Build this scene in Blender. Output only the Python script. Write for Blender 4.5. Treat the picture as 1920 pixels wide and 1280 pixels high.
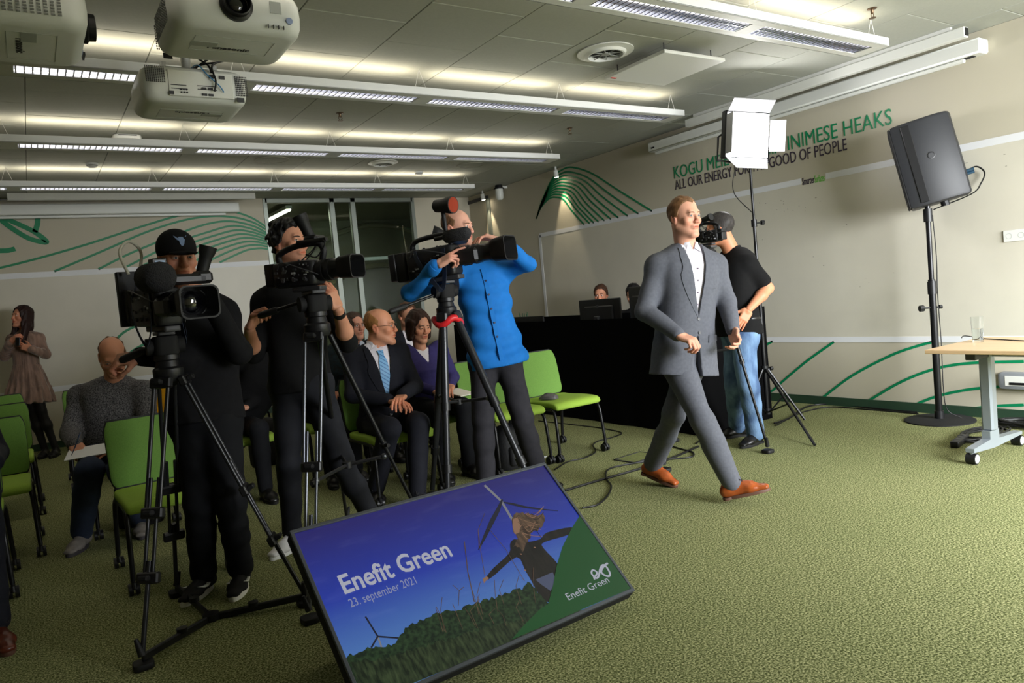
import bpy, bmesh, math, random
import numpy as np
from mathutils import Vector, Matrix

for _o in list(bpy.data.objects):
    bpy.data.objects.remove(_o, do_unlink=True)
SC = bpy.context.scene
COL = SC.collection
random.seed(7)
PI = math.pi

# ---------------------------------------------------------------- camera
FPX = 1371.3
YAW, PITCH, ROLL = (math.radians(a) for a in (33.286, -3.5609, -5.36526))
HC = 1.3
_f = np.array([math.sin(YAW)*math.cos(PITCH), math.cos(YAW)*math.cos(PITCH), math.sin(PITCH)])
_r = np.array([math.cos(YAW), -math.sin(YAW), 0.0])
_u = np.cross(_r, _f)
CR = math.cos(ROLL)*_r + math.sin(ROLL)*_u
CU = -math.sin(ROLL)*_r + math.cos(ROLL)*_u
CF = _f
CAMP = np.array([0.0, 0.0, HC])
cd = bpy.data.cameras.new('camera')
cd.sensor_width = 36.0
cd.lens = FPX/1920*36.0
cd.clip_start = 0.05
cam = bpy.data.objects.new('camera', cd)
COL.objects.link(cam)
cam.matrix_world = Matrix(((CR[0], CU[0], -CF[0], 0), (CR[1], CU[1], -CF[1], 0), (CR[2], CU[2], -CF[2], HC), (0, 0, 0, 1)))
SC.camera = cam

# ---------------------------------------------------------------- world, exposure
w = bpy.data.worlds.new('world'); SC.world = w; w.use_nodes = True
w.node_tree.nodes['Background'].inputs[0].default_value = (0.55, 0.6, 0.7, 1)
w.node_tree.nodes['Background'].inputs[1].default_value = 0.3
SC.view_settings.view_transform = 'Standard'
SC.view_settings.look = 'None'
SC.view_settings.gamma = 1.0
SC.view_settings.use_curve_mapping = False
SC.view_settings.exposure = 0.08

XR, YB, H = 6.18, 10.3, 2.95      # right wall, back wall, ceiling height

def area_light(name, loc, target_dir, sx, sy, power, col=(1, 1, 1), spread=180):
    l = bpy.data.lights.new(name, 'AREA'); l.shape = 'RECTANGLE'; l.size = sx; l.size_y = sy
    l.energy = power; l.color = col; l.spread = math.radians(spread)
    o = bpy.data.objects.new(name, l); COL.objects.link(o)
    o.location = loc
    o.rotation_euler = Vector(target_dir).to_track_quat('-Z', 'Y').to_euler()
    return o
# daylight through the windows of the wall behind the photographer
for k in range(2):
    area_light('window_daylight', (3.65+1.75*k, -1.93, 1.75), (.34, 1, -0.48), 1.5, 1.6, 215, (0.95, 0.98, 1.0), 118)

# ---------------------------------------------------------------- geometry helpers
def ray(x, y):
    return CR*((x-960)/FPX) - CU*((y-640)/FPX) + CF
def at(x, y, dep):
    return CAMP + ray(x, y)*dep
def onz(x, y, z=0.0):
    d = ray(x, y); return CAMP + d*((z-HC)/d[2])
def onx(x, y, X=XR):
    d = ray(x, y); return CAMP + d*(X/d[0])
def ony(x, y, Y=YB):
    d = ray(x, y); return CAMP + d*(Y/d[1])
def pxdepth(p):
    return float(np.dot(np.array(p)-CAMP, CF))
def limb(parent, x, y, L, sgn=-1):
    """point on the pixel's ray at distance L from parent; sgn -1 the nearer of the two, +1 the farther"""
    d = ray(x, y); d = d/np.linalg.norm(d); o = CAMP-np.array(parent, float)
    b = np.dot(o, d); c = np.dot(o, o)-L*L; q = b*b-c
    t = -b + (sgn*math.sqrt(q) if q > 0 else 0)
    p = CAMP + d*t
    if q <= 0:
        v = p-parent; p = np.array(parent)+v/np.linalg.norm(v)*L
    return p
def nrm(v):
    v = np.array(v, float); return v/np.linalg.norm(v)
def V3(*a): return np.array(a, float)
def s2l(c):
    c = c/255.0
    return c/12.92 if c <= 0.04045 else ((c+0.055)/1.055)**2.4
def rgb(r, g, b): return (s2l(r), s2l(g), s2l(b), 1.0)

class MB:
    """collects shapes into one mesh"""
    def __init__(s): s.v = []; s.f = []; s.m = []
    def add(s, vs, fs, mi=0, M=None):
        n = len(s.v)
        for p in vs:
            if M is not None: p = M @ Vector(p)
            s.v.append((float(p[0]), float(p[1]), float(p[2])))
        for f in fs:
            s.f.append(tuple(i+n for i in f)); s.m.append(mi)
        return s
    def box(s, c, d, M=None, b=0.0, mi=0):
        x, y, z = c; a, e, g = d[0]/2, d[1]/2, d[2]/2
        if b <= 0:
            vs = [(x+i*a, y+j*e, z+k*g) for i in (-1, 1) for j in (-1, 1) for k in (-1, 1)]
            fs = [(0, 1, 3, 2), (4, 6, 7, 5), (0, 4, 5, 1), (2, 3, 7, 6), (0, 2, 6, 4), (1, 5, 7, 3)]
            return s.add(vs, fs, mi, M)
        b = min(b, a*.95, e*.95, g*.95)
        vs = []; idx = {}
        for i in (-1, 1):
            for j in (-1, 1):
                for k in (-1, 1):
                    for ax in range(3):
                        q = [x+i*(a-b), y+j*(e-b), z+k*(g-b)]
                        q[ax] += (i, j, k)[ax]*b
                        idx[(i, j, k, ax)] = len(vs); vs.append(q)
        fs = []
        for ax in range(3):
            o = [t for t in range(3) if t != ax]
            for sg in (-1, 1):
                lp = []
                for (p, q) in ((-1, -1), (1, -1), (1, 1), (-1, 1)):
                    t = [0, 0, 0]; t[ax] = sg; t[o[0]] = p; t[o[1]] = q
                    lp.append(idx[(t[0], t[1], t[2], ax)])
                if (sg > 0) == (ax == 1): lp.reverse()
                fs.append(tuple(lp))
        for ax in range(3):
            o = [t for t in range(3) if t != ax]
            for p in (-1, 1):
                for q in (-1, 1):
                    t0 = [0, 0, 0]; t0[ax] = -1; t0[o[0]] = p; t0[o[1]] = q
                    t1 = list(t0); t1[ax] = 1
                    fs.append((idx[(*t0, o[0])], idx[(*t1, o[0])], idx[(*t1, o[1])], idx[(*t0, o[1])]))
        for i in (-1, 1):
            for j in (-1, 1):
                for k in (-1, 1):
                    fs.append(tuple(idx[(i, j, k, ax)] for ax in range(3)))
        return s.add(vs, fs, mi, M)
    def tube(s, pts, r, n=8, mi=0, M=None, caps=True, closed=False):
        pts = [np.array(p, float) for p in pts]; N = len(pts)
        rr = list(r) if hasattr(r, '__len__') else [r]*N
        T = []
        for i in range(N):
            a = pts[(i-1) % N] if (closed or i > 0) else pts[0]
            c = pts[(i+1) % N] if (closed or i < N-1) else pts[-1]
            d = c-a; L = np.linalg.norm(d); T.append(d/L if L > 1e-9 else np.array([0, 0, 1.]))
        up = np.array([0, 0, 1.]) if abs(T[0][2]) < .9 else np.array([1., 0, 0])
        x = np.cross(up, T[0]); x /= np.linalg.norm(x)
        vs = []
        for i in range(N):
            x = x-T[i]*np.dot(x, T[i]); x /= max(np.linalg.norm(x), 1e-9); y = np.cross(T[i], x)
            for k in range(n):
                a = 2*PI*k/n
                vs.append(pts[i]+rr[i]*(math.cos(a)*x+math.sin(a)*y))
        fs = []
        for i in range(N if closed else N-1):
            j = (i+1) % N
            for k in range(n):
                l = (k+1) % n
                fs.append((i*n+k, i*n+l, j*n+l, j*n+k))
        if caps and not closed:
            fs.append(tuple(range(n-1, -1, -1))); fs.append(tuple((N-1)*n+k for k in range(n)))
        return s.add(vs, fs, mi, M)
    def cyl(s, a, b, r, r2=None, n=16, mi=0, M=None):
        return s.tube([a, b], [r, r if r2 is None else r2], n, mi, M)
    def lathe(s, prof, n=24, M=None, mi=0, cap=True):
        vs = []; fs = []
        for (r, z) in prof:
            for k in range(n):
                a = 2*PI*k/n; vs.append((r*math.cos(a), r*math.sin(a), z))
        for i in range(len(prof)-1):
            for k in range(n):
                l = (k+1) % n; fs.append((i*n+k, i*n+l, (i+1)*n+l, (i+1)*n+k))
        if cap:
            if prof[0][0] > 1e-6: fs.append(tuple(range(n-1, -1, -1)))
            if prof[-1][0] > 1e-6: fs.append(tuple((len(prof)-1)*n+k for k in range(n)))
        return s.add(vs, fs, mi, M)
    def prism(s, poly, z0, z1, M=None, mi=0):
        n = len(poly)
        a = sum(poly[i][0]*poly[(i+1) % n][1]-poly[(i+1) % n][0]*poly[i][1] for i in range(n))
        if a < 0: poly = poly[::-1]
        vs = [(p[0], p[1], z0) for p in poly]+[(p[0], p[1], z1) for p in poly]
        fs = [tuple(range(n-1, -1, -1)), tuple(range(n, 2*n))]
        for i in range(n):
            j = (i+1) % n; fs.append((i, j, n+j, n+i))
        return s.add(vs, fs, mi, M)
    def rings(s, rings, mi=0, M=None, caps=True, closed_ring=True):
        n = len(rings[0]); vs = [p for r in rings for p in r]; fs = []
        for i in range(len(rings)-1):
            for k in range(n if closed_ring else n-1):
                l = (k+1) % n; fs.append((i*n+k, i*n+l, (i+1)*n+l, (i+1)*n+k))
        if caps and closed_ring:
            fs.append(tuple(range(n-1, -1, -1))); fs.append(tuple((len(rings)-1)*n+k for k in range(n)))
        return s.add(vs, fs, mi, M)
    def ball(s, c, r, n=16, m=10, mi=0, M=None):
        rx, ry, rz = r if hasattr(r, '__len__') else (r, r, r)
        prof = [(math.sin(PI*i/m), -math.cos(PI*i/m)) for i in range(m+1)]
        vs = []; fs = []
        for (q, z) in prof:
            for k in range(n):
                a = 2*PI*k/n; vs.append((c[0]+rx*q*math.cos(a), c[1]+ry*q*math.sin(a), c[2]+rz*z))
        for i in range(m):
            for k in range(n):
                l = (k+1) % n; fs.append((i*n+k, i*n+l, (i+1)*n+l, (i+1)*n+k))
        return s.add(vs, fs, mi, M)
    def ribbon(s, pts, w, nrm_, t=0.002, mi=0, M=None):
        """flat strip of width w along pts lying on a plane with normal nrm_"""
        pts = [np.array(p, float) for p in pts]; N = len(pts); nv = np.array(nrm_, float)
        L = []
        for i in range(N):
            d = pts[min(i+1, N-1)]-pts[max(i-1, 0)]; d /= np.linalg.norm(d)
            ww = w[i] if hasattr(w, '__len__') else w
            sd = np.cross(nv, d)*ww/2
            L.append([pts[i]-sd, pts[i]+sd, pts[i]+sd+nv*t, pts[i]-sd+nv*t])
        return s.rings(L, mi, M)
    def build(s, name, mats, parent=None, smooth=None, M=None, world=False):
        me = bpy.data.meshes.new(name)
        if world and parent is not None:
            W = wmat(parent).inverted(); s.v = [tuple(W @ Vector(p)) for p in s.v]
        me.from_pydata(s.v, [], s.f); me.update()
        o = bpy.data.objects.new(name, me); COL.objects.link(o)
        if not isinstance(mats, (list, tuple)): mats = [mats]
        for m in mats: me.materials.append(m)
        if len(mats) > 1: me.polygons.foreach_set('material_index', s.m)
        bm = bmesh.new(); bm.from_mesh(me)
        bmesh.ops.remove_doubles(bm, verts=bm.verts, dist=1e-6)
        bmesh.ops.recalc_face_normals(bm, faces=bm.faces)
        if smooth is not None:
            ang = math.radians(smooth)
            for f in bm.faces: f.smooth = True
            for e in bm.edges:
                e.smooth = len(e.link_faces) == 2 and e.calc_face_angle(0) < ang
        bm.to_mesh(me); bm.free()
        if parent is not None: o.parent = parent
        if M is not None: o.matrix_basis = M
        return o

def wmat(o):
    return o.matrix_basis.copy() if o.parent is None else wmat(o.parent) @ o.matrix_basis

def fr(o, x, y, z=None):
    """matrix from origin and axes x, y (z = x cross y)"""
    x = nrm(x); y = np.array(y, float); y = nrm(y-x*np.dot(x, y)); z = np.cross(x, y)
    return Matrix(((x[0], y[0], z[0], o[0]), (x[1], y[1], z[1], o[1]), (x[2], y[2], z[2], o[2]), (0, 0, 0, 1)))
def frz(o, z, x):
    """matrix with given z axis and approximate x axis"""
    z = nrm(z); x = np.array(x, float); x = nrm(x-z*np.dot(x, z)); y = np.cross(z, x)
    return Matrix(((x[0], y[0], z[0], o[0]), (x[1], y[1], z[1], o[1]), (x[2], y[2], z[2], o[2]), (0, 0, 0, 1)))
def rz(a, o=(0, 0, 0)): return Matrix.Translation(Vector(o)) @ Matrix.Rotation(a, 4, 'Z')

def thing(name, label, cat, M=None, group=None):
    o = bpy.data.objects.new(name, None); COL.objects.link(o); o.empty_display_size = .05
    if M is not None: o.matrix_basis = M if isinstance(M, Matrix) else Matrix.Translation(Vector(M))
    return tag(o, label, cat, group)
def tag(o, label, cat, group=None):
    o['label'] = label; o['category'] = cat
    if group: o['group'] = group
    return o
def struct(o):
    o['kind'] = 'structure'; return o
def copy_tree(o, parent=None):
    c = o.copy(); COL.objects.link(c); c.parent = parent
    for ch in list(o.children): copy_tree(ch, c)
    return c
def smoothcurve(pts, n=6):
    """Catmull-Rom through points"""
    P = [np.array(p, float) for p in pts]; P = [2*P[0]-P[1]]+P+[2*P[-1]-P[-2]]
    out = []
    for i in range(1, len(P)-2):
        for k in range(n):
            t = k/n
            out.append(.5*((2*P[i])+(-P[i-1]+P[i+1])*t+(2*P[i-1]-5*P[i]+4*P[i+1]-P[i+2])*t*t+(-P[i-1]+3*P[i]-3*P[i+1]+P[i+2])*t**3))
    out.append(P[-2]); return out

# ---------------------------------------------------------------- materials
MATS = {}
def mat(name, col, rough=.6, metal=0.0, spec=.5, noise=None, bump=None, emit=None, coat=0, trans=0, ior=1.45, sheen=0, attr=None, col2=None):
    """noise=(scale, amount[, stretch]) colour variation; bump=(scale, strength, dist)"""
    if name in MATS: return MATS[name]
    m = bpy.data.materials.new(name); m.use_nodes = True; nt = m.node_tree; b = nt.nodes['Principled BSDF']
    b.inputs['Base Color'].default_value = col
    b.inputs['Roughness'].default_value = rough; b.inputs['Metallic'].default_value = metal
    b.inputs['Specular IOR Level'].default_value = spec
    b.inputs['IOR'].default_value = ior
    if coat: b.inputs['Coat Weight'].default_value = coat; b.inputs['Coat Roughness'].default_value = .1
    if trans: b.inputs['Transmission Weight'].default_value = trans
    if sheen: b.inputs['Sheen Weight'].default_value = sheen; b.inputs['Sheen Roughness'].default_value = .4
    if emit: b.inputs['Emission Color'].default_value = emit[0]; b.inputs['Emission Strength'].default_value = emit[1]
    tc = nt.nodes.new('ShaderNodeTexCoord')
    src = None
    if noise:
        n = nt.nodes.new('ShaderNodeTexNoise'); n.inputs['Scale'].default_value = noise[0]; n.inputs['Detail'].default_value = 6
        mp = nt.nodes.new('ShaderNodeMapping'); nt.links.new(tc.outputs['Object'], mp.inputs[0]); nt.links.new(mp.outputs[0], n.inputs['Vector'])
        if len(noise) > 2: mp.inputs['Scale'].default_value = noise[2]
        r = nt.nodes.new('ShaderNodeValToRGB')
        c2 = col2 or tuple(max(0, c*(1-noise[1])) for c in col[:3])+(1,)
        c1 = tuple(min(1, c*(1+noise[1]*.6)) for c in col[:3])+(1,) if not col2 else col
        r.color_ramp.elements[0].position = .35; r.color_ramp.elements[1].position = .65
        r.color_ramp.elements[0].color = c2; r.color_ramp.elements[1].color = c1
        nt.links.new(n.outputs['Fac'], r.inputs[0]); src = r.outputs[0]
    if attr:
        a = nt.nodes.new('ShaderNodeAttribute'); a.attribute_name = attr
        if src is not None:
            mx = nt.nodes.new('ShaderNodeMix'); mx.data_type = 'RGBA'; mx.blend_type = 'MULTIPLY'; mx.inputs[0].default_value = 1
            nt.links.new(src, mx.inputs[6]); nt.links.new(a.outputs['Color'], mx.inputs[7]); src = mx.outputs[2]
        else: src = a.outputs['Color']
    if src is not None: nt.links.new(src, b.inputs['Base Color'])
    if bump:
        n = nt.nodes.new('ShaderNodeTexNoise'); n.inputs['Scale'].default_value = bump[0]; n.inputs['Detail'].default_value = 4
        mp = nt.nodes.new('ShaderNodeMapping'); nt.links.new(tc.outputs['Object'], mp.inputs[0]); nt.links.new(mp.outputs[0], n.inputs['Vector'])
        if len(bump) > 3: mp.inputs['Scale'].default_value = bump[3]
        bp = nt.nodes.new('ShaderNodeBump'); bp.inputs['Strength'].default_value = bump[1]; bp.inputs['Distance'].default_value = bump[2]
        nt.links.new(n.outputs['Fac'], bp.inputs['Height']); nt.links.new(bp.outputs[0], b.inputs['Normal'])
    MATS[name] = m
    return m

def text_mesh(s, size, font_scale_x=1.0, extrude=.001, spacing=1.0, bold=0.0, align='LEFT'):
    """flat lettering as a mesh in the xy plane (y up), baseline at y = 0"""
    cu = bpy.data.curves.new('lettering', 'FONT'); cu.body = s; cu.size = size; cu.extrude = extrude; cu.offset = bold
    cu.space_character = spacing; cu.align_x = align; cu.resolution_u = 3
    o = bpy.data.objects.new('lettering', cu); COL.objects.link(o)
    dg = bpy.context.evaluated_depsgraph_get(); dg.update()
    me = bpy.data.meshes.new_from_object(o.evaluated_get(dg))
    bpy.data.objects.remove(o, do_unlink=True); bpy.data.curves.remove(cu)
    if font_scale_x != 1.0:
        me.transform(Matrix.Diagonal((font_scale_x, 1, 1, 1)))
    return me
def text_obj(name, s, size, M, material, parent=None, fit=None, **k):
    me = text_mesh(s, size, **k)
    if fit:      # fit to width
        xs = [v.co.x for v in me.vertices]; wd = max(xs)-min(xs)
        me.transform(Matrix.Translation((-min(xs), 0, 0))); me.transform(Matrix.Diagonal((fit/wd, 1, 1, 1)))
    me.materials.clear(); me.materials.append(material)
    o = bpy.data.objects.new(name, me); COL.objects.link(o)
    if parent is not None: o.parent = parent
    o.matrix_basis = M if parent is None else wmat(parent).inverted() @ M
    return o
# ================================================================= ROOM
m_wall = mat('wall_paint', rgb(192, 185, 166), .75, bump=(220, .06, .002))
m_board = mat('whiteboard_paint', rgb(208, 203, 188), .38, spec=.45, bump=(170, .25, .0012), noise=(3, .03))
m_tape = mat('grey_white_tape', rgb(226, 227, 230), .5)
m_ceil = mat('ceiling_tile', rgb(170, 172, 163), .85, noise=(60, .03))
m_slot = mat('ceiling_void', rgb(96, 94, 84), .9)
m_green = mat('green_vinyl', rgb(0, 128, 82), .45)
m_dkgreen = mat('dark_green_skirting', rgb(40, 66, 48), .6)
m_alu = mat('anodised_frame', rgb(140, 146, 138), .4, .6)
m_white = mat('white_plastic', rgb(226, 227, 222), .4)
m_whitemetal = mat('white_metal', rgb(228, 228, 224), .45)
m_black = mat('black_plastic', rgb(22, 22, 24), .42)
m_blackmatte = mat('black_matte', rgb(17, 17, 18), .8)
m_blackmetal = mat('black_metal', rgb(26, 26, 28), .32, .3)
m_rubber = mat('black_rubber', rgb(14, 14, 15), .6)
m_cable = mat('black_cable', rgb(15, 15, 16), .5)
m_chrome = mat('chrome', rgb(205, 207, 210), .12, 1.0)
m_darkgrey = mat('dark_grey_plastic', rgb(58, 58, 60), .5)
m_textdark = mat('dark_lettering', rgb(60, 50, 66), .5)

def carpet_material():
    m = bpy.data.materials.new('green_carpet'); m.use_nodes = True; nt = m.node_tree; b = nt.nodes['Principled BSDF']
    b.inputs['Roughness'].default_value = .95; b.inputs['Specular IOR Level'].default_value = .1
    tc = nt.nodes.new('ShaderNodeTexCoord')
    def noise(sc, det=3, rough=.6):
        n = nt.nodes.new('ShaderNodeTexNoise'); n.inputs['Scale'].default_value = sc; n.inputs['Detail'].default_value = det
        n.inputs['Roughness'].default_value = rough
        nt.links.new(tc.outputs['Object'], n.inputs['Vector']); return n
    n1 = noise(125, 4, .75); n2 = noise(1.2); n3 = noise(330, 2)
    r = nt.nodes.new('ShaderNodeValToRGB'); e = r.color_ramp.elements
    e[0].position = .42; e[0].color = rgb(66, 70, 36); e[1].position = .60; e[1].color = rgb(186, 184, 138)
    k = r.color_ramp.elements.new(.5); k.color = rgb(118, 124, 80)
    nt.links.new(n1.outputs['Fac'], r.inputs[0])
    mx = nt.nodes.new('ShaderNodeMix'); mx.data_type = 'RGBA'; mx.blend_type = 'MULTIPLY'; mx.inputs[0].default_value = .35
    r2 = nt.nodes.new('ShaderNodeValToRGB'); r2.color_ramp.elements[0].position = .3; r2.color_ramp.elements[1].position = .7
    r2.color_ramp.elements[0].color = (.72, .8, .7, 1); r2.color_ramp.elements[1].color = (1, 1, 1, 1)
    nt.links.new(n2.outputs['Fac'], r2.inputs[0]); nt.links.new(r.outputs[0], mx.inputs[6]); nt.links.new(r2.outputs[0], mx.inputs[7])
    nt.links.new(mx.outputs[2], b.inputs['Base Color'])
    bp = nt.nodes.new('ShaderNodeBump'); bp.inputs['Strength'].default_value = .3; bp.inputs['Distance'].default_value = .002
    ad = nt.nodes.new('ShaderNodeMath'); ad.operation = 'ADD'; nt.links.new(n1.outputs['Fac'], ad.inputs[0]); nt.links.new(n3.outputs['Fac'], ad.inputs[1])
    nt.links.new(ad.outputs[0], bp.inputs['Height']); nt.links.new(bp.outputs[0], b.inputs['Normal'])
    return m
m_carpet = carpet_material()

XL, YF = -3.6, -2.0
struct(MB().box(((XL+XR)/2, (YF+YB)/2, -.03), (XR-XL, YB-YF, .06)).build('floor', m_carpet))
wall_right = struct(MB().box((XR+.06, (YF+YB)/2, H/2), (.12, YB-YF+.2, H)).build('wall_right', m_wall))
GX0, GX1 = ony(499, 430)[0], ony(781, 430)[0]
wb = MB().box(((XL+GX0)/2, YB+.06, H/2), (GX0-XL, .12, H)).box(((GX1+XR)/2, YB+.06, H/2), (XR-GX1, .12, H))
wall_back = struct(wb.build('wall_back', m_wall))
struct(MB().box((XL-.06, (YF+YB)/2, H/2), (.12, YB-YF+.2, H)).build('wall_left', m_wall))
wf = MB().box(((XL+XR)/2, YF-.06, .45), (XR-XL, .12, .9)).box(((XL+XR)/2, YF-.06, 2.78), (XR-XL, .12, .35)).box((XL+2.3, YF-.06, 1.75), (4.6, .12, .85*2))
wf.box((1.8, YF-.06, 1.75), (1.8, .12, 1.71))
for k in range(1, 4): wf.box((1.02+1.75*k, YF-.06, 1.75), (.22, .12, 1.71))
struct(wf.build('wall_front', m_wall))
# skirting
struct(MB().box((XR-.008, (YF+YB)/2, .04), (.016, YB-YF, .08)).build('baseboard_right', m_dkgreen))
struct(MB().box(((XL+GX0)/2, YB-.008, .04), (GX0-XL, .016, .08)).build('baseboard_back', m_dkgreen))

# ---- ceiling: backing sheet and square tiles in running bond
T = .6295
ceil = struct(MB().box(((XL+XR)/2, (YF+YB)/2, H+.05), (XR-XL+.2, YB-YF+.2, .06)).build('ceiling', m_slot))
tile_m = MB().box((0, 0, 0), (T-.004, T-.004, .02), b=.003)
first = None; nt_ = 0
ix0 = 2.054
for i in range(-7, 7):
    x0 = ix0+i*T; x1 = min(x0+T, XR)
    for j in range(-8, 12):
        y0 = 3.61+j*T+(0 if i % 2 == 0 else T/2)
        if y0 > YB-.02 or y0+T < YF: continue
        full = x1-x0 > T-.01 and y0+T <= YB
        vis = y0 > 1.4 and x0 > -2.2+(0 if y0 > 2 else 2)
        if full and first is not None:
            o = first.copy(); COL.objects.link(o)
        elif full:
            o = tile_m.build('ceiling_tile', m_ceil); first = o
        else:
            yy = min(y0+T, YB); o = MB().box((0, 0, 0), (x1-x0-.004, yy-y0-.004, .02), b=.003).build('ceiling_tile', m_ceil)
            o.parent = ceil; o.location = ((x0+x1)/2, (y0+yy)/2, H+.01+random.uniform(0, .0015)); continue
        o.parent = ceil; o.location = (x0+T/2, y0+T/2, H+.01+random.uniform(0, .0018))

# ---- wall surfaces: writable paint and tape lines
z_up = float(np.mean([onx(px, py)[2] for px, py in ((1100, 424.5), (1300, 382), (1660, 306.5), (1880, 260))]))
z_lo = float(np.mean([onx(px, py)[2] for px, py in ((1460, 636), (1600, 636), (1760, 637))]))
y_v = float(np.mean([onx(px, py)[1] for px, py in ((1010.5, 445), (1027, 588))]))
ya, yb_ = onx(1503, 343)[1], onx(1549, 334)[1]
MB().box((XR-.001, (y_v+YF)/2, (z_up+z_lo)/2), (.002, y_v-YF, z_up-z_lo)).build('writable_panel', m_board, wall_right)
tp = MB().box((XR-.003, (y_v+ya)/2, z_up), (.003, y_v-ya, .055)).box((XR-.003, (yb_+YF)/2, z_up), (.003, yb_-YF, .055))
tp.build('tape_line', m_tape, wall_right)
MB().box((XR-.003, (y_v+YF)/2, z_lo), (.003, y_v-YF, .05)).build('tape_line', m_tape, wall_right)
MB().box((XR-.003, y_v, (z_up+z_lo)/2), (.003, .055, z_up-z_lo)).build('tape_line', m_tape, wall_right)
zb = float(np.mean([ony(px, py)[2] for px, py in ((0, 518), (217, 508), (500, 492.5))]))
MB().box(((XL+GX0)/2, YB-.001, (zb+.7)/2), (GX0-XL-.02, .002, zb-.7)).build('writable_panel', m_board, wall_back)
MB().box(((XL+GX0)/2, YB-.003, zb), (GX0-XL-.02, .003, .065)).build('tape_line', m_tape, wall_back)
MB().box(((XL+GX0)/2, YB-.003, .7), (GX0-XL-.02, .003, .065)).build('tape_line', m_tape, wall_back)

# ---- green line graphics on the walls (vinyl strips)
def wall_curve(px, fn, parent, nv, w, n=8, offs=.003):
    pts = [fn(x, y)+np.array(nv)*offs for x, y in smoothcurve(px, n)]
    MB().ribbon(pts, w, nv, .0015).build('green_line', m_green, parent)
def z2(x, y): return 640+x/2.977, y/2.977
for k in range(10):
    t = k/9; q = t**.85
    def L(a, b, e=q): return (a[0]+(b[0]-a[0])*e, a[1]+(b[1]-a[1])*e)
    ends = [1735, 1660, 1600, 1548, 1507, 1470, 1437, 1410, 1388, 1358]; ex = ends[k]; ey = 1178+(1735-ex)*(77/380)
    pk = L((1292, 934), (1195, 1100)); 
    pts = [(1090, 1220), L((1122, 1118), (1112, 1165)), L((1180, 995), (1142, 1126)), L((1232, 948), (1166, 1106)), pk,
           L((1400, 968), (1240, 1112)), (pk[0]*.42+ex*.58-4*(1-t), pk[1]*.46+ey*.54-6), (ex, ey)]
    wall_curve([z2(*p) for p in pts], onx, wall_right, (-1, 0, 0), .022)
def z8(x, y): return 1440+x/2.783, 440+y/2.783
for pts in ([(-20, 830), (25, 812), (60, 780), (200, 662), (345, 558)], [(275, 858), (440, 735), (640, 630), (780, 580), (890, 552)],
            [(510, 875), (700, 765), (880, 697), (1065, 668), (1336, 660)], [(750, 893), (890, 840), (1075, 803), (1336, 785)],
            [(960, 925), (1075, 905), (1200, 892), (1336, 887)], [(-60, 610), (0, 570), (25, 556)]):
    wall_curve([z8(*p) for p in pts], onx, wall_right, (-1, 0, 0), .022)
def z3(x, y): return x/3.692, 320+y/3.692
wall_curve([z3(*p) for p in ((-160, 700), (0, 672), (250, 610), (600, 510), (1000, 380), (1260, 305), (1450, 278), (1620, 287), (1740, 325), (1838, 385))], ony, wall_back, (0, -1, 0), .026)
wall_curve([z3(*p) for p in ((375, 697), (700, 560), (1000, 430), (1250, 348), (1450, 316), (1620, 322), (1750, 357), (1838, 405))], ony, wall_back, (0, -1, 0), .026)
wall_curve([z3(*p) for p in ((680, 682), (900, 573), (1250, 430), (1450, 365), (1600, 350), (1750, 382), (1842, 428))], ony, wall_back, (0, -1, 0), .026)
for k in range(7):
    t = k/6; pk = (1600+160*t, 382+158*t**.92); lf = (860+660*t, 672-37*t); rt = (1845+10*t, 442+100*t)
    wall_curve([z3(*p) for p in (lf, (lf[0]*.55+pk[0]*.45, lf[1]*.5+pk[1]*.5-14*(1-t)-4), (lf[0]*.22+pk[0]*.78, lf[1]*.17+pk[1]*.83-6), pk, ((pk[0]+rt[0])/2, pk[1]*.68+rt[1]*.32-4), rt)], ony, wall_back, (0, -1, 0), .026)
wall_curve([z3(*p) for p in ((-250, 300), (-60, 270), (40, 330), (150, 380), (240, 425), (318, 484), (300, 495), (200, 468), (100, 410), (20, 352), (0, 325), (-60, 260))], ony, wall_back, (0, -1, 0), .055)
wall_curve([z3(*p) for p in ((258, 290), (262, 330), (258, 375), (240, 425))], ony, wall_back, (0, -1, 0), .055)
wall_curve([z3(*p) for p in ((-200, 530), (-60, 552), (40, 553), (75, 548), (105, 540))], ony, wall_back, (0, -1, 0), .055)
wall_curve([z3(*p) for p in ((780, 1190), (870, 1110), (1010, 1050), (1200, 1000))], ony, wall_back, (0, -1, 0), .03)
wall_curve([z3(*p) for p in ((730, 1370), (840, 1300), (960, 1220), (1100, 1150))], ony, wall_back, (0, -1, 0), .03)

# ---- slogan on the right wall
def wall_text(name, s, p0, p1, size, m, **k):
    a = onx(*p0); b = onx(*p1); a[0] = b[0] = XR-.004
    dirv = nrm([0, -1, 0]); M = fr((XR-.004, a[1], a[2]), dirv, (0, 0, 1))
    o = text_obj(name, s, size, M, m, wall_right, fit=a[1]-b[1], **k)
    return o
wall_text('slogan', 'KOGU MEIE ENERGIA INIMESE HEAKS', (1265, 335), (1673, 232), .19, m_green)
wall_text('slogan', 'ALL OUR ENERGY FOR THE GOOD OF PEOPLE', (1267, 356), (1590, 298), .15, m_textdark)
wall_text('product_mark', 'Smarter', (1505, 347), (1528, 342), .095, m_textdark, bold=.001)
wall_text('product_mark', 'Surfaces', (1528, 342.5), (1547, 338.5), .095, mat('light_green_lettering', rgb(120, 190, 90), .5), bold=.001)

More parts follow.
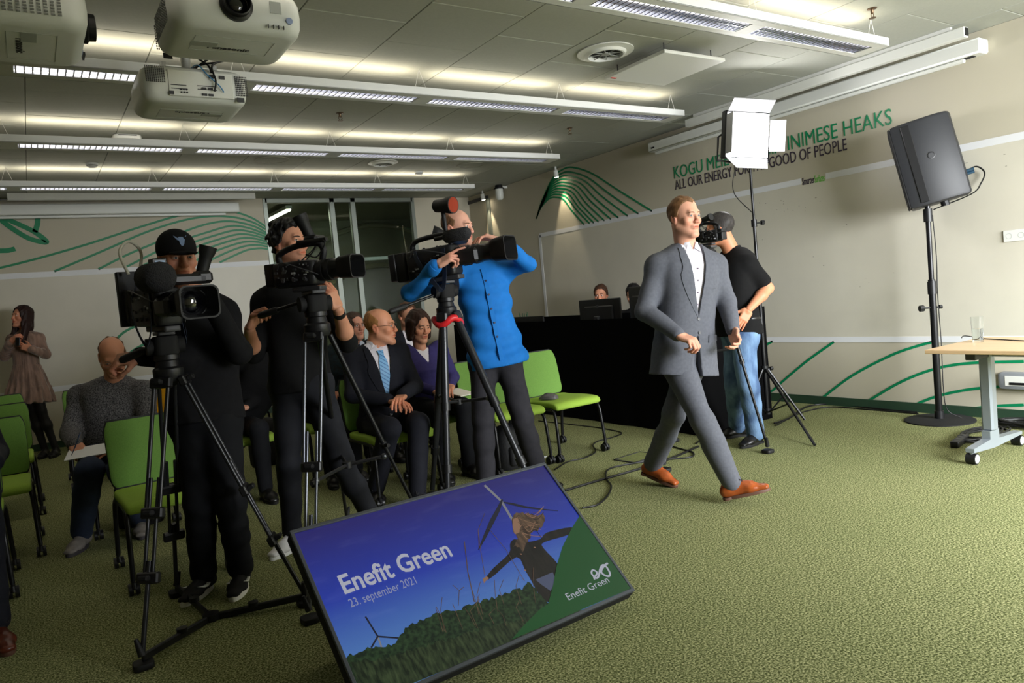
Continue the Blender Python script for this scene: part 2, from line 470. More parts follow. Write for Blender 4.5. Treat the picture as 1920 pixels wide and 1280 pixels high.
# ---- glass partition in the back wall, corridor behind it
win = struct(thing('window_1', 'x', 'x', (0, 0, 0)))
for k in ('label', 'category'): del win[k]
fx = [ony(px, py)[0] for px, py in ((502, 430), (627, 430), (666, 430), (778, 430))]
for i, x in enumerate(fx):
    MB().box((x, YB+.03, H/2), (.075 if i in (1, 2) else .06, .08, H), b=.004).build('frame', m_alu, win)
MB().box(((fx[0]+fx[3])/2, YB+.03, H-.03), (fx[3]-fx[0], .08, .06), b=.004).build('frame', m_alu, win)
MB().box(((fx[0]+fx[3])/2, YB+.03, .05), (fx[3]-fx[0], .08, .1), b=.004).build('frame', m_alu, win)
m_glass = mat('partition_glass', rgb(200, 215, 205), .02, trans=1.0, ior=1.25)
m_film = mat('frosted_film', rgb(150, 160, 135), .5, spec=.3)
z_film = ony(700, 484)[2]
for i in range(3):
    x0, x1 = fx[i]+.035, fx[i+1]-.035
    MB().box(((x0+x1)/2, YB+.03, H/2), (x1-x0, .008, H-.14)).build('pane', m_glass, win)
MB().box(((fx[0]+fx[3])/2, YB+.05, z_film), (fx[3]-fx[0]-.08, .004, .05)).build('film_strip', m_tape, win)
m_corr = mat('corridor_wall', rgb(128, 128, 104), .8)
cw = struct(MB().box((4.1, YB+2.6, H/2), (7, .1, H)).box((4.1, YB+1.35, -.03), (7, 2.6, .06)).box((4.1, YB+1.35, H+.03), (7, 2.6, .06)).box((.6, YB+1.35, H/2), (.1, 2.6, H)).box((7.6, YB+1.35, H/2), (.1, 2.6, H)).build('wall_corridor', m_corr))
m_corr2 = mat('corridor_trim', rgb(140, 138, 108), .7)
for R_, zc in ((2.1, .75), (1.6, .5)):
    MB().tube([(5.6+R_*math.cos(a), YB+2.53, zc+R_*math.sin(a)) for a in np.linspace(.05, PI-.05, 40)], .05, 8).build('arch_trim', m_corr2, cw)
lampc = thing('corridor_lamp', 'bright linear lamp in the corridor behind the glass partition', 'lamp', (3.35, YB+1.0, H-.1))
MB().box((0, 0, .03), (.09, 1.3, .05), b=.005).build('housing', m_whitemetal, lampc)
MB().box((0, 0, 0), (.07, 1.25, .02)).build('diffuser', mat('lamp_diffuser', (1, .95, .85, 1), .5, emit=((1, .93, .8, 1), 7)), lampc)
area_light('corridor_lamp_light', (3.35, YB+1.0, H-.115), (0, 0, -1), .07, 1.25, 16, (1, .93, .8))

# ---- suspended light rows with up-light and silver louvre
m_fix = mat('fixture_white', rgb(222, 222, 218), .45)
m_louv = mat('louvre_silver', rgb(190, 193, 202), .22, 1.0)
m_tube = mat('lamp_tube', (1, .96, .88, 1), .5, emit=((1, .92, .78, 1), 9))
FZ0, FZ1, FW = 2.752, 2.808, .25
bl = MB()
for k in range(30): bl.box((-.56+k*1.12/29, 0, .021), (.007, .125, .038), b=.002)
for sg in (-1, 1): bl.box((0, sg*.064, .024), (1.16, .003, .044))
bl.box((0, 0, .014), (1.16, .006, .022))
louv_me = None
row_label = ['white suspended light row with silver louvre next to the square hanging ceiling panel',
             'white suspended light row running behind the two big projectors',
             'white suspended light row, second from the glass partition',
             'white suspended light row closest to the glass partition']
for r, (yn, n0) in enumerate(((2.745, 2), (4.61, 3), (6.45, 5), (8.3, 5))):
    yc = yn+FW/2; xe = 5.10
    x0 = xe-.06-1.25*n0-(1.25*2 if r < 2 else 0); n = n0+(2 if r < 2 else 0)
    t = thing('suspended_light', row_label[r], 'ceiling light', (xe, yc, FZ0), 'rows of suspended lights')
    L = xe-x0
    hb = MB()
    for sg in (-1, 1):
        hb.box((-L/2, sg*(FW/2-.004), (FZ1-FZ0)/2), (L, .008, FZ1-FZ0), b=.002)
        hb.box((-L/2, sg*(FW/2-.03), .003), (L, .06, .006), b=.001)
    hb.box((-.004, 0, (FZ1-FZ0)/2), (.008, FW, FZ1-FZ0), b=.002).box((-L+.004, 0, (FZ1-FZ0)/2), (.008, FW, FZ1-FZ0))
    for k in range(n+1):
        hb.box((-.06-1.25*k, 0, .0025), (.11 if k else .1, .1295, .005))
        hb.box((-.06-1.25*k, 0, .03), (.09, FW-.02, .04))
    hb.build('housing', m_fix, t)
    for k in range(n):
        cx = -.06-1.25*(k+.5)
        if louv_me is None:
            lo = bl.build('louvre', m_louv, t); louv_me = lo.data
        else:
            lo = bpy.data.objects.new('louvre', louv_me); COL.objects.link(lo); lo.parent = t
        lo.location = (cx, 0, 0)
        MB().cyl((cx-.57, 0, .043), (cx+.57, 0, .043), .012, n=10).build('lamp_tube', m_tube, t)
        if x0+L+cx > -3.5:
            area_light('fixture_uplight', (xe+cx, yc, FZ1+.004), (0, 0, 1), 1.1, .10, 1.7, (1, .86, .64), 130)
            area_light('fixture_downlight', (xe+cx, yc, FZ0+.047), (0, 0, -1), 1.1, .1, 2.2, (1, .9, .74), 130)
    for k in range(n+1):
        x = -.1-1.25*k if k < n else -L+.1
        wb_ = MB()
        for sx in (-.05, .05): wb_.cyl((x+sx, -.06, FZ1-FZ0-.01), (x, -.06, H-FZ0), .0014, n=5)
        wb_.build('suspension_wire', m_whitemetal, t)

# ---- projection screens: housings on the walls and the rails before them


m_shadow = mat('dark_gap', rgb(30, 30, 30), .9)
y0, y1 = onx(1838, 97, XR-.14)[1], 6.05
zt, zl = onx(1838, 68, XR-.14)[2], onx(1838, 97, XR-.14)[2]
t = thing('projection_screen', 'white wall-mounted roll-up screen housing above the green slogan', 'projection screen', (XR-.07, y0, zl), 'roll-up screens')
MB().box((0, (y1-y0)/2, (zt-zl)/2), (.138, y1-y0, zt-zl), b=.012).build('housing', m_white, t, 40)
MB().box((-.02, (y1-y0)/2+.03, -.018), (.03, y1-y0-.2, .03), b=.006).build('bottom_bar', m_white, t)
MB().box((0, (y1-y0)/2, -.002), (.05, y1-y0-.14, .006)).build('slot', m_shadow, t)
MB().box((-.07, (y1-y0)-.08, .04), (.004, .05, .016)).build('badge', m_black, t)
ra, rb = onx(1808, 60, XR-.36), onx(1284, 228, XR-.36)
t = thing('screen_rail', 'long white rail under the ceiling in front of the screen housing by the slogan', 'rail', (XR-.33, ra[1], ra[2]-.035), 'ceiling rails')
MB().box((0, (rb[1]-ra[1])/2, .04), (.06, rb[1]-ra[1], .075), b=.004).build('profile', m_white, t)
MB().box((0, -.002, .04), (.045, .006, .055)).build('end_opening', m_black, t)
MB().box((.0, (rb[1]-ra[1])/2, .09), (.03, rb[1]-ra[1]-.2, .04)).build('hanger', m_whitemetal, t)
q0, q1 = ony(13, 368, YB-.5), ony(479, 368, YB-.5)
t = thing('screen_rail', 'long white rail under the ceiling along the back wall', 'rail', ((q0[0]+q1[0])/2, YB-.47, q0[2]-.035), 'ceiling rails')
MB().box((0, 0, .035), (q1[0]-q0[0], .06, .08), b=.004).build('profile', m_white, t)
MB().box((0, 0, .09), (q1[0]-q0[0]-.4, .03, .05)).build('hanger', m_whitemetal, t)
q1, q2 = ony(448, 379, YB-.16), ony(448, 397, YB-.16)
t = thing('projection_screen', 'white wall-mounted roll-up screen housing on the back wall', 'projection screen', (q1[0]-2.0, YB-.081, q2[2]), 'roll-up screens')
MB().box((0, -.004, (q1[2]-q2[2])/2), (4.0, .15, q1[2]-q2[2]), b=.012).build('housing', m_white, t, 40)
MB().box((-.05, -.03, -.02), (3.75, .03, .03), b=.006).build('bottom_bar', m_white, t)

sc_ = MB(); rs_ = random.Random(5)
for k in range(30):
    px, py = rs_.choice(((1400, 380), (1470, 375), (1500, 372), (1130, 430), (1390, 455), (1560, 480), (1640, 520), (1600, 420), (1850, 300)))
    q = onx(px+rs_.uniform(-40, 40), py+rs_.uniform(-12, 25)); sc_.box((XR-.0025, q[1], q[2]), (.001, rs_.uniform(.004, .018), rs_.uniform(.003, .008)))
sc_.build('scuff_marks', mat('scuff_grey', rgb(150, 146, 132), .8), wall_right)['kind'] = 'stuff'
# ================================================================= CEILING EQUIPMENT
def rrect(w, d, r, n=5):
    """rounded rectangle outline, counter-clockwise"""
    out = []
    for cx, cy, a0 in ((w/2-r, d/2-r, 0), (-w/2+r, d/2-r, PI/2), (-w/2+r, -d/2+r, PI), (w/2-r, -d/2+r, 1.5*PI)):
        for k in range(n+1):
            a = a0+PI/2*k/n; out.append((cx+r*math.cos(a), cy+r*math.sin(a)))
    return out
def rbox(mb, c, d, r, bev=.01, n=5, mi=0, M=None, taper=0):
    """box with rounded plan (in xy) and bevelled top and bottom edges"""
    x, y, z = c; w, l, h = d; R = []
    for zz, ins in ((-h/2, bev), (-h/2+bev*.3, bev*.3), (-h/2+bev, 0), (h/2-bev, 0), (h/2-bev*.3, bev*.3), (h/2, bev)):
        tp = taper*(zz/h+.5)
        R.append([(x+p[0], y+p[1], z+zz) for p in rrect(w-2*ins-tp, l-2*ins-tp, max(r-ins, .001), n)])
    return mb.rings(R, mi, M)

m_pj = mat('projector_white', rgb(224, 226, 222), .38)
m_pjgrey = mat('projector_grille', rgb(120, 122, 118), .6)
m_lens = mat('lens_glass', rgb(10, 10, 16), .03, spec=.9, coat=1)
m_label = mat('grey_label', rgb(176, 180, 176), .6)
m_blue = mat('blue_cable', rgb(70, 140, 190), .5)
def projector(label, M, pole_up, rear=False):
    t = thing('projector', label, 'projector', M, 'ceiling projectors')
    W, D, Hh = .5, .43, .17
    b = MB(); R = []
    for z, ins in ((0, .05), (.006, .03), (.02, .013), (.045, .004), (.09, 0), (.13, .002), (.155, .012), (.168, .03), (.17, .05)):
        R.append([(p[0], p[1], z) for p in rrect(W-2*ins, D-2*ins, max(.075-ins*.6, .02), 6)])
    b.rings(R); b.build('body', m_pj, t, 40)
    ln = MB(); y = -D/2
    Ml = frz((-.015, y-.0, .092), (0, -1, 0), (1, 0, 0))
    ln.lathe([(.062, -.02), (.062, .006), (.052, .012), (.05, .035), (.046, .037), (.044, .02), (.04, .012)], 28, Ml, cap=False)
    lo = ln.build('lens_barrel', m_black, t, 35)
    MB().lathe([(0.0, .016), (.02, .014), (.036, .006), (.042, .0)], 24, Ml).build('lens_glass', m_lens, lo, 60)
    MB().box((.135, y+.004, .10), (.042, .012, .045)).build('sensor_window', m_label, t)
    MB().cyl((.185, y+.006, .055), (.185, y-.003, .055), .013, n=18).build('indicator', mat('indicator_blue', rgb(150, 165, 200), .4), t)
    mk = MB()
    for k in range(4): mk.box((.1+.02*k, y+.002, .026), (.0025, .008, .014))
    mk.build('marking', m_darkgrey, t)
    gr = MB()
    for i in range(9):
        for j in range(12): gr.box((-W/2-.0005, -.12+j*.021, .04+i*.011), (.004, .012, .006))
    gr.build('side_grille', m_pjgrey, t)['kind'] = 'stuff'
    MB().box((-.105, -.02, -.0006), (.1, .05, .0015)).build('sticker', m_label, t)
    MB().box((-.12, y+.006, .125), (.07, .008, .05)).build('sticker', m_label, t)
    pan = MB().box((0, .05, -.0004), (.3, .002, .001)).box((.15, -.03, -.0004), (.002, .16, .001)).box((-.15, -.03, -.0004), (.002, .16, .001)).box((0, -.11, -.0004), (.3, .002, .001))
    pan.build('panel_seam', m_label, t)
    # lettering on the underside, read from the front
    text_obj('lettering', 'Panasonic', .042, wmat(t) @ (Matrix.Translation((-.005, .02, -.0005)) @ Matrix(((1, 0, 0, 0), (0, -1, 0, 0), (0, 0, -1, 0), (0, 0, 0, 1)))), m_black, t, extrude=.0004, bold=.0012, align='CENTER')
    # rear connector field
    ry = D/2
    rp = MB().box((-.02, ry-.004, .085), (.3, .012, .125), b=.003); rp.build('connector_panel', m_white, t)
    vg = MB()
    for i in range(10):
        for j in range(10):
            vg.box((.145+j*.0088, ry+.0005, .085+i*.0078), (.005, .005, .0048))
            vg.box((-.185-(j % 8)*.0075, ry+.0005, .045+i*.010), (.0045, .005, .006))
    vg.build('rear_vent', m_darkgrey, t)['kind'] = 'stuff'
    pt = MB()
    for i in range(4): pt.box((-.0+.03*(i % 2)-.06, ry+.004, .035+.03*(i//2)), (.022, .008, .01))
    for i in range(3):
        for j in range(2): pt.cyl((.05+.013*i, ry, .04+.014*j), (.05+.013*i, ry+.008, .04+.014*j), .004, n=8)
    pt.box((-.12, ry+.003, .125), (.026, .01, .016)).box((-.07, ry+.003, .125), (.024, .01, .018)).box((.12, ry+.003, .035), (.02, .008, .016)).box((-.2, ry+.003, .02), (.035, .006, .022))
    for z in (.06, .077): pt.box((-.045, ry+.002, z), (.09, .006, .003)); pt.box((.085, ry+.002, z-.003), (.07, .006, .003))
    pt.build('connector', m_darkgrey, t)['kind'] = 'stuff'
    mt = MB().cyl((0, .02, .17), (0, .02, pole_up), .024, n=18).box((0, .02, .18), (.26, .22, .02), b=.004)
    for sx in (-.12, .12): mt.box((sx, .02, .2), (.02, .16, .04))
    mt.cyl((0, .02, pole_up-.015), (0, .02, pole_up), .06, n=20).build('ceiling_mount', mat('mount_grey', rgb(180, 182, 180), .4, .5), t, 40)
    return t
pz = 2.41
p2 = projector('white ceiling projector whose lens faces the photographer', Matrix.Translation((.815, 3.125, pz)), H-pz)
p3 = projector('white ceiling projector showing its rear connectors and hanging cables', rz(PI, (.825, 4.06, pz-.02)), H-pz+.02)
p1 = projector('white ceiling projector turned sideways with its lens towards the slogan wall', rz(PI/2, (.105, 3.345, pz+.005)), H-pz-.005)
c = MB().tube(smoothcurve([(-.0, .03, .2), (-.06, .1, .22), (-.14, .14, .23), (-.19, .16, .26), (-.14, .19, .28), (-.04, .18, .26), (-.02, .2, .22), (-.06, .222, .18), (-.07, .235, .14)], 6), .005, 6)
c.tube(smoothcurve([(-.0, .03, .19), (-.05, .15, .21), (-.12, .2, .25), (-.16, .22, .22), (-.08, .225, .18), (-.085, .24, .1), (-.075, .235, .05)], 6), .005, 6)
c.build('power_cable', m_cable, p3, 60)
MB().tube(smoothcurve([(0, .04, .2), (-.02, .18, .19), (-.05, .23, .13), (-.1, .235, .08), (-.12, .23, .05)], 6), .003, 6).build('data_cable', m_blue, p3, 60)

# hanging square panel
hp = np.mean([onz(*q, 2.86) for q in ((1137, 147), (1250, 95), (1356, 113), (1243, 162))], axis=0)
t = thing('ceiling_panel', 'square white panel hanging below the ceiling next to the round air diffuser', 'panel', (hp[0], hp[1], 2.855))
MB().box((0, 0, .012), (.62, .62, .024), b=.003).build('panel', m_whitemetal, t)
wb_ = MB()
for sx in (-.24, .24):
    for sy in (-.24, .24): wb_.cyl((sx, sy, .024), (sx, sy, H-2.855), .004, n=8).cyl((sx, sy, .024), (sx, sy, .035), .01, n=10)
wb_.build('hanger', m_darkgrey, t)
MB().box((-.27, .26, -.0015), (.05, .02, .003)).build('red_tag', mat('red_tag', rgb(200, 60, 55), .5), t)

def diffuser(px, py, label, r=.2):
    q = onz(px, py, H)
    t = thing('air_diffuser', label, 'air diffuser', (q[0], q[1], H-.002), 'round air diffusers')
    MB().lathe([(r, -.001), (r, -.008), (r*.74, -.014), (r*.68, -.03), (r*.62, -.032), (r*.6, .0), (r*.72, -.002)], 36, cap=False).build('ring', m_white, t, 40)
    MB().lathe([(0, -.004), (r*.64, -.004)], 30, cap=False).build('throat', m_shadow, t)
    sp = MB()
    for k in range(8):
        a = k*PI/4; sp.box((r*.3*math.cos(a), r*.3*math.sin(a), -.018), (r*.6, .006, .012), M=None) if 0 else sp.tube([(0, 0, -.016), (r*.6*math.cos(a), r*.6*math.sin(a), -.02)], .004, 5)
    sp.lathe([(.0, -.026), (.03, -.024), (.032, -.014), (0, -.012)], 16).build('vane', mat('diffuser_vane', rgb(150, 152, 148), .5), t)
diffuser(1135, 96, 'round white air diffuser next to the square hanging panel')
diffuser(718, 304, 'round white air diffuser between the two farthest light rows', .17)
def disc(px, py, label):
    q = onz(px, py, H)
    t = thing('flush_cover', label, 'ceiling cover', (q[0], q[1], H-.001), 'flush ceiling covers')
    MB().lathe([(0, -.006), (.15, -.006), (.165, -.002), (.165, 0)], 36, cap=False).build('cover', m_ceil, t, 40)
    MB().lathe([(.163, -.0065), (.17, -.0065), (.172, 0)], 36, cap=False).build('rim', mat('cover_rim', rgb(168, 166, 152), .7), t, 40)
disc(510, 299, 'flat round cover on the ceiling, the one closer to the smoke detector over the woman')
disc(882, 309, 'flat round cover on the ceiling close to the green fan on the wall')
def smoke(px, py, label):
    q = onz(px, py, H)
    t = thing('smoke_detector', label, 'smoke detector', (q[0], q[1], H), 'smoke detectors')
    MB().lathe([(.055, 0), (.055, -.012), (.048, -.02), (.044, -.03), (.03, -.042), (0, -.045)], 24, cap=False).build('body', m_white, t, 40)
    MB().lathe([(.05, -.022), (.046, -.028)], 24, cap=False).build('vent_slot', m_darkgrey, t)
smoke(785, 322, 'white round smoke detector over the third light row near the glass partition')
smoke(172, 306, 'white round smoke detector above the woman in the brown dress')
def sprinkler(px, py, label):
    q = onz(px, py, H)
    t = thing('sprinkler', label, 'sprinkler', (q[0], q[1], H), 'ceiling sprinklers')
    m = mat('sprinkler_brass', rgb(110, 90, 70), .35, .8)
    MB().lathe([(.03, 0), (.03, -.004), (.012, -.008), (.01, -.03), (.006, -.034)], 16, cap=False).build('body', m, t, 40)
    MB().tube([(-.012, 0, -.028), (-.016, 0, -.045), (0, 0, -.06), (.016, 0, -.045), (.012, 0, -.028)], .003, 6).build('frame', m, t)
    MB().lathe([(0, -.06), (.022, -.06), (.022, -.063), (0, -.063)], 12).build('deflector', m, t)
sprinkler(1635, 16, 'small brass sprinkler head above the light row over the slogan')
sprinkler(637, 212, 'small brass sprinkler head next to the rear-facing projector')
sprinkler(1068, 240, 'small brass sprinkler head near the end of the wall screen housing')
q = onz(236, 256, H)
t = thing('access_point', 'white wireless access point on the ceiling behind the second light row', 'access point', (q[0], q[1], H))
rb_ = MB(); rbox(rb_, (0, 0, -.02), (.22, .22, .04), .05, .012); rb_.build('body', m_white, t, 40)
MB().box((0, -.108, -.012), (.14, .01, .006)).build('vent_slot', m_darkgrey, t)
# dome camera and wall spots
q = onx(935, 350, XR-.14)
t = thing('dome_camera', 'white dome security camera under the ceiling beside the corner door frame', 'security camera', (q[0], q[1], 2.80))
MB().lathe([(.0, -.075), (.035, -.07), (.055, -.045), (.06, 0), (.06, .09)], 24).build('dome', mat('dome_white', rgb(216, 218, 210), .25), t, 40)
MB().lathe([(.075, .09), (.075, .105), (.06, .11), (.05, .15)], 24).build('collar', m_black, t, 40)
MB().cyl((.06, 0, .12), (.14, 0, .12), .02, n=10).build('bracket', m_white, t)
def spot(px, py, aim, label, power):
    q = onx(px, py, XR-.12)
    t = thing('spotlight', label, 'spotlight', (q[0], q[1], H), 'wall spotlights')
    d = nrm(aim); b0 = np.array([0, 0, -.09])
    MB().cyl((0, 0, 0), (0, 0, -.05), .014, n=10).build('stem', m_white, t)
    sh = MB().tube([b0-d*.045, b0-d*.04, b0+d*.045, b0+d*.05], [.025, .032, .034, .032], 18).build('head', m_white, t, 40)
    MB().cyl(b0+d*.0505, b0+d*.052, .026, n=18).build('lamp', mat('spot_lamp', (1, .9, .7, 1), .4, emit=((1, .88, .66, 1), 40)), sh)
    l = bpy.data.lights.new('spotlight_beam', 'SPOT'); l.energy = power; l.color = (1, .85, .6); l.spot_size = math.radians(46); l.spot_blend = .5; l.shadow_soft_size = .02
    o = bpy.data.objects.new('spotlight_beam', l); COL.objects.link(o)
    o.location = (q[0]+d[0]*.06, q[1]+d[1]*.06, H-.09+d[2]*.06); o.rotation_euler = Vector(d).to_track_quat('-Z', 'Y').to_euler()
spot(1042, 322, (.14, .02, -1), 'small white spotlight shining on the green fan graphic', 28)
spot(905, 366, (.14, .0, -1), 'small white spotlight shining down beside the corner door frame', 24)
# metal door frame on the right wall near the corner
fo = onx(914.5, 362)
struct(MB().box((XR-.012, fo[1], 1.42), (.024, .09, 2.84), b=.003).build('trim_1', m_alu))
struct(MB().box((XR-.012, (fo[1]+YB)/2, 2.86), (.024, YB-fo[1], .05), b=.003).build('trim_2', m_darkgrey))
# ================================================================= FURNITURE
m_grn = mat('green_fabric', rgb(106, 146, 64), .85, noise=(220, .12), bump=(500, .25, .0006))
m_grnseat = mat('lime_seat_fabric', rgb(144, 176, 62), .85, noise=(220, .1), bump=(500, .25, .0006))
m_yel = mat('yellow_fabric', rgb(226, 170, 20), .85, noise=(220, .1))
m_shell = mat('chair_shell', rgb(30, 31, 32), .55)
def slab(pts, w, th, n=8, crown=0.0, edge=.02):
    """padded slab: profile line pts [(y,z)] extruded along x by w, thickness th along the profile normal, rounded sides"""
    P = smoothcurve([(0, p[0], p[1]) for p in pts], 4); R = []
    N = len(P)
    for i, p in enumerate(P):
        d = nrm(P[min(i+1, N-1)]-P[max(i-1, 0)]); nn = np.array([0, -d[2], d[1]])
        e = min(i, N-1-i); ins = edge*(1-min(1, (e/ (2.2))))**2 if e < 2.2 else 0
        hw = w/2-ins; t = th/2*(.55 if e == 0 else .85 if e == 1 else 1)
        ring = []
        for sx, st in ((-1, -.5), (-1, .5), (-.97, .85), (-.9, 1), (-.4, 1.0+crown), (.4, 1.0+crown), (.9, 1), (.97, .85), (1, .5), (1, -.5), (.97, -.85), (.9, -1), (.4, -1), (-.4, -1), (-.9, -1), (-.97, -.85)):
            ring.append(p+np.array([sx*hw, 0, 0])+nn*t*st)
        R.append(ring)
    return MB().rings(R)
def make_chair(fabric, seatfab):
    t = thing('chair', 'x', 'chair', (0, 0, 0), 'green upholstered chairs on castors')
    W = .45
    # chair faces -y ; origin on the floor in the middle of the four castors
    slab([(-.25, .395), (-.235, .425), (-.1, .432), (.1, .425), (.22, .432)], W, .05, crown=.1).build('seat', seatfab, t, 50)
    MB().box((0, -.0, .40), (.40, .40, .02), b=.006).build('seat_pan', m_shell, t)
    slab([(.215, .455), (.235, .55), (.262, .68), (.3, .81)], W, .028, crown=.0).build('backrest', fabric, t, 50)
    slab([(.238, .44), (.262, .55), (.292, .69), (.325, .818)], W+.004, .016).build('back_shell', m_shell, t, 50)
    for sx in (-1, 1):
        x = sx*.215
        MB().tube(smoothcurve([(x, -.18, .405), (x*1.02, -.22, .39), (x*1.04, -.245, .34), (x*1.06, -.262, .2), (x*1.08, -.272, .075)], 4), .0125, 10).build('leg', m_blackmetal, t, 50)
        MB().tube(smoothcurve([(x, .1, .40), (x*1.02, .2, .392), (x*1.04, .235, .34), (x*1.06, .26, .2), (x*1.08, .275, .075)], 4), .0125, 10).build('leg', m_blackmetal, t, 50)
        MB().tube([(x, -.2, .4), (x, .2, .4)], .012, 8).build('side_rail', m_blackmetal, t, 50)
        for y in (-.272, .275):
            c = MB().cyl((x*1.08, y, .05), (x*1.08, y, .085), .009, n=8)
            for s2 in (-1, 1): c.cyl((x*1.08+s2*.006, y+.008, .03), (x*1.08+s2*.025, y+.008, .03), .03, n=18)
            c.tube([(x*1.08, y-.022, .035), (x*1.08, y-.012, .058), (x*1.08, y+.012, .064), (x*1.08, y+.034, .045)], .011, 8)
            c.build('castor', m_black, t, 40)
    return t
chair0 = make_chair(m_grn, m_grnseat)
chairy = make_chair(m_yel, m_yel)
# centre positions (x, y of castor square), turn about z
spots = [(3.483, 4.72, 0.02, 'empty lime green chair with a grey device on its seat beside the black-draped desk'),
         (.52, 4.33, 0.03, 'empty lime green chair directly behind the cameraman in the black cap'),
         (-.31, 5.53, 0.0, 'empty lime green chair in the row behind the seated person with brown shoes'),
         (-.29, 6.78, 0.0, 'empty lime green chair further back, next to the man in the knit sweater'),
         (-.33, 8.05, 0.0, 'empty lime green chair closest to the woman in the brown dress'),
         (-.44, 4.8, 0.0, 'lime green chair under the person with brown leather shoes'),
         (.45, 5.62, 0.05, 'lime green chair under the man in the knit sweater'),
         (.42, 7.55, 0.0, 'empty lime green chair close behind the shoulder of the man in the knit sweater'),
         (2.02, 4.74, 0.0, 'lime green chair under the bald man with the light blue tie'),
         (2.48, 5.08, 0.0, 'lime green chair under the woman in the purple sweater'),
         (2.958, 4.74, 0.0, 'lime green chair behind the cameraman in the blue shirt'),
         (1.91, 5.72, 0.0, 'lime green chair under the woman in the patterned black top'),
         (2.9, 6.3, 0.0, 'lime green chair under the dark-jacketed man behind the woman in purple'),
         (2.39, 6.12, 0.0, 'lime green chair under the man with glasses and dark tie in the back row'),
         (1.22, 5.75, 0.0, 'lime green chair under the person in black behind the curly-haired cameraman')]
for k, (x, y, a, lab) in enumerate(spots):
    o = chair0 if k == 0 else copy_tree(chair0)
    o.matrix_basis = rz(a, (x, y, 0)); o['label'] = lab
chairy.matrix_basis = rz(0.0, (.98, 7.2, 0)); chairy['label'] = 'yellow chair behind the man in the knit sweater'; chairy['group'] = 'other upholstered chairs'

# ---- device on the empty chair
t = thing('interpreter_receiver', 'grey wedge-shaped device lying on the empty green chair', 'device', rz(.5, (3.36, 4.66, .463)))
b = MB(); R = []
for y, w_, h_ in ((-.07, .05, .012), (-.06, .07, .03), (-.01, .085, .045), (.04, .085, .04), (.075, .07, .015)):
    R.append([(w_/2*c_, y, max(0, h_*s_)) for c_, s_ in ((-1, 0), (-1, .6), (-.6, 1), (.6, 1), (1, .6), (1, 0))])
b.rings(R); b.build('body', mat('device_grey', rgb(92, 88, 90), .5), t, 40)
MB().box((0, .02, .0445), (.05, .02, .003)).build('button', m_darkgrey, t)

# ---- black-draped desk
DX0, DX1, DY0, DY1, DZ = 4.52, 5.42, 4.16, 8.2, 1.0
t = thing('draped_desk', 'long high desk covered with a black cloth down to the floor', 'desk', ((DX0+DX1)/2, (DY0+DY1)/2, 0))
cx, cy = (DX0+DX1)/2, (DY0+DY1)/2
m_drape = mat('black_cloth', rgb(6, 6, 7), .95, spec=.08)
per = []
n1 = 130
def wob(u, z): return (.007*math.sin(u*9+1.3*math.sin(u*3))+.003*math.sin(u*21+2))*(1-z/DZ)**.6
rings_ = []
for z in (0.004, .2, .45, .7, .9, .985, 1.0):
    ring = []
    for k in range(n1):
        u = (DX1-DX0)*k/n1; ring.append((DX0-cx+u, DY0-cy-wob(u, z), z))
    for k in range(n1):
        u = (DY1-DY0)*k/n1; ring.append((DX1-cx+.0, DY0-cy+u, z))
    for k in range(30):
        u = (DX1-DX0)*k/30; ring.append((DX1-cx-u, DY1-cy, z))
    for k in range(3*n1):
        u = (DY1-DY0)*k/(3*n1); ring.append((DX0-cx-wob(u*1.0+5, z), DY1-cy-u, z))
    rings_.append(ring)
MB().rings(rings_, caps=False).build('cloth', m_drape, t, 60)
MB().box((-(DX1-DX0)/2+.05, 0, .5), (.03, DY1-DY0-.08, .99)).box((0, -(DY1-DY0)/2+.05, .5), (DX1-DX0-.08, .03, .99)).build('screen_board', m_blackmatte, t)
MB().box((0, 0, .735), (DX1-DX0-.08, DY1-DY0-.08, .03)).build('desktop', m_blackmatte, t)
def monitor(label, x, y, z, w_, h_, a, mark=True):
    t = thing('monitor', label, 'monitor', rz(a, (x, y, z)), 'monitors on the desk')
    # back of the monitor faces -x (local)
    MB().box((.0, 0, .105+h_/2), (.03, w_, h_), b=.006).box((-.02, 0, .105+h_/2), (.03, w_*.7, h_*.6), b=.012).build('case', mat('monitor_case', rgb(40, 41, 44), .45), t)
    MB().box((.0165, 0, .105+h_/2), (.002, w_-.02, h_-.02)).build('screen', mat('monitor_screen', (.02, .03, .05, 1), .2, emit=((.5, .6, .8, 1), .6)), t)
    MB().box((-.055, 0, .14), (.035, .07, .26), b=.008).box((-.04, 0, .006), (.2, .24, .012), b=.004).build('stand', mat('monitor_stand', rgb(70, 72, 76), .4, .3), t)
    if mark: MB().cyl((-.036, 0, .105+h_*.78), (-.0365, 0, .105+h_*.78), .018, n=20).build('emblem', mat('emblem_grey', rgb(96, 98, 104), .3, .6), t)
    return t
mo = onx(1122, 580, 4.72)
monitor('dark monitor seen from behind with the young man behind it', 4.74, mo[1], .752, .56, .33, .1)
monitor('dark monitor partly hidden behind the shoulder of the man in the grey suit', 4.76, 4.98, .752, .5, .42, -.25, False)
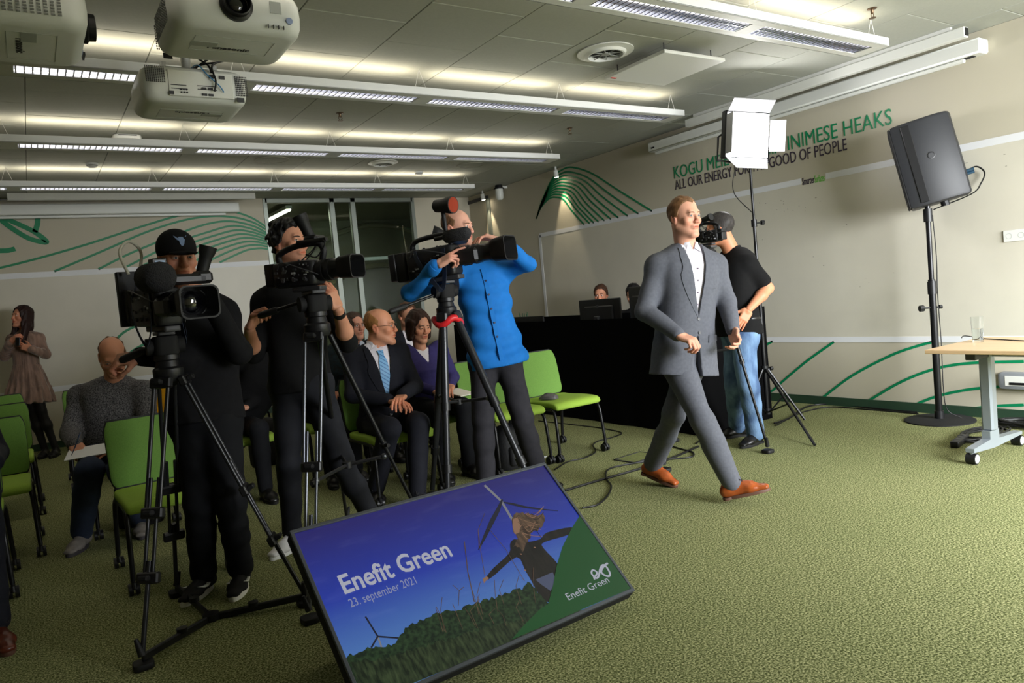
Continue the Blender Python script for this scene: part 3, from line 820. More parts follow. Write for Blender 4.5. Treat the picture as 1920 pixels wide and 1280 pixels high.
# small items at the far end of the desk
lp = onx(1000, 592, 4.8)
t = thing('laptop', 'dark closed equipment lid standing on the far end of the draped desk', 'laptop', rz(.0, (4.78, lp[1], .752)))
MB().box((0, 0, .012), (.3, .5, .02), b=.004).build('base', m_black, t)
MB().box((-.1, 0, .155), (.02, .72, .29), b=.004).build('lid', m_black, t)
pl = onx(977, 588, 4.85)
t = thing('pen_cup', 'small dark green pot on the far end of the draped desk', 'pot', (4.88, pl[1], .752))
MB().lathe([(.05, 0), (.06, .27), (.056, .27), (.045, .01)], 16, cap=False).lathe([(0, .002), (.033, .002)], 16, cap=False).build('pot', mat('pot_green', rgb(25, 60, 42), .5), t, 40)
pb = MB()
for k in range(6):
    a = k*1.1; pb.cyl((.015*math.cos(a), .015*math.sin(a), .01), (.05*math.cos(a), .05*math.sin(a), .32+.01*(k % 3)), .004, n=6)
pb.build('pens', mat('pen_green', rgb(30, 80, 50), .5), t)['kind'] = 'stuff'

# ---- shelf with green bottles on the back wall, wall sockets
sh = ony(450, 690, YB-.2)
t = thing('wall_shelf', 'light wooden shelf on the back wall under the row of green bottles', 'shelf', (2.2, YB-.19, sh[2]-.02))
m_oak = mat('light_oak', rgb(214, 176, 122), .5, noise=(8, .12, (1, 14, 14)))
MB().box((0, 0, 0), (1.35, .36, .03), b=.004).build('board', m_oak, t)
MB().box((-.5, .1, -.1), (.03, .16, .17)).build('bracket', m_whitemetal, t)
MB().box((.5, .1, -.1), (.03, .16, .17)).build('bracket', m_whitemetal, t)
m_bottle = mat('green_bottle_glass', rgb(44, 62, 18), .12, spec=.6, coat=.5)
b0 = None
for k in range(16):
    if b0 is None:
        b0 = thing('bottle', 'small dark green bottle standing in the row on the wooden shelf', 'bottle', (0, 0, 0), 'green bottles on the shelf')
        MB().lathe([(.0, 0), (.027, 0), (.029, .006), (.029, .11), (.024, .135), (.013, .155), (.012, .18), (0, .18)], 16).build('glass', m_bottle, b0, 40)
        MB().lathe([(.0145, .172), (.0145, .19), (0, .191)], 12).build('cap', m_black, b0, 40)
        o = b0
    else: o = copy_tree(b0)
    o.matrix_basis = Matrix.Translation((1.83+.063*k, YB-.22+.006*((k*7) % 3), sh[2]-.005))
def socket(label, p, nv, n, w_=.08):
    x = np.cross((0, 0, 1), nv)
    t = thing('wall_socket', label, 'socket', fr(p, x, (0, 0, 1)), 'wall sockets')
    W = w_*n
    MB().box((0, 0, .005), (W, .085, .01), b=.003).build('plate', m_white, t)
    for k in range(n):
        cx = -W/2+w_*(k+.5)
        MB().lathe([(.021, .0102), (.019, .0112), (.019, .004), (0, .004)], 20, Matrix.Translation((cx, 0, 0)), cap=False).build('socket_cup', m_label, t, 40)
        pn = MB()
        for s_ in (-.008, .008): pn.cyl((cx+s_, 0, .004), (cx+s_, 0, .0055), .0028, n=8)
        pn.build('pin_hole', m_black, t)
q = onx(1916, 440); socket('white triple power socket high on the slogan wall beside the loudspeaker', (XR-.002, q[1]-.0, q[2]), (-1, 0, 0), 3)
q = ony(489, 740); socket('white power socket low on the back wall under the shelf', (q[0]+.06, YB-.003, q[2]), (0, -1, 0), 4)
q = onx(1905, 712)
t = thing('cable_outlet_box', 'grey and white cable outlet box low on the slogan wall above the cables', 'outlet box', fr((XR-.003, q[1]-.06, q[2]), (0, -1, 0), (0, 0, 1)))
rb_ = MB(); rbox(rb_, (0, 0, .03), (.32, .13, .06), .03, .01); rb_.build('case', mat('outlet_grey', rgb(130, 134, 138), .5), t, 40)
MB().box((.01, .0, .0605), (.24, .075, .004), b=.001).build('cover', m_white, t)
MB().box((.01, -.02, .063), (.18, .02, .003)).build('slot', m_black, t)

# ---- wheeled table at the right edge
ta, tb = onz(1737, 652, .72), onz(1800, 632, .72)
tx0, tx1, ty1 = ta[0], tb[0]+.02, (ta[1]+tb[1])/2
tx0, tx1 = 4.66, 5.40; ty1 = onz(1737, 655, .72)[1]
t = thing('wheeled_table', 'light wood table with grey legs on white wheels beside the loudspeaker stand', 'table', ((tx0+tx1)/2, ty1-.7, 0))
MB().box((0, 0, .7075), (tx1-tx0, 1.4, .025), b=.003).build('tabletop', mat('maple_top', rgb(222, 188, 146), .32, noise=(5, .08, (14, 1, 1))), t)
m_leg = mat('leg_grey', rgb(150, 158, 166), .4, .4)
wx0, wx1 = onz(1810, 868)[0]-(tx0+tx1)/2, onz(1887, 832)[0]-(tx0+tx1)/2
for yy in (.5, -.5):
    xm = -.02
    MB().box((xm, yy, .43), (.075, .07, .53), b=.012).build('leg_column', m_leg, t)
    MB().prism([(xm-.06, .17), (xm+.06, .17), (xm+.06, .11), (wx1+.02, .095), (wx1+.02, .075), (xm+.03, .06), (xm-.03, .06), (wx0-.02, .075), (wx0-.02, .1), (xm-.06, .12)], -.025, .025, M=Matrix(((1, 0, 0, 0), (0, 0, -1, yy), (0, 1, 0, .0), (0, 0, 0, 1)))).build('foot_bar', m_leg, t)
    MB().box((xm-.05, yy-.0, .665), (.32, .06, .05), b=.004).build('tilt_bracket', m_darkgrey, t)
    for x_ in (wx0, wx1):
        w2 = MB().cyl((x_, yy, .05), (x_, yy, .085), .012, n=10).build('wheel_stem', m_leg, t)
        MB().cyl((x_+.005, yy-.028, .034), (x_+.005, yy+.028, .034), .034, n=24).build('wheel', m_rubber, t, 40)
        MB().cyl((x_+.005, yy-.0295, .034), (x_+.005, yy+.0295, .034), .027, n=24).build('wheel_cover', mat('wheel_white', rgb(214, 216, 218), .4), t, 40)
MB().box((0, 0, .66), (.05, .95, .04)).build('cross_beam', m_leg, t)
g = onz(1834, 641, .72)
t = thing('water_glass', 'clear drinking glass half full of water on the wheeled table', 'glass', (g[0], g[1], .7205))
m_cg = mat('clear_glass', rgb(250, 252, 252), .02, trans=1.0, ior=1.3)
MB().lathe([(0, 0), (.031, 0), (.034, .1), (.0365, .165), (.035, .165), (.0325, .1), (.0295, .012), (0, .012)], 28).build('tumbler', m_cg, t, 40)
MB().lathe([(0, .0125), (.0292, .0125), (.0318, .085), (0, .085)], 28).build('water', mat('water', rgb(245, 250, 252), .01, trans=1.0, ior=1.33), t, 40)
ca = [onz(px, py, .724) for px, py in ((1803, 633), (1806, 630), (1815, 630), (1840, 634), (1870, 636), (1930, 639))]
tag(MB().tube(smoothcurve(ca, 5), .0035, 6).build('microphone_cable', m_cable, smooth=60), 'thin black cable lying across the light wood table', 'cable')

# ---- loudspeaker on round-base stand
sb = V3(5.92, 2.97, 0)
t = thing('speaker_stand', 'black pole stand with a round base plate under the loudspeaker', 'speaker stand', sb)
MB().lathe([(0, 0), (.25, 0), (.25, .008), (.235, .014), (.05, .02), (0, .02)], 40).build('base_plate', m_blackmatte, t, 40)
MB().cyl((0, 0, .018), (0, 0, 1.12), .026, n=18).build('pole', m_blackmetal, t, 40)
MB().cyl((0, 0, 1.05), (0, 0, 1.72), .019, n=18).build('inner_pole', m_blackmetal, t, 40)
MB().cyl((0, 0, .02), (0, 0, .08), .034, n=18).build('collar', m_black, t, 40)
for z in (1.055, 1.62): MB().cyl((0, 0, z-.05), (0, 0, z+.05), .032, n=18).build('collar', m_black, t, 40)
for x_, y_, s_ in ((-1, .25, 1.25), (.9, -.4, .8)):
    d = nrm((x_*.7, y_-.7*.3, 0)); d = nrm(CR*(-1 if x_ < 0 else 1)*V3(1, 1, 0))
    MB().cyl((0, 0, .9), d*.07*s_+V3(0, 0, .9), .007, n=8).cyl(d*.06*s_+V3(0, 0, .9), d*.085*s_+V3(0, 0, .9), .02*s_, n=8).build('knob', m_black, t, 40)
tc_ = MB().tube(smoothcurve([(.03, -.02, 1.62), (.034, -.03, 1.3), (.03, -.025, 1.0), (.034, -.03, .6), (.03, -.028, .25), (.05, -.04, .08), (.1, -.12, .015)], 6), .004, 6)
tc_.build('cable', m_cable, t, 60)
fwd = nrm((-.48, .88, 0)); side = np.cross(fwd, (0, 0, 1))
tilt = math.radians(11)
fw2 = fwd*math.cos(tilt)-V3(0, 0, 1)*math.sin(tilt); up2 = np.cross(side, fw2)
spc = sb+V3(0, 0, 2.03)+CR*.03
M = fr(spc, side, fw2)   # x side, y forward, z up
t = thing('loudspeaker', 'black loudspeaker tilted forward on a pole stand in front of the slogan wall', 'loudspeaker', M)
R = []
prof = [(-.2, .30), (-.17, .335), (.1, .345), (.2, .34), (.215, .33)]
b = MB()
plan = [(-.165, .2), (-.175, .15), (-.175, .05), (-.15, -.12), (-.10, -.2), (-.06, -.215), (.06, -.215), (.10, -.2), (.15, -.12), (.175, .05), (.175, .15), (.165, .2)]
for z, s_ in ((-.325, .9), (-.318, .97), (-.30, 1), (.30, 1), (.318, .97), (.325, .9)):
    R.append([(p[0]*s_, p[1]*s_, z) for p in plan])
b.rings(R); b.build('cabinet', mat('speaker_case', rgb(34, 35, 39), .5, bump=(300, .3, .001)), t, 30)
MB().box((0, .208, 0), (.33, .018, .63), b=.006).build('grille', m_blackmatte, t)
MB().box((.178, .1, 0), (.012, .06, .6), b=.004).box((-.178, .1, 0), (.012, .06, .6), b=.004).build('side_strip', m_black, t)['kind'] = 'stuff'
for s_ in (-1, 1):
    MB().lathe([(.027, 0), (.027, .004), (.021, .005), (.019, .001), (0, .001)], 20, frz((s_*.163, -.02, .03), (s_*.97, -.22, 0), (0, 0, 1)), cap=False).build('round_plug', m_black, t, 40)
MB().box((.0, -.212, -.05), (.1, .012, .3), b=.003).build('rear_panel', m_black, t)
cb = MB()
for dx in (0, .02):
    cb.tube(smoothcurve([(dx, -.22, -.15), (dx, -.29, -.14), (dx+.01, -.33, -.2), (dx, -.29, -.27), (dx-.01, -.21, -.33), tuple(M.inverted() @ Vector(sb+V3(.03, -.03, 1.66)))], 6), .005, 6)
cb.build('plugged_cable', m_cable, t, 60)
MB().cyl((0, -.215, -.15), (0, -.27, -.15), .012, n=10).cyl((.02, -.215, -.17), (.02, -.27, -.17), .012, n=10).build('plug', mat('plug_blue', rgb(30, 60, 80), .4), t)
MB().cyl((0, -.03, -.325), (0, -.03, -.36), .03, n=16).build('pole_socket', m_black, t)

# ---- LED panel on a light stand
ls = onz(1441, 793)
t = thing('light_stand', 'tall black light stand carrying the glowing panel lamp', 'light stand', ls)
MB().cyl((0, 0, .1), (0, 0, 1.2), .017, n=14).build('pole', m_blackmetal, t, 40)
MB().cyl((0, 0, 1.1), (0, 0, 1.75), .014, n=14).build('inner_pole', m_blackmetal, t, 40)
MB().cyl((0, 0, 1.7), (0, 0, 2.24), .011, n=14).build('top_pole', m_blackmetal, t, 40)
for z in (1.13, 1.72): MB().cyl((0, 0, z-.03), (0, 0, z+.03), .024, n=14).cyl((0, 0, z), (.07, -.03, z), .006, n=8).cyl((.06, -.026, z), (.085, -.036, z), .02, n=8).build('clamp', m_black, t, 40)
MB().cyl((0, 0, .44), (0, 0, .5), .03, n=14).cyl((0, 0, .47), (.07, -.02, .47), .006, n=8).cyl((.05, -.015, .47), (.075, -.022, .47), .018, n=8).build('clamp', m_black, t, 40)
MB().cyl((0, 0, .08), (0, 0, .13), .026, n=14).build('collar', m_black, t, 40)
for (px, py) in ((1528, 837), (1509, 789), (1385, 806)):
    f = onz(px, py)-ls; f[2] = .012
    k0 = V3(0, 0, .47); MB().tube([k0+nrm(V3(f[0], f[1], 0))*.025, f], .011, 8).build('leg', m_blackmetal, t, 40)
    MB().tube([V3(0, 0, .1)+nrm(V3(f[0], f[1], 0))*.02, k0*.5+f*.5], .007, 6).build('brace', m_blackmetal, t, 40)
pc = ls+V3(0, 0, 2.46)
nv = nrm((-.30, -.95, -.10)); 
M = frz(pc, nv, (-CR)*-1)
t = thing('led_panel', 'glowing white LED panel lamp with open barn doors on the light stand', 'lamp', M)
PW, PH = .40, .36
MB().box((0, 0, -.035), (PW+.03, PH+.03, .07), b=.01).build('case', m_black, t)
MB().box((0, 0, .002), (PW, PH, .004)).build('light_surface', mat('led_surface', (1, 1, 1, 1), .5, emit=((1, .97, .98, 1), 22)), t)
m_door = mat('barn_door', rgb(200, 200, 205), .35, .3)
def door(px, py, w_, h_, ax, ang, tp):
    pl_ = [(-w_/2, 0), (w_/2, 0), (w_/2-tp, h_), (-w_/2+tp, h_)]
    Mx = Matrix.Translation((px, py, .006)) @ Matrix.Rotation(ax, 4, 'Z') @ Matrix.Rotation(ang, 4, 'X')
    MB().prism(pl_, -.002, .002, M=Mx).build('barn_door', m_door, t)
door(0, PH/2+.01, PW, .12, 0, math.radians(42), -.0)
door(0, -PH/2-.01, PW, .12, PI, math.radians(42), .05)
door(PW/2+.01, 0, PH*.72, .13, -PI/2, math.radians(25), 0)
door(-PW/2-.01, 0, PH*.9, .13, PI/2, math.radians(80), 0)
MB().tube([(PW/2+.03, 0, -.03), (PW/2+.05, -.02, -.05), (PW/2+.05, -PH/2-.03, -.05), (0, -PH/2-.05, -.05), (-PW/2-.05, -PH/2-.03, -.05), (-PW/2-.05, -.02, -.05), (-PW/2-.03, 0, -.03)], .009, 8).build('yoke', m_black, t, 40)
cbl = MB().tube(smoothcurve([(.0, -PH/2-.02, -.06), (-.06, -PH/2-.12, -.08), (-.06, -PH/2-.3, -.07), tuple(M.inverted() @ Vector(ls+V3(0, 0, 1.80)))], 6), .004, 6)
cbl.build('cable', m_cable, t, 60)

# ---- display lying back on the floor
TV = dict(x=1.915, y=2.19, z=.07, a=.047, t=.726, w=1.19, h=.69)
u = V3(math.cos(TV['a']), math.sin(TV['a']), 0); nh = V3(-math.sin(TV['a']), math.cos(TV['a']), 0)
v = nh*math.cos(TV['t'])+V3(0, 0, 1)*math.sin(TV['t'])
BR = V3(TV['x'], TV['y'], TV['z'])
M = fr(BR-u*TV['w'], u, v)      # local: x along the width, y up the screen, z out of the screen
t = thing('display', 'large flat screen leaning back on the floor showing the blue title slide', 'display', M)
W_, H_ = TV['w'], TV['h']; bz = .014
MB().box((W_/2, H_/2, -.03), (W_, H_, .05), b=.004).build('case', m_blackmatte, t)
fb = MB().box((W_/2, bz/2, 0), (W_, bz, .014), b=.002).box((W_/2, H_-bz/2, 0), (W_, bz, .014), b=.002).box((bz/2, H_/2, 0), (bz, H_-2*bz, .014), b=.002).box((W_-bz/2, H_/2, 0), (bz, H_-2*bz, .014), b=.002)
fb.build('bezel', mat('bezel_grey', rgb(72, 76, 82), .45, .3), t)
def sky_mat():
    m = bpy.data.materials.new('slide_sky'); m.use_nodes = True; nt = m.node_tree; b = nt.nodes['Principled BSDF']
    tc = nt.nodes.new('ShaderNodeTexCoord'); sp = nt.nodes.new('ShaderNodeSeparateXYZ'); nt.links.new(tc.outputs['Object'], sp.inputs[0])
    r = nt.nodes.new('ShaderNodeValToRGB'); mr = nt.nodes.new('ShaderNodeMapRange'); mr.inputs[1].default_value = 0; mr.inputs[2].default_value = H_
    nt.links.new(sp.outputs[1], mr.inputs[0]); nt.links.new(mr.outputs[0], r.inputs[0])
    e = r.color_ramp.elements; e[0].position = .15; e[0].color = rgb(105, 160, 230); e[1].position = .95; e[1].color = rgb(46, 42, 132)
    k = e.new(.55); k.color = rgb(50, 74, 198)
    n = nt.nodes.new('ShaderNodeTexNoise'); n.inputs['Scale'].default_value = 5; n.inputs['Detail'].default_value = 5
    mp = nt.nodes.new('ShaderNodeMapping'); mp.inputs['Scale'].default_value = (1, 4, 1); nt.links.new(tc.outputs['Object'], mp.inputs[0]); nt.links.new(mp.outputs[0], n.inputs[0])
    r2 = nt.nodes.new('ShaderNodeValToRGB'); r2.color_ramp.elements[0].position = .55; r2.color_ramp.elements[1].position = .8; r2.color_ramp.elements[0].color = (0, 0, 0, 1); r2.color_ramp.elements[1].color = (.12, .14, .18, 1)
    nt.links.new(n.outputs[0], r2.inputs[0])
    ad = nt.nodes.new('ShaderNodeMix'); ad.data_type = 'RGBA'; ad.blend_type = 'ADD'; ad.inputs[0].default_value = .3
    nt.links.new(r.outputs[0], ad.inputs[6]); nt.links.new(r2.outputs[0], ad.inputs[7])
    nt.links.new(ad.outputs[2], b.inputs['Emission Color']); b.inputs['Emission Strength'].default_value = .5
    b.inputs['Base Color'].default_value = (.004, .004, .006, 1); b.inputs['Roughness'].default_value = .25
    return m
def scr(name, c, st=.5, c2=None, sc=60, stretch=(1, .25, 1)):
    m = bpy.data.materials.new(name); m.use_nodes = True; nt = m.node_tree; b = nt.nodes['Principled BSDF']
    b.inputs['Base Color'].default_value = (.004, .004, .005, 1); b.inputs['Roughness'].default_value = .25
    b.inputs['Emission Color'].default_value = c; b.inputs['Emission Strength'].default_value = st*.7
    if c2:
        tc = nt.nodes.new('ShaderNodeTexCoord'); n = nt.nodes.new('ShaderNodeTexNoise'); n.inputs['Scale'].default_value = sc; n.inputs['Detail'].default_value = 6
        mp = nt.nodes.new('ShaderNodeMapping'); mp.inputs['Scale'].default_value = stretch; nt.links.new(tc.outputs['Object'], mp.inputs[0]); nt.links.new(mp.outputs[0], n.inputs[0])
        r = nt.nodes.new('ShaderNodeValToRGB'); r.color_ramp.elements[0].position = .38; r.color_ramp.elements[1].position = .68; r.color_ramp.elements[0].color = c; r.color_ramp.elements[1].color = c2
        nt.links.new(n.outputs[0], r.inputs[0]); nt.links.new(r.outputs[0], b.inputs['Emission Color'])
    return m
slide = MB().box((W_/2, H_/2, -.002), (W_-2*bz, H_-2*bz, .004)).build('screen', sky_mat(), t)
# picture content: pixel positions of the photograph turned into points of the screen plane
Mi = M.inverted()
def sp_(px, py):
    d = ray(px, py); n_ = np.array(M.col[2][:3]); s_ = np.dot(np.array(M.translation)-CAMP, n_)/np.dot(d, n_)
    q = Mi @ Vector(CAMP+d*s_); return (q.x, q.y)
def zs(x, y): return sp_(540+x/2.8235, 860+y/2.8235)
def clampp(p): return (min(max(p[0], bz), W_-bz), min(max(p[1], bz), H_-bz))
LAY = [0.0005]
def flat(name, pts, m, conv=True, par=slide):
    LAY[0] += .00006
    p = [clampp(zs(*q)) for q in pts] if conv else [clampp(q) for q in pts]
    return MB().prism(p, LAY[0], LAY[0]+.0001).build(name, m, par)
def line(name, pts, w_, m):
    LAY[0] += .00006
    P = [np.array((*zs(*q), LAY[0])) for q in pts]
    return MB().ribbon(P, w_, (0, 0, 1), .0001).build(name, m, slide)
s_white = scr('slide_white', rgb(205, 208, 225), .75); s_dark = scr('slide_dark', rgb(34, 30, 34), .5, rgb(58, 52, 52), 30)
s_grass = scr('slide_grass', rgb(22, 34, 22), .8, rgb(66, 82, 52), 40, (2.2, .6, 1)); s_bush = scr('slide_bush', rgb(18, 34, 24), .8, rgb(52, 78, 48), 70, (1, 1, 1))
s_green = scr('slide_green', rgb(24, 84, 40), .85); s_skin = scr('slide_skin', rgb(170, 130, 105), .7); s_hair = scr('slide_hair', rgb(120, 96, 76), .7, rgb(70, 56, 48), 60)
s_grey = scr('slide_grey', rgb(150, 152, 160), .7); s_blade = scr('slide_blade', rgb(38, 40, 60), .7)
rnd = random.Random(3)
def ragged(base, amp, step=14):
    out = []
    for i in range(len(base)-1):
        a, b_ = np.array(base[i], float), np.array(base[i+1], float); n_ = max(1, int(np.linalg.norm(b_-a)/step))
        for k in range(n_):
            q = a+(b_-a)*k/n_; out.append((q[0]+rnd.uniform(-amp, amp)*.4, q[1]+rnd.uniform(-amp, amp)))
    out.append(base[-1]); return out
# far turbine
line('turbine', [(475, 940), (500, 1010)], .006, s_grey)
for q in ((410, 835), (585, 948), (440, 1000)): line('turbine', [(475, 940), q], .006, s_blade)
# girl and big turbine
line('turbine', [(1040, 140), (1130, 225), (1180, 310), (1250, 420)], .012, s_grey)
line('turbine', [(1134, 215), (1112, 270), (1080, 330), (1040, 415), (1008, 482)], [.008, .017, .02, .013, .004], s_blade)
line('turbine', [(1140, 230), (1190, 240), (1250, 255), (1330, 266), (1430, 276)], [.006, .013, .012, .008, .003], s_blade)
flat('girl', [tuple(q) for q in smoothcurve([(1045, 630), (1085, 580), (1170, 500), (1175, 450), (1200, 425), (1260, 440), (1335, 425), (1370, 390), (1500, 362), (1490, 400), (1360, 440), (1350, 470), (1430, 560), (1420, 620), (1400, 700), (1380, 760), (1330, 720), (1290, 650), (1255, 590), (1210, 520), (1100, 610), (1060, 640)], 3)], s_dark)
flat('girl_hand', [(1030, 635), (1050, 622), (1065, 632), (1045, 648), (1038, 660)], s_skin)
flat('girl_jeans', [(1310, 640), (1400, 600), (1420, 640), (1390, 700), (1340, 665)], scr('slide_jeans', rgb(92, 100, 130), .7))
flat('girl_hair', ragged([(1185, 320), (1200, 290), (1250, 285), (1300, 300), (1350, 285), (1360, 330), (1330, 370), (1290, 390), (1270, 440), (1240, 485), (1195, 460), (1215, 420), (1190, 380)], 9, 10), s_hair)
flat('girl_face', [(1190, 320), (1215, 310), (1228, 345), (1225, 390), (1200, 400), (1188, 360)], s_skin)
for k in range(26):
    x0, y0 = rnd.uniform(1195, 1300), rnd.uniform(285, 400); dx = rnd.uniform(20, 110)
    line('girl_hair', smoothcurve([(x0, y0), (x0+dx*.5, y0-rnd.uniform(-25, 25)), (x0+dx, y0+rnd.uniform(-50, 40))], 4), rnd.uniform(.0012, .003), rnd.choice((s_hair, s_dark, s_skin)))
for q in ((1232, 505), (1255, 590), (1305, 470)): line('coat_button', [(q[0]-5, q[1]), (q[0]+5, q[1]+2)], .005, s_skin)
# meadow
top = ragged([(300, 1060), (330, 1040), (420, 1005), (560, 985), (590, 940), (640, 880), (740, 840), (830, 800), (900, 800), (970, 770), (1060, 745), (1160, 710), (1240, 690), (1270, 655), (1310, 690), (1370, 760), (1420, 790), (1560, 800)], 10)
flat('meadow', top+[(1700, 800), (1760, 860), (1000, 1320), (330, 1320)], s_bush)
flat('meadow_front', ragged([(330, 1080), (500, 1060), (700, 1000), (900, 940), (1100, 880), (1300, 840), (1420, 830), (1560, 810)], 12)+[(1780, 900), (1000, 1330), (330, 1330)], s_grass)
for k in range(16):
    x = rnd.uniform(700, 1350); y = 900-(x-700)*.15+rnd.uniform(-60, 60); h_ = rnd.uniform(80, 190)
    line('stalk', [(x, y), (x-rnd.uniform(10, 40), y-h_*.6), (x-rnd.uniform(-10, 60), y-h_)], .0022, s_hair)
line('stalk', [(985, 760), (950, 600), (932, 440)], .004, s_hair)
for q in (((900, 780), (905, 700), (870, 670)), ((905, 700), (930, 680)), ((1010, 480), (1005, 380), (1040, 290)), ((1250, 650), (1150, 480), (1060, 370)), ((1040, 620), (1020, 500), (1005, 380))):
    line('stalk', list(q), .0025, s_hair)
# green field of the slide
flat('green_field', [(1555, 300), (1500, 370), (1450, 470), (1420, 570), (1400, 680), (1375, 770), (1330, 800), (1250, 880), (1180, 960), (1860, 720), (1850, 690)], s_green)
LAY[0] += .0002
def slide_text(s, p0, p1, size, m, bold=0, name='lettering'):
    a, b_ = np.array(zs(*p0)), np.array(zs(*p1)); d = b_-a
    Mx = M @ fr((a[0], a[1], LAY[0]), (d[0], d[1], 0), (-d[1], d[0], 0))
    return text_obj(name, s, size, Mx, m, slide, fit=float(np.linalg.norm(d)), extrude=.0001, bold=bold)
slide_text('Enefit Green', (300, 718), (872, 515), .105, s_white, .0022)
slide_text('23. september 2021', (333, 790), (683, 662), .046, scr('slide_white2', rgb(170, 176, 215), .7))
slide_text('Enefit Green', (1485, 752), (1702, 655), .042, s_white)
def lz(x, y): return ((1040+x/8.144-540)*2.8235, (1030+y/8.144-860)*2.8235)
line('logo_mark', [lz(*p) for p in smoothcurve([(602, 468), (588, 420), (556, 372), (566, 328), (598, 326), (640, 358), (632, 392), (606, 412)], 5)], .0075, s_white)
line('logo_mark', [lz(*p) for p in smoothcurve([(600, 420), (618, 442), (650, 436), (672, 384), (690, 300), (726, 248), (768, 258), (812, 318), (838, 378), (822, 414), (780, 410), (728, 382), (704, 342), (722, 292), (762, 246), (804, 216)], 5)], .0085, s_white)
bk = MB().box((W_/2, .02, -.09), (.7, .06, .12), b=.01).box((W_*.3, H_*.55, -.2), (.05, .05, .3), b=.005).box((W_*.7, H_*.55, -.2), (.05, .05, .3), b=.005)
# support frame under the display
fs = MB()
for f_ in (.25, .75):
    a = BR-u*W_*f_+v*.05-np.array(M.col[2][:3])*.05; b_ = BR-u*W_*f_+v*H_*.9-np.array(M.col[2][:3])*.05
    fs.tube([a, V3(a[0], a[1]+.05, .015), V3(b_[0], b_[1]+.02, .015), b_], .015, 8)
fs.build('support_frame', m_blackmetal, t, 40, world=True)

# ---- cables, papers, bags on the floor
def cable(name, label, pxs, r=.006, z=.007, n=8, grp='cables on the carpet'):
    pts = [onz(px, py)+V3(0, 0, z) for px, py in pxs]
    o = MB().tube(smoothcurve(pts, n), r, 6).build(name, m_cable, smooth=60); return tag(o, label, 'cable', grp)
cable('floor_cable', 'thick black cable running straight from the display under the walking man', [(1060, 921), (1120, 903), (1200, 880), (1260, 860), (1310, 838)], .008)
cable('floor_cable', 'black cable looping in an S on the carpet between display and walking man', [(1092, 954), (1120, 948), (1140, 930), (1146, 912), (1136, 897), (1140, 882), (1165, 874), (1210, 867), (1260, 862), (1296, 858), (1300, 850), (1285, 845), (1262, 838), (1255, 828)])
cable('floor_cable', 'thin black cable from the green chair castor towards the desk', [(1040, 882), (1065, 867), (1095, 860), (1117, 848), (1112, 836), (1122, 828), (1145, 822), (1166, 813), (1140, 806), (1100, 800), (1010, 790)], .005)
cable('floor_cable', 'black cable along the skirting between light stand and loudspeaker', [(1452, 795), (1480, 785), (1510, 765), (1545, 759), (1600, 763), (1680, 771), (1720, 774)], .008)
cable('floor_cable', 'second black cable along the skirting between light stand and loudspeaker', [(1455, 799), (1490, 780), (1520, 770), (1560, 764), (1630, 769), (1700, 775), (1722, 777)], .006)
cable('floor_cable', 'black cable drooping beside the jeans cuff at the desk cloth', [(1305, 833), (1330, 815), (1345, 800), (1362, 812)], .005)
def coil(name, label, c, rx, ry, n, r, seed):
    rr = random.Random(seed); pts = []
    for k in range(n*14):
        a = 2*PI*k/14; s_ = 1+.18*math.sin(a*1.37+seed)+rr.uniform(-.06, .06)
        pts.append((c[0]+rx*s_*math.cos(a), c[1]+ry*s_*math.sin(a), r+.004+ (k/(n*14))*r*3))
    o = MB().tube(smoothcurve(pts, 2), r, 6).build(name, m_cable, smooth=60); tag(o, label, 'cable', 'coiled cables')
q = onz(1845, 818); coil('cable_coil', 'coil of black cable on the carpet under the wheeled table', q, .24, .10, 6, .007, 1)
q = onz(1860, 788); q[0] = XR-.2; q[1] -= .4; coil('cable_coil', 'tangle of black cables on the floor along the slogan wall', q, .12, .3, 7, .009, 2)
t = thing('power_strip', 'black power strip lying beside the cable coil under the table', 'power strip', rz(.2, onz(1800, 832)))
rb_ = MB(); rbox(rb_, (0, 0, .022), (.28, .055, .042), .012, .006); rb_.build('case', m_black, t, 40)
sk = MB()
for k in range(4): sk.cyl((-.09+.06*k, 0, .043), (-.09+.06*k, 0, .0445), .018, n=14)
sk.build('socket_face', m_darkgrey, t)['kind'] = 'stuff'
t = thing('floor_box', 'flush floor box lid outlined in the carpet by the walking man', 'floor box', rz(.1, onz(1195, 858)))
MB().box((0, 0, .003), (.28, .2, .006), b=.002).build('lid', mat('floor_lid', rgb(112, 118, 66), .9, noise=(95, .3)), t)
MB().box((0, .1, .004), (.29, .012, .008)).box((0, -.1, .004), (.29, .012, .008)).box((.142, 0, .004), (.012, .2, .008)).box((-.142, 0, .004), (.012, .2, .008)).build('rim', m_darkgrey, t)
t = thing('paper_sheet', 'white sheet of paper on the carpet behind the leg of the cameraman in blue', 'paper', rz(.6, onz(985, 862)))
MB().box((0, 0, .006), (.21, .297, .002)).build('sheet', mat('paper', rgb(228, 230, 232), .8), t)
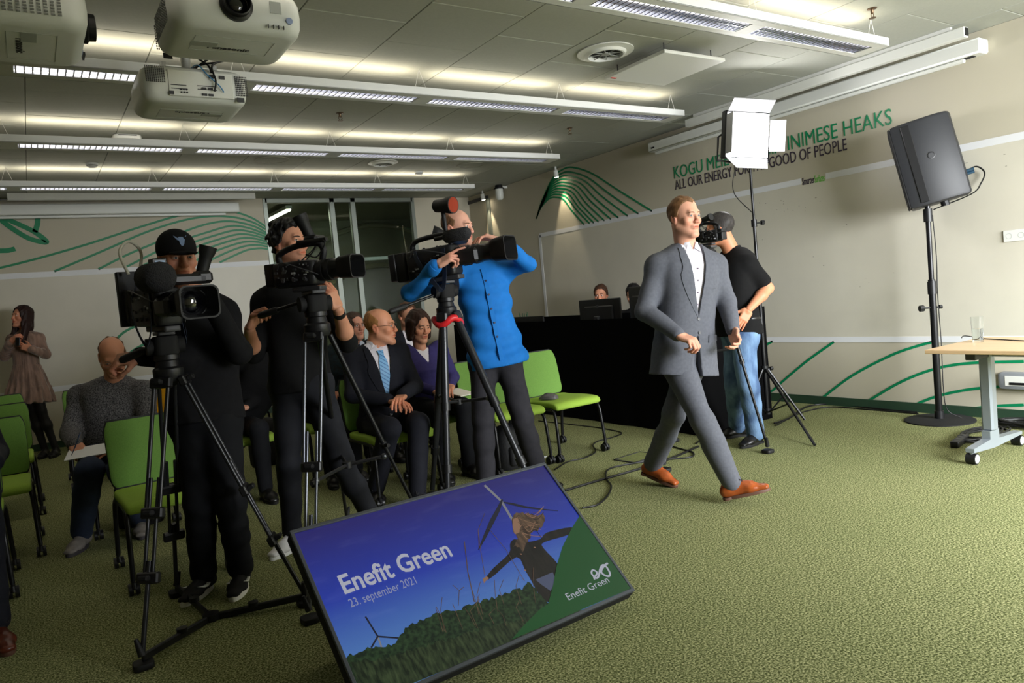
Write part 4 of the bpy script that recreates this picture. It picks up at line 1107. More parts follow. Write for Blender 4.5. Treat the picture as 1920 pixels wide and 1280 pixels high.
def bag(name, label, loc, w_, d_, h_, a, strap=True):
    t = thing(name, label, 'bag', rz(a, loc), 'bags on the floor')
    b = MB(); R = []
    for z, s_ in ((0, .9), (.03, 1), (.4*h_, 1.02), (.8*h_, .93), (.95*h_, .7), (h_, .35)):
        R.append([(p[0]*s_, p[1]*s_, z) for p in rrect(w_, d_, min(w_, d_)*.35, 5)])
    b.rings(R); b.build('bag_body', mat('bag_nylon', rgb(18, 18, 20), .7, bump=(60, .3, .01)), t, 50)
    rb2 = MB(); rbox(rb2, (0, -d_*.5, h_*.32), (w_*.7, d_*.3, h_*.45), .03, .02); rb2.build('front_pocket', mat('bag_nylon2', rgb(24, 24, 27), .7), t, 50)
    MB().tube(smoothcurve([(-w_*.2, 0, h_*.92), (-w_*.15, 0, h_*1.12), (w_*.15, 0, h_*1.12), (w_*.2, 0, h_*.92)], 5), .01, 8).build('handle', m_blackmatte, t, 50)
bag('handbag', 'black bag with a handle standing on the carpet behind the curly-haired cameraman', onz(504, 870), .3, .18, .42, .2)
bag('backpack', 'black backpack under the chair behind the cameraman in blue', (2.97, 4.68, 0), .30, .22, .33, .1)
bag('backpack', 'black backpack under the chair of the man in the knit sweater', (.5, 5.55, 0), .30, .24, .32, -.1)
# ================================================================= TRIPODS AND VIDEO CAMERAS
m_carbon = mat('carbon_tube', rgb(42, 43, 46), .28, .3)
m_silver = mat('silver_tube', rgb(112, 115, 122), .28, .9)
m_red = mat('red_collar', rgb(206, 34, 40), .4)
m_strap = mat('navy_strap', rgb(40, 48, 66), .8)
def rb2(name, c, d, r, m, par, bev=.006, M=None, sm=40):
    b = MB(); rbox(b, c, d, r, bev, M=M); return b.build(name, m, par, sm)
def tripod(label, apex, feet, style, spread, handle=None, mid_z=.45, red=False, head_h=.16):
    base = V3(apex[0], apex[1], 0); t = thing('tripod', label, 'tripod', base)
    ap = apex-base; Z = V3(0, 0, 1)
    MB().lathe([(.05, -.02), (.062, 0), (.062, .035), (.05, .045), (.045, .07), (.052, .075), (.052, .095), (.04, .1)], 24, Matrix.Translation(Vector(ap))).build('bowl', m_black, t, 35)
    hd = MB(); rbox(hd, (ap[0], ap[1], ap[2]+.135), (.10, .11, .085), .03, .012); hd.cyl(ap+V3(-.075, 0, .135), ap+V3(.075, 0, .135), .036, n=20); hd.build('fluid_head', m_blackmatte, t, 40)
    rb2('mounting_plate', (ap[0], ap[1], ap[2]+head_h+.028), (.07, .16, .016), .01, m_darkgrey, t, .003)
    if red: MB().tube([ap+V3(.078*math.cos(a), .078*math.sin(a), -.045+.02*math.sin(3*a)) for a in np.linspace(0, 2*PI, 30, endpoint=False)], .021, 8, closed=True).build('red_collar', m_red, t, 50)
    if handle is not None:
        a, b = [np.array(p)-base for p in handle]; d = nrm(b-a)
        MB().tube([a, b-d*.11], .009, 10).build('pan_handle', m_blackmetal, t, 50)
        MB().tube([b-d*.12, b-d*.11, b-d*.01, b], [.012, .017, .017, .012], 12).build('handle_grip', m_rubber, t, 50)
    cen = np.mean(feet, 0)-base; cen[2] = 0
    mids = []
    for fi, f in enumerate(feet):
        f = np.array(f)-base; f[2] = .03; d2 = nrm((f-ap)*V3(1, 1, 0)); top = ap+d2*.06-Z*.02; tan = np.cross(d2, Z)
        u = f-top; k1, k2 = .38, .72
        lg = MB()
        w1 = .042 if style == 'silver' else .032
        if (style == 'silver' and fi == 0) or style == 'black':
            mt = m_silver if style == 'silver' else m_carbon
            a = MB()
            for s_ in (-1, 1): a.tube([top+tan*s_*w1, top+u*.50+tan*s_*w1*.9], .0085, 8)
            a.build('upper_tubes', mt, t, 50)
            b = MB()
            for s_ in (-1, 1): b.tube([top+u*.36+tan*s_*w1*.55, top+u*k2+tan*s_*w1*.55], .0075, 8)
            b.build('middle_tubes', mt, t, 50)
            MB().tube([top+u*.66, f+V3(0, 0, .02)], .010, 10).build('lower_tube', mt, t, 50)
            for q in (.0, .49, k2): 
                c_ = top+u*q; MB().box((0, 0, 0), (.095, .03, .045), M=frz(c_, u, tan), b=.006).build('leg_clamp', m_black, t)
                MB().box((0, -.028, 0), (.04, .03, .02), M=frz(c_, u, tan), b=.005).build('clamp_lever', m_blackmatte, t)
        elif style == 'carbon':
            MB().tube([top, top+u*.45], .024, 14).build('upper_tube', m_carbon, t, 50)
            MB().tube([top+u*.42, top+u*.75], .0205, 14).build('middle_tube', m_carbon, t, 50)
            MB().tube([top+u*.72, f+V3(0, 0, .02)], .017, 14).build('lower_tube', m_carbon, t, 50)
            for q in (.44, .74): MB().tube([top+u*(q-.02), top+u*(q+.02)], .029, 14).build('leg_clamp', m_black, t, 50)
            MB().box((0, 0, 0), (.07, .06, .06), M=frz(top, u, tan), b=.01).build('leg_hinge', m_black, t)
        else:
            MB().tube([top, top+u*.5], .013, 12).build('upper_tube', m_blackmetal, t, 50)
            MB().tube([top+u*.45, f+V3(0, 0, .02)], .010, 12).build('lower_tube', m_blackmetal, t, 50)
            c_ = top+u*.5; MB().tube([c_-u*.012, c_+u*.012], .018, 12).build('leg_clamp', m_black, t, 50)
            MB().cyl(c_, c_+tan*.045, .010, n=10).build('clamp_lever', m_blackmatte, t)
        rb2('foot', (f[0], f[1], .014), (.075, .075, .026), .02, m_rubber, t, .006)
        MB().tube([f+V3(0, 0, .02), f+tan*.02+V3(0, 0, .085)], [.016, .008], 8).build('foot_clip', m_rubber, t, 50)
        mids.append((f, top, u, tan))
    if spread == 'ground':
        for (f, top, u, tan) in mids:
            MB().box((0, 0, 0), (.03, .018, float(np.linalg.norm(f-cen))), M=frz((cen+f)/2+Z*.012, f-cen, (0, 0, 1)), b=.004).build('spreader_arm', m_black, t)
            q = cen+(f-cen)*.45; MB().cyl(q+Z*.02, q+Z*.04, .022, n=12).build('spreader_knob', m_black, t, 40)
        MB().cyl(cen+Z*.002, cen+Z*.03, .035, n=20).build('spreader_hub', m_black, t, 40)
    elif spread == 'mid':
        pts = [top+u*mid_z for (f, top, u, tan) in mids]; c_ = np.mean(pts, 0)-Z*.02
        for p_ in pts:
            MB().tube([c_, p_], .009, 8).build('spreader_arm', m_black, t, 40)
            MB().ball(c_*.12+p_*.88, .016, 10, 8).build('spreader_joint', m_silver, t, 60)
        MB().cyl(c_-Z*.015, c_+Z*.015, .024, n=14).build('spreader_hub', m_black, t, 40)
    return t

def video_camera(label, o, fwd, sc=1.0, style='eng', **k):
    f = nrm(fwd); x = nrm(np.cross(f, (0, 0, 1))); t = thing('video_camera', label, 'video camera', fr(o, x, f) @ Matrix.Scale(1.0, 4))
    t.matrix_basis = fr(o, x, f) @ Matrix.Diagonal((sc, sc, sc, 1))
    def R(name, c, d, r=.012, m=m_black, bev=.008): return rb2(name, c, d, r, m, t, bev)
    m_b2 = mat('camera_black', rgb(28, 28, 30), .38); m_b3 = mat('camera_dark', rgb(18, 18, 20), .55)
    if style == 'eng':
        R('base_plate', (0, -.02, .012), (.07, .22, .024), .01, m_darkgrey, .004)
        body = R('body', (0, -.07, .105), (.115, .30, .165), .025, m_b2, .018)
        for i in range(5): rb2('button', (-.060, -.02-.022*i, .09+.012*(i % 2)), (.008, .012, .010), .003, m_darkgrey, body, .002)
        MB().box((-.0585, -.10, .125), (.003, .12, .07), b=.001).build('side_panel', m_b3, body)
        R('battery', (0, -.265, .11), (.09, .065, .16), .012, m_b3, .008); R('rear_unit', (0, -.315, .115), (.10, .045, .15), .01, m_b2, .006)
        MB().tube(smoothcurve([(0, .05, .185), (0, .045, .235), (0, .0, .25), (0, -.14, .245), (0, -.19, .225), (0, -.20, .18)], 5), .014, 10).build('handle', m_b3, t, 50)
        b = MB(); M_ = frz((0, .075, .115), (0, 1, 0), (1, 0, 0))
        b.lathe([(.05, -.01), (.052, .02), (.046, .03), (.046, .09), (.05, .1), (.05, .15), (.045, .16), (.047, .2), (.052, .21), (.052, .235)], 28, M_); lb = b.build('lens_barrel', m_b2, t, 30)
        for z in (.05, .075, .12): MB().lathe([(.0475, z-.008), (.0535, z-.006), (.0535, z+.006), (.0475, z+.008)], 30, M_, cap=False).build('lens_ring', m_b3, lb, 30)
        MB().box((.058, .17, .105), (.035, .13, .08), b=.015).build('lens_grip', m_b2, t)
        hoodr = []
        for y_, w_, h_ in ((.30, .10, .10), (.32, .13, .115), (.40, .155, .13)):
            hoodr.append([(p[0], y_, .115+p[1]) for p in rrect(w_, h_, .028, 5)])
        for y_, w_, h_ in ((.40, .143, .118), (.33, .105, .095)):
            hoodr.append([(p[0], y_, .115+p[1]) for p in rrect(w_, h_, .026, 5)])
        hb = MB().rings(hoodr, caps=False).build('lens_hood', m_b3, t, 40)
        g = MB().lathe([(0, .252), (.022, .25), (.038, .243), (.046, .236)], 28, M_).build('front_glass', m_lens, t, 60)
        MB().lathe([(.046, .235), (.056, .252), (.060, .252), (.060, .235)], 30, M_, cap=False).build('glass_ring', m_b3, t, 40)
        # viewfinder
        vx = k.get('vfx', 0.0); vf = MB().box((-.03+vx/2, .07, .215), (.16-vx, .05, .045), b=.012).box((-.10+vx, .05, .22), (.07, .09, .055), b=.014).build('viewfinder', m_b2, t)
        e0 = V3(-.11+vx, .02, .23); ed = nrm(k.get('eye', (-.1, -.75, .65)))
        MB().tube([e0, e0+ed*.05, e0+ed*.085, e0+ed*.1, e0+ed*.13], [.025, .026, .028, .034, .038], 18).build('eyecup', m_rubber, t, 50)
        # microphone
        MB().tube([(.06, -.01, .225), (.06, .20, .225)], .0115, 12).build('microphone', m_b3, t, 50)
        ms = k.get('mic', .03)
        MB().tube([(.06, .05, .225), (.06, .06, .225), (.06, .19, .225), (.06, .205, .225)], [ms*.6, ms, ms, ms*.6], 16).build('wind_foam', mat('wind_foam', rgb(44, 44, 46), 1.0, bump=(160, 1.0, .01)), t, 60)
        for s_ in (-1, 1):
            pts = smoothcurve([(s_*.045, -.16, .20), (s_*.085, -.12, .12), (s_*.095, -.05, .02), (s_*.08, .0, -.05), (s_*.06, .02, .03), (s_*.06, .03, .17)], 5)
            MB().ribbon(pts, .028, (s_, -.2, 0), .002).build('shoulder_strap', m_strap, t)
        MB().box((-.094, -.03, .04), (.004, .034, .02), b=.001).build('strap_buckle', m_chrome, t)
        for i in range(5): MB().cyl((-.04, -.335, .06+.022*i), (-.04, -.35, .06+.022*i), .007, n=10).build('connector', mat('brass', rgb(190, 150, 70), .3, .9), t, 40)
        if k.get('light'):
            MB().cyl((0, .03, .25), (0, .03, .37), .012, n=10).build('light_arm', m_b3, t, 40)
            M2 = frz((0, .045, .40), nrm(V3(.15, .9, -.12)), (1, 0, 0))
            MB().lathe([(.025, -.07), (.034, -.06), (.038, .0), (.046, .03), (.046, .06)], 22, M2).build('camera_light', m_b3, t, 35)
            MB().lathe([(0, .061), (.041, .061)], 22, M2).build('light_lens', mat('amber_lens', rgb(190, 70, 40), .2), t)
        if k.get('sticker'): MB().box((-.0605, -.03, .13), (.002, .05, .055)).build('sticker', mat('purple_sticker', rgb(186, 130, 196), .5), t)
        if k.get('antenna'):
            for a in (-.25, .25, .05): MB().tube([(0, -.24, .19), (a*.3, -.24+a*.2, .33)], .002, 6).build('antenna', m_chrome, t)
        if k.get('backbox'):
            MB().box((-.02, -.345, .15), (.17, .03, .25), b=.004).build('transmitter_plate', m_b3, t)
            MB().tube(smoothcurve([(-.11, -.36, .22), (-.16, -.36, .21), (-.23, -.36, .12), (-.22, -.36, .02), (-.15, -.36, .0), (-.11, -.36, .07)], 6), .005, 6).build('signal_cable', m_cable, t, 60)
            MB().tube([(-.105, -.36, .22), (-.145, -.36, .215)], .009, 8).build('blue_plug', mat('blue_plug', rgb(60, 110, 190), .4), t)
            MB().tube(smoothcurve([(-.03, -.33, .25), (-.05, -.33, .36), (-.0, -.32, .41), (.05, -.3, .36), (.03, -.28, .26)], 6), .007, 8).build('clear_tube', mat('clear_tube', rgb(200, 196, 176), .3), t, 60)
            MB().box((.0, .0, .285), (.06, .05, .05), b=.004).build('receiver', m_b2, t); MB().box((0, .026, .29), (.04, .002, .02)).build('receiver_display', mat('receiver_display', rgb(90, 130, 170), .3), t)
    else:
        R('base_plate', (0, 0, .01), (.06, .16, .02), .01, m_darkgrey, .004)
        body = R('body', (0, -.05, .085), (.11, .24, .12), .03, m_b2, .02)
        R('battery', (0, -.19, .09), (.08, .06, .11), .012, m_b3, .006)
        MB().tube([(0, .06, .09), (0, .07, .09), (0, .16, .092), (0, .2, .092)], [.045, .05, .046, .042], 22).build('lens_barrel', m_b2, t, 35)
        for y_ in (.095, .13): MB().tube([(0, y_-.01, .09), (0, y_+.01, .09)], .0515, 24).build('lens_ring', m_b3, t, 35)
        hoodr = [[(p[0], y_, .092+p[1]) for p in rrect(w_, h_, .024, 5)] for y_, w_, h_ in ((.185, .09, .09), (.2, .115, .1), (.275, .13, .11), (.275, .12, .10), (.21, .095, .085))]
        MB().rings(hoodr, caps=False).build('lens_hood', m_b3, t, 40)
        MB().lathe([(0, .207), (.025, .205), (.04, .198)], 24, frz((0, 0, .092), (0, 1, 0), (1, 0, 0))).build('front_glass', m_lens, t, 60)
        MB().tube(smoothcurve([(0, -.15, .14), (0, -.15, .185), (0, -.06, .215), (0, .06, .22), (0, .10, .19), (0, .085, .13)], 5), .015, 10).build('handle', m_b3, t, 50)
        MB().box((0, .06, .235), (.09, .08, .04), b=.012).build('control_head', m_b2, t)
        e0 = V3(-.02, .02, .255); ed = nrm(k.get('eye', (-.1, -.3, .9)))
        MB().tube([e0, e0+ed*.04, e0+ed*.07, e0+ed*.075, e0+ed*.11], [.026, .026, .029, .033, .036], 18).build('eyecup', m_rubber, t, 50)
        MB().tube([(.055, 0, .225), (.055, .16, .225)], .0105, 10).build('microphone', m_b3, t, 50)
        MB().tube(smoothcurve([(.05, .1, .23), (.07, .16, .21), (.06, .1, .15), (.04, .03, .17)], 5), .0035, 6).build('microphone_cable', m_cable, t, 60)
        MB().tube(smoothcurve([(-.05, -.1, .13), (-.09, -.02, .2), (-.07, .04, .25), (-.05, .0, .18), (-.06, -.12, .1)], 5), .003, 6).build('loop_cable', m_cable, t, 60)
        MB().box((-.045, -.23, .11), (.012, .1, .008), b=.002).build('lcd_edge', m_silver, t)
        MB().box((-.075, .03, .11), (.012, .10, .07), b=.004).build('lcd_screen', m_b3, t)
    rr_ = random.Random(len(label)); gb = MB(); gl = MB()
    y0_, y1_, z0_, z1_, hx = (-.2, .05, .045, .175, .0575) if style == 'eng' else (-.15, .05, .045, .13, .055)
    for s_ in (-1, 1):
        for i in range(26):
            y_, z_ = rr_.uniform(y0_, y1_), rr_.uniform(z0_, z1_); a_, b_ = rr_.choice(((.01, .006), (.006, .006), (.016, .005), (.012, .012), (.022, .009)))
            (gl if i % 5 == 0 else gb).box((s_*hx, y_, z_), (.006+rr_.random()*.006, a_, b_), b=.001)
        for i in range(3): gb.cyl((s_*hx, y0_+.05+i*.06, z0_+.012), (s_*(hx+.009), y0_+.05+i*.06, z0_+.012), .009, n=12)
        gb.tube(smoothcurve([(s_*hx, y0_+.02, z1_-.02), (s_*(hx+.03), y0_+.07, z1_+.01), (s_*(hx+.02), y1_-.02, z1_-.03), (s_*(hx-.01), y1_+.04, z1_-.06)], 4), .0032, 6)
    for i in range(5): gb.box((-.03+.015*i, -.02+.012*(i % 2), (.19 if style == 'eng' else .147)), (.009, .009, .006), b=.001)
    g1 = gb.build('controls', m_darkgrey, t, 40); g1['kind'] = 'stuff'
    g2 = gl.build('markings', mat('camera_marking', rgb(170, 172, 176), .4), t); g2['kind'] = 'stuff'
    return t

# left tripod with ground spreader
ap1 = at(317, 706, 3.15)
tripod('black tripod with ground spreader under the camera of the man in the cap', ap1, [onz(270, 1252), onz(333, 1116), onz(574, 1134)], 'black', 'ground', (ap1+V3(-.03, .02, .14), at(226, 676, 3.14)))
f1 = CR*.70-CF*.70; f1[2] = -.03
video_camera('big black shoulder camera with fuzzy microphone, operated by the man in the cap', ap1+V3(0, 0, .196)+nrm(f1)*.02, f1, 1.0, 'eng', mic=.062, backbox=True, vfx=-.06, eye=(-.3, .1, .95))
# middle tripod
ap2 = at(596, 622, 3.47)
tripod('silver-tubed tripod with mid-level spreader under the compact camera', ap2, [onz(582, 1166), onz(812, 1030), onz(652, 985)], 'silver', 'mid', (ap2+V3(-.05, .0, .15), at(486, 592, 3.55)), .55)
f2 = CR*.94-CF*.34; f2[2] = 0
video_camera('compact black video camera on the silver-tubed tripod in front of the curly-haired man', ap2+V3(0, 0, .196)-nrm(f2)*.02, f2, 1.0, 'compact', eye=(.25, -.25, .95))
# right tripod with red collar
ap3 = at(838, 588, 4.40)
tripod('thick black tripod with a red collar in front of the man in the blue shirt', ap3, [onz(842, 990), onz(1022, 972), onz(812, 930)], 'carbon', 'mid', (ap3+V3(-.06, .0, .12), at(730, 585, 4.15)), .42, True)
f3 = CR*.90-CF*.43; f3[2] = .05
video_camera('black shoulder camera with top light and purple sticker on the red-collared tripod', ap3+V3(0, 0, .196)+nrm(f3)*.03, f3, 1.1, 'eng', light=True, sticker=True, antenna=True, mic=.034, eye=(.4, -.6, .3))
# tripod behind the man in grey
f4 = [onz(1440, 849), onz(1247, 884), onz(1264, 828)]
c4 = np.mean(f4, 0); ap4 = V3(c4[0], c4[1], 1.30); ap4 = at(1327, 512, pxdepth(ap4))
tripod('slim black tripod behind the man in the grey suit', ap4, f4, 'slim', 'mid', None, .42)
f5 = -CR*.55+CF*.83; f5[2] = 0
video_camera('small black camcorder held to the eye of the man in the polo shirt', ap4+V3(0, 0, .20)-nrm(f5)*.02, f5, .72, 'compact', eye=(0, -1, .2))
# ================================================================= SCULPTING BY DISTANCE FIELDS (people)
class SDF:
    def __init__(s): s.ops = []
    def _add(s, kind, fn, lo, hi, k): s.ops.append((kind, fn, np.array(lo, float), np.array(hi, float), k)); return s
    @staticmethod
    def _rc(a, b, ra, rb):
        a = np.array(a, np.float32); b = np.array(b, np.float32); ab = b-a; L2 = max(float(ab @ ab), 1e-9)
        def fn(P):
            v = P-a; t = np.clip((v @ ab)/L2, 0, 1)
            q = v-t[..., None]*ab
            return np.sqrt((q*q).sum(-1))-(ra+t*(rb-ra))
        r = max(ra, rb); return fn, np.minimum(a, b)-r, np.maximum(a, b)+r
    @staticmethod
    def _ec(a, b, r0, r1, xax):
        a = np.array(a, np.float32); b = np.array(b, np.float32); ab = b-a; L = float(np.linalg.norm(ab)); ax = ab/max(L, 1e-9)
        x = np.array(xax, np.float32); x = x-ax*(x @ ax); x = x/np.linalg.norm(x); y = np.cross(ax, x)
        def fn(P):
            v = P-a; s_ = v @ ax; t = np.clip(s_/max(L, 1e-9), 0, 1)
            rx = r0[0]+t*(r1[0]-r0[0]); ry = r0[1]+t*(r1[1]-r0[1]); e = s_-t*L; m = np.minimum(rx, ry)
            q = np.sqrt(((v @ x)/rx)**2+((v @ y)/ry)**2+(e/m)**2); return (q-1)*m
        r = max(*r0, *r1); return fn, np.minimum(a, b)-r, np.maximum(a, b)+r
    @staticmethod
    def _el(c, r, R=None):
        c = np.array(c, np.float32); r = np.array(r, np.float32); R = np.eye(3, dtype=np.float32) if R is None else np.array(R, np.float32)
        def fn(P):
            q = (P-c) @ R.T; k0 = np.sqrt(((q/r)**2).sum(-1)); k1 = np.sqrt(((q/(r*r))**2).sum(-1))
            return k0*(k0-1)/np.maximum(k1, 1e-6)
        m = float(r.max()); return fn, c-m, c+m
    @staticmethod
    def _bx(c, hd, R=None, rnd=.005):
        c = np.array(c, np.float32); hd = np.array(hd, np.float32); R = np.eye(3, dtype=np.float32) if R is None else np.array(R, np.float32)
        def fn(P):
            q = np.abs((P-c) @ R.T)-hd+rnd
            return np.sqrt((np.maximum(q, 0)**2).sum(-1))+np.minimum(q.max(-1), 0)-rnd
        m = float(np.linalg.norm(hd)); return fn, c-m, c+m
    @staticmethod
    def _loft(o, ax, side, front, tab, n=2.4):
        """tab rows: (s, half width, depth front, depth back, forward offset)"""
        o = np.array(o, np.float32); ax = np.array(ax, np.float32); side = np.array(side, np.float32); front = np.array(front, np.float32)
        T_ = np.array(tab, np.float32)
        def fn(P):
            v = P-o; s_ = v @ ax; sc = np.clip(s_, T_[0, 0], T_[-1, 0])
            hw, df, db, yo = (np.interp(sc, T_[:, 0], T_[:, i]).astype(np.float32) for i in (1, 2, 3, 4))
            y = v @ front-yo; hd = np.where(y > 0, df, db); x = v @ side
            q = ((np.abs(x)/hw)**n+(np.abs(y)/hd)**n)**(1/n)
            d = (q-1)*np.minimum(hw, hd)
            return np.maximum(d, np.maximum(T_[0, 0]-s_, s_-T_[-1, 0]))
        r = float(T_[:, 1:4].max()+np.abs(T_[:, 4]).max()); a = o+ax*T_[0, 0]; b = o+ax*T_[-1, 0]
        return fn, np.minimum(a, b)-r, np.maximum(a, b)+r
    def cone(s, a, b, ra, rb, k=.01, op='u'): return s._add(op, *s._rc(a, b, ra, rb), k)
    def econe(s, a, b, r0, r1, x, k=.01, op='u'): return s._add(op, *s._ec(a, b, r0, r1, x), k)
    def ell(s, c, r, k=.01, R=None, op='u'): return s._add(op, *s._el(c, r, R), k)
    def bx(s, c, hd, k=.005, R=None, rnd=.005, op='u'): return s._add(op, *s._bx(c, hd, R, rnd), k)
    def loft(s, *a, k=.01, op='u', n=2.4): return s._add(op, *s._loft(*a, n=n), k)
    def fn(s, f, lo, hi, k=.005, op='s'): return s._add(op, f, np.array(lo), np.array(hi), k)
    def plane(s, p, n, k=.004, op='s'):
        """remove everything on the side the normal points to"""
        p = np.array(p, np.float32); n = np.array(nrm(n), np.float32)
        return s._add(op, lambda P: -((P-p) @ n), np.array([-1e3]*3), np.array([1e3]*3), k)
    def mesh(s, h, noise=None):
        us = [o for o in s.ops if o[0] == 'u']
        lo = np.min([o[2] for o in us], 0)-3*h; hi = np.max([o[3] for o in us], 0)+3*h
        n = np.ceil((hi-lo)/h).astype(int)+1
        ax = [np.float32(lo[i])+np.arange(n[i], dtype=np.float32)*np.float32(h) for i in range(3)]
        D = np.full(n, 9.0, np.float32)
        for kind, fn, l, u, k in s.ops:
            pad = k+2.5*h
            i0 = np.clip(np.floor((l-pad-lo)/h).astype(int), 0, n); i1 = np.clip(np.ceil((u+pad-lo)/h).astype(int)+1, 0, n)
            if (i1 <= i0).any(): continue
            sl = tuple(slice(a, b) for a, b in zip(i0, i1))
            g = np.stack(np.meshgrid(*[ax[i][sl[i]] for i in range(3)], indexing='ij'), -1)
            d = fn(g).astype(np.float32); A = D[sl]
            if kind == 'u':
                hh = np.clip(.5+.5*(A-d)/k, 0, 1); R = A+(d-A)*hh-k*hh*(1-hh)
            elif kind == 's':
                hh = np.clip(.5-.5*(A+d)/k, 0, 1); R = A+(-d-A)*hh+k*hh*(1-hh)
            else:
                hh = np.clip(.5-.5*(A-d)/k, 0, 1); R = A+(d-A)*hh+k*hh*(1-hh)
            D[sl] = R
        if noise is not None:
            m = np.abs(D) < 4*h+.03
            idx = np.argwhere(m); P = np.stack([ax[i][idx[:, i]] for i in range(3)], -1); D[m] += noise(P).astype(np.float32)
        return surfnet(D, lo, h)

def surfnet(D, lo, h):
    S = D < 0; n = np.array(D.shape)
    c = [S[i:n[0]-1+i, j:n[1]-1+j, k:n[2]-1+k] for i in (0, 1) for j in (0, 1) for k in (0, 1)]
    cnt = sum(x.astype(np.int8) for x in c); act = (cnt > 0) & (cnt < 8)
    idx = np.argwhere(act); N = len(idx)
    vid = np.full(act.shape, -1, np.int64); vid[act] = np.arange(N)
    pos = np.zeros((N, 3)); w_ = np.zeros(N)
    off = np.array([(i, j, k) for i in (0, 1) for j in (0, 1) for k in (0, 1)])
    vals = np.stack([D[tuple((idx+o).T)] for o in off], -1)
    for a in range(8):
        for b in range(a+1, 8):
            if np.abs(off[a]-off[b]).sum() != 1: continue
            va, vb = vals[:, a], vals[:, b]; cr = (va < 0) != (vb < 0)
            t = np.where(cr, va/np.where(cr, va-vb, 1), 0)
            pos += np.where(cr[:, None], off[a]+t[:, None]*(off[b]-off[a]), 0); w_ += cr
    pos = (pos/w_[:, None]+idx)*h+lo
    F = []
    for ax in range(3):
        o1, o2 = (ax+1) % 3, (ax+2) % 3
        a = [slice(None)]*3; b = [slice(None)]*3; a[ax] = slice(0, -1); b[ax] = slice(1, None)
        e = S[tuple(a)] != S[tuple(b)]; q = np.argwhere(e)
        q = q[(q[:, o1] > 0) & (q[:, o2] > 0) & (q[:, o1] < n[o1]-1) & (q[:, o2] < n[o2]-1)]
        fl = S[tuple(a)][tuple(q.T)]
        def V(d1, d2):
            r = q.copy(); r[:, o1] += d1; r[:, o2] += d2; return vid[tuple(r.T)]
        f = np.stack([V(-1, -1), V(0, -1), V(0, 0), V(-1, 0)], -1)
        f[~fl] = f[~fl][:, ::-1]
        F.append(f)
    F = np.concatenate(F); F = F[(F >= 0).all(1)]
    return pos, F

def np_obj(name, parts, mats, parent, colors=None, attr='tint', midx=None):
    """parts: list of (verts, quads) in world space, joined into one smooth mesh under parent"""
    Vs = []; Fs = []; n = 0
    for v, f in parts: Vs.append(v); Fs.append(f+n); n += len(v)
    V = np.concatenate(Vs); F = np.concatenate(Fs)
    W = np.array(wmat(parent).inverted()); V = V @ W[:3, :3].T+W[:3, 3]
    me = bpy.data.meshes.new(name)
    me.vertices.add(len(V)); me.vertices.foreach_set('co', V.astype(np.float32).ravel())
    me.loops.add(F.size); me.loops.foreach_set('vertex_index', F.astype(np.int32).ravel())
    me.polygons.add(len(F)); me.polygons.foreach_set('loop_start', np.arange(0, F.size, F.shape[1], dtype=np.int32))
    me.polygons.foreach_set('use_smooth', np.ones(len(F), bool))
    if not isinstance(mats, (list, tuple)): mats = [mats]
    for m in mats: me.materials.append(m)
    if midx is not None: me.polygons.foreach_set('material_index', midx.astype(np.int32))
    me.update(calc_edges=True); me.validate()
    if colors is not None:
        ca = me.color_attributes.new(attr, 'FLOAT_COLOR', 'POINT')
        ca.data.foreach_set('color', np.concatenate([colors, np.ones((len(colors), 1))], 1).astype(np.float32).ravel())
    o = bpy.data.objects.new(name, me); COL.objects.link(o); o.parent = parent
    return o

def foldnoise(amp, seed, sc=(9, 9, 22)):
    rs = np.random.RandomState(seed); K = rs.normal(size=(7, 3))*np.array(sc); ph = rs.uniform(0, 6.28, 7)
    def f(P):
        w_ = 0
        q = P+.02*np.sin(P[:, [1, 2, 0]]*14+seed)
        for k in range(7): w_ = w_+np.sin(q @ K[k]+ph[k])/(1+.25*k)
        return amp*np.where(w_ > 0, w_**1.0, w_*.6)/2.5
    return f

# ---------------------------------------------------------------- head
def head_frame(face, up=(0, 0, 1)):
    y = nrm(face); x = nrm(np.cross(y, up)); z = np.cross(x, y); return np.stack([x, y, z])   # rows: person's right (+x), front, up

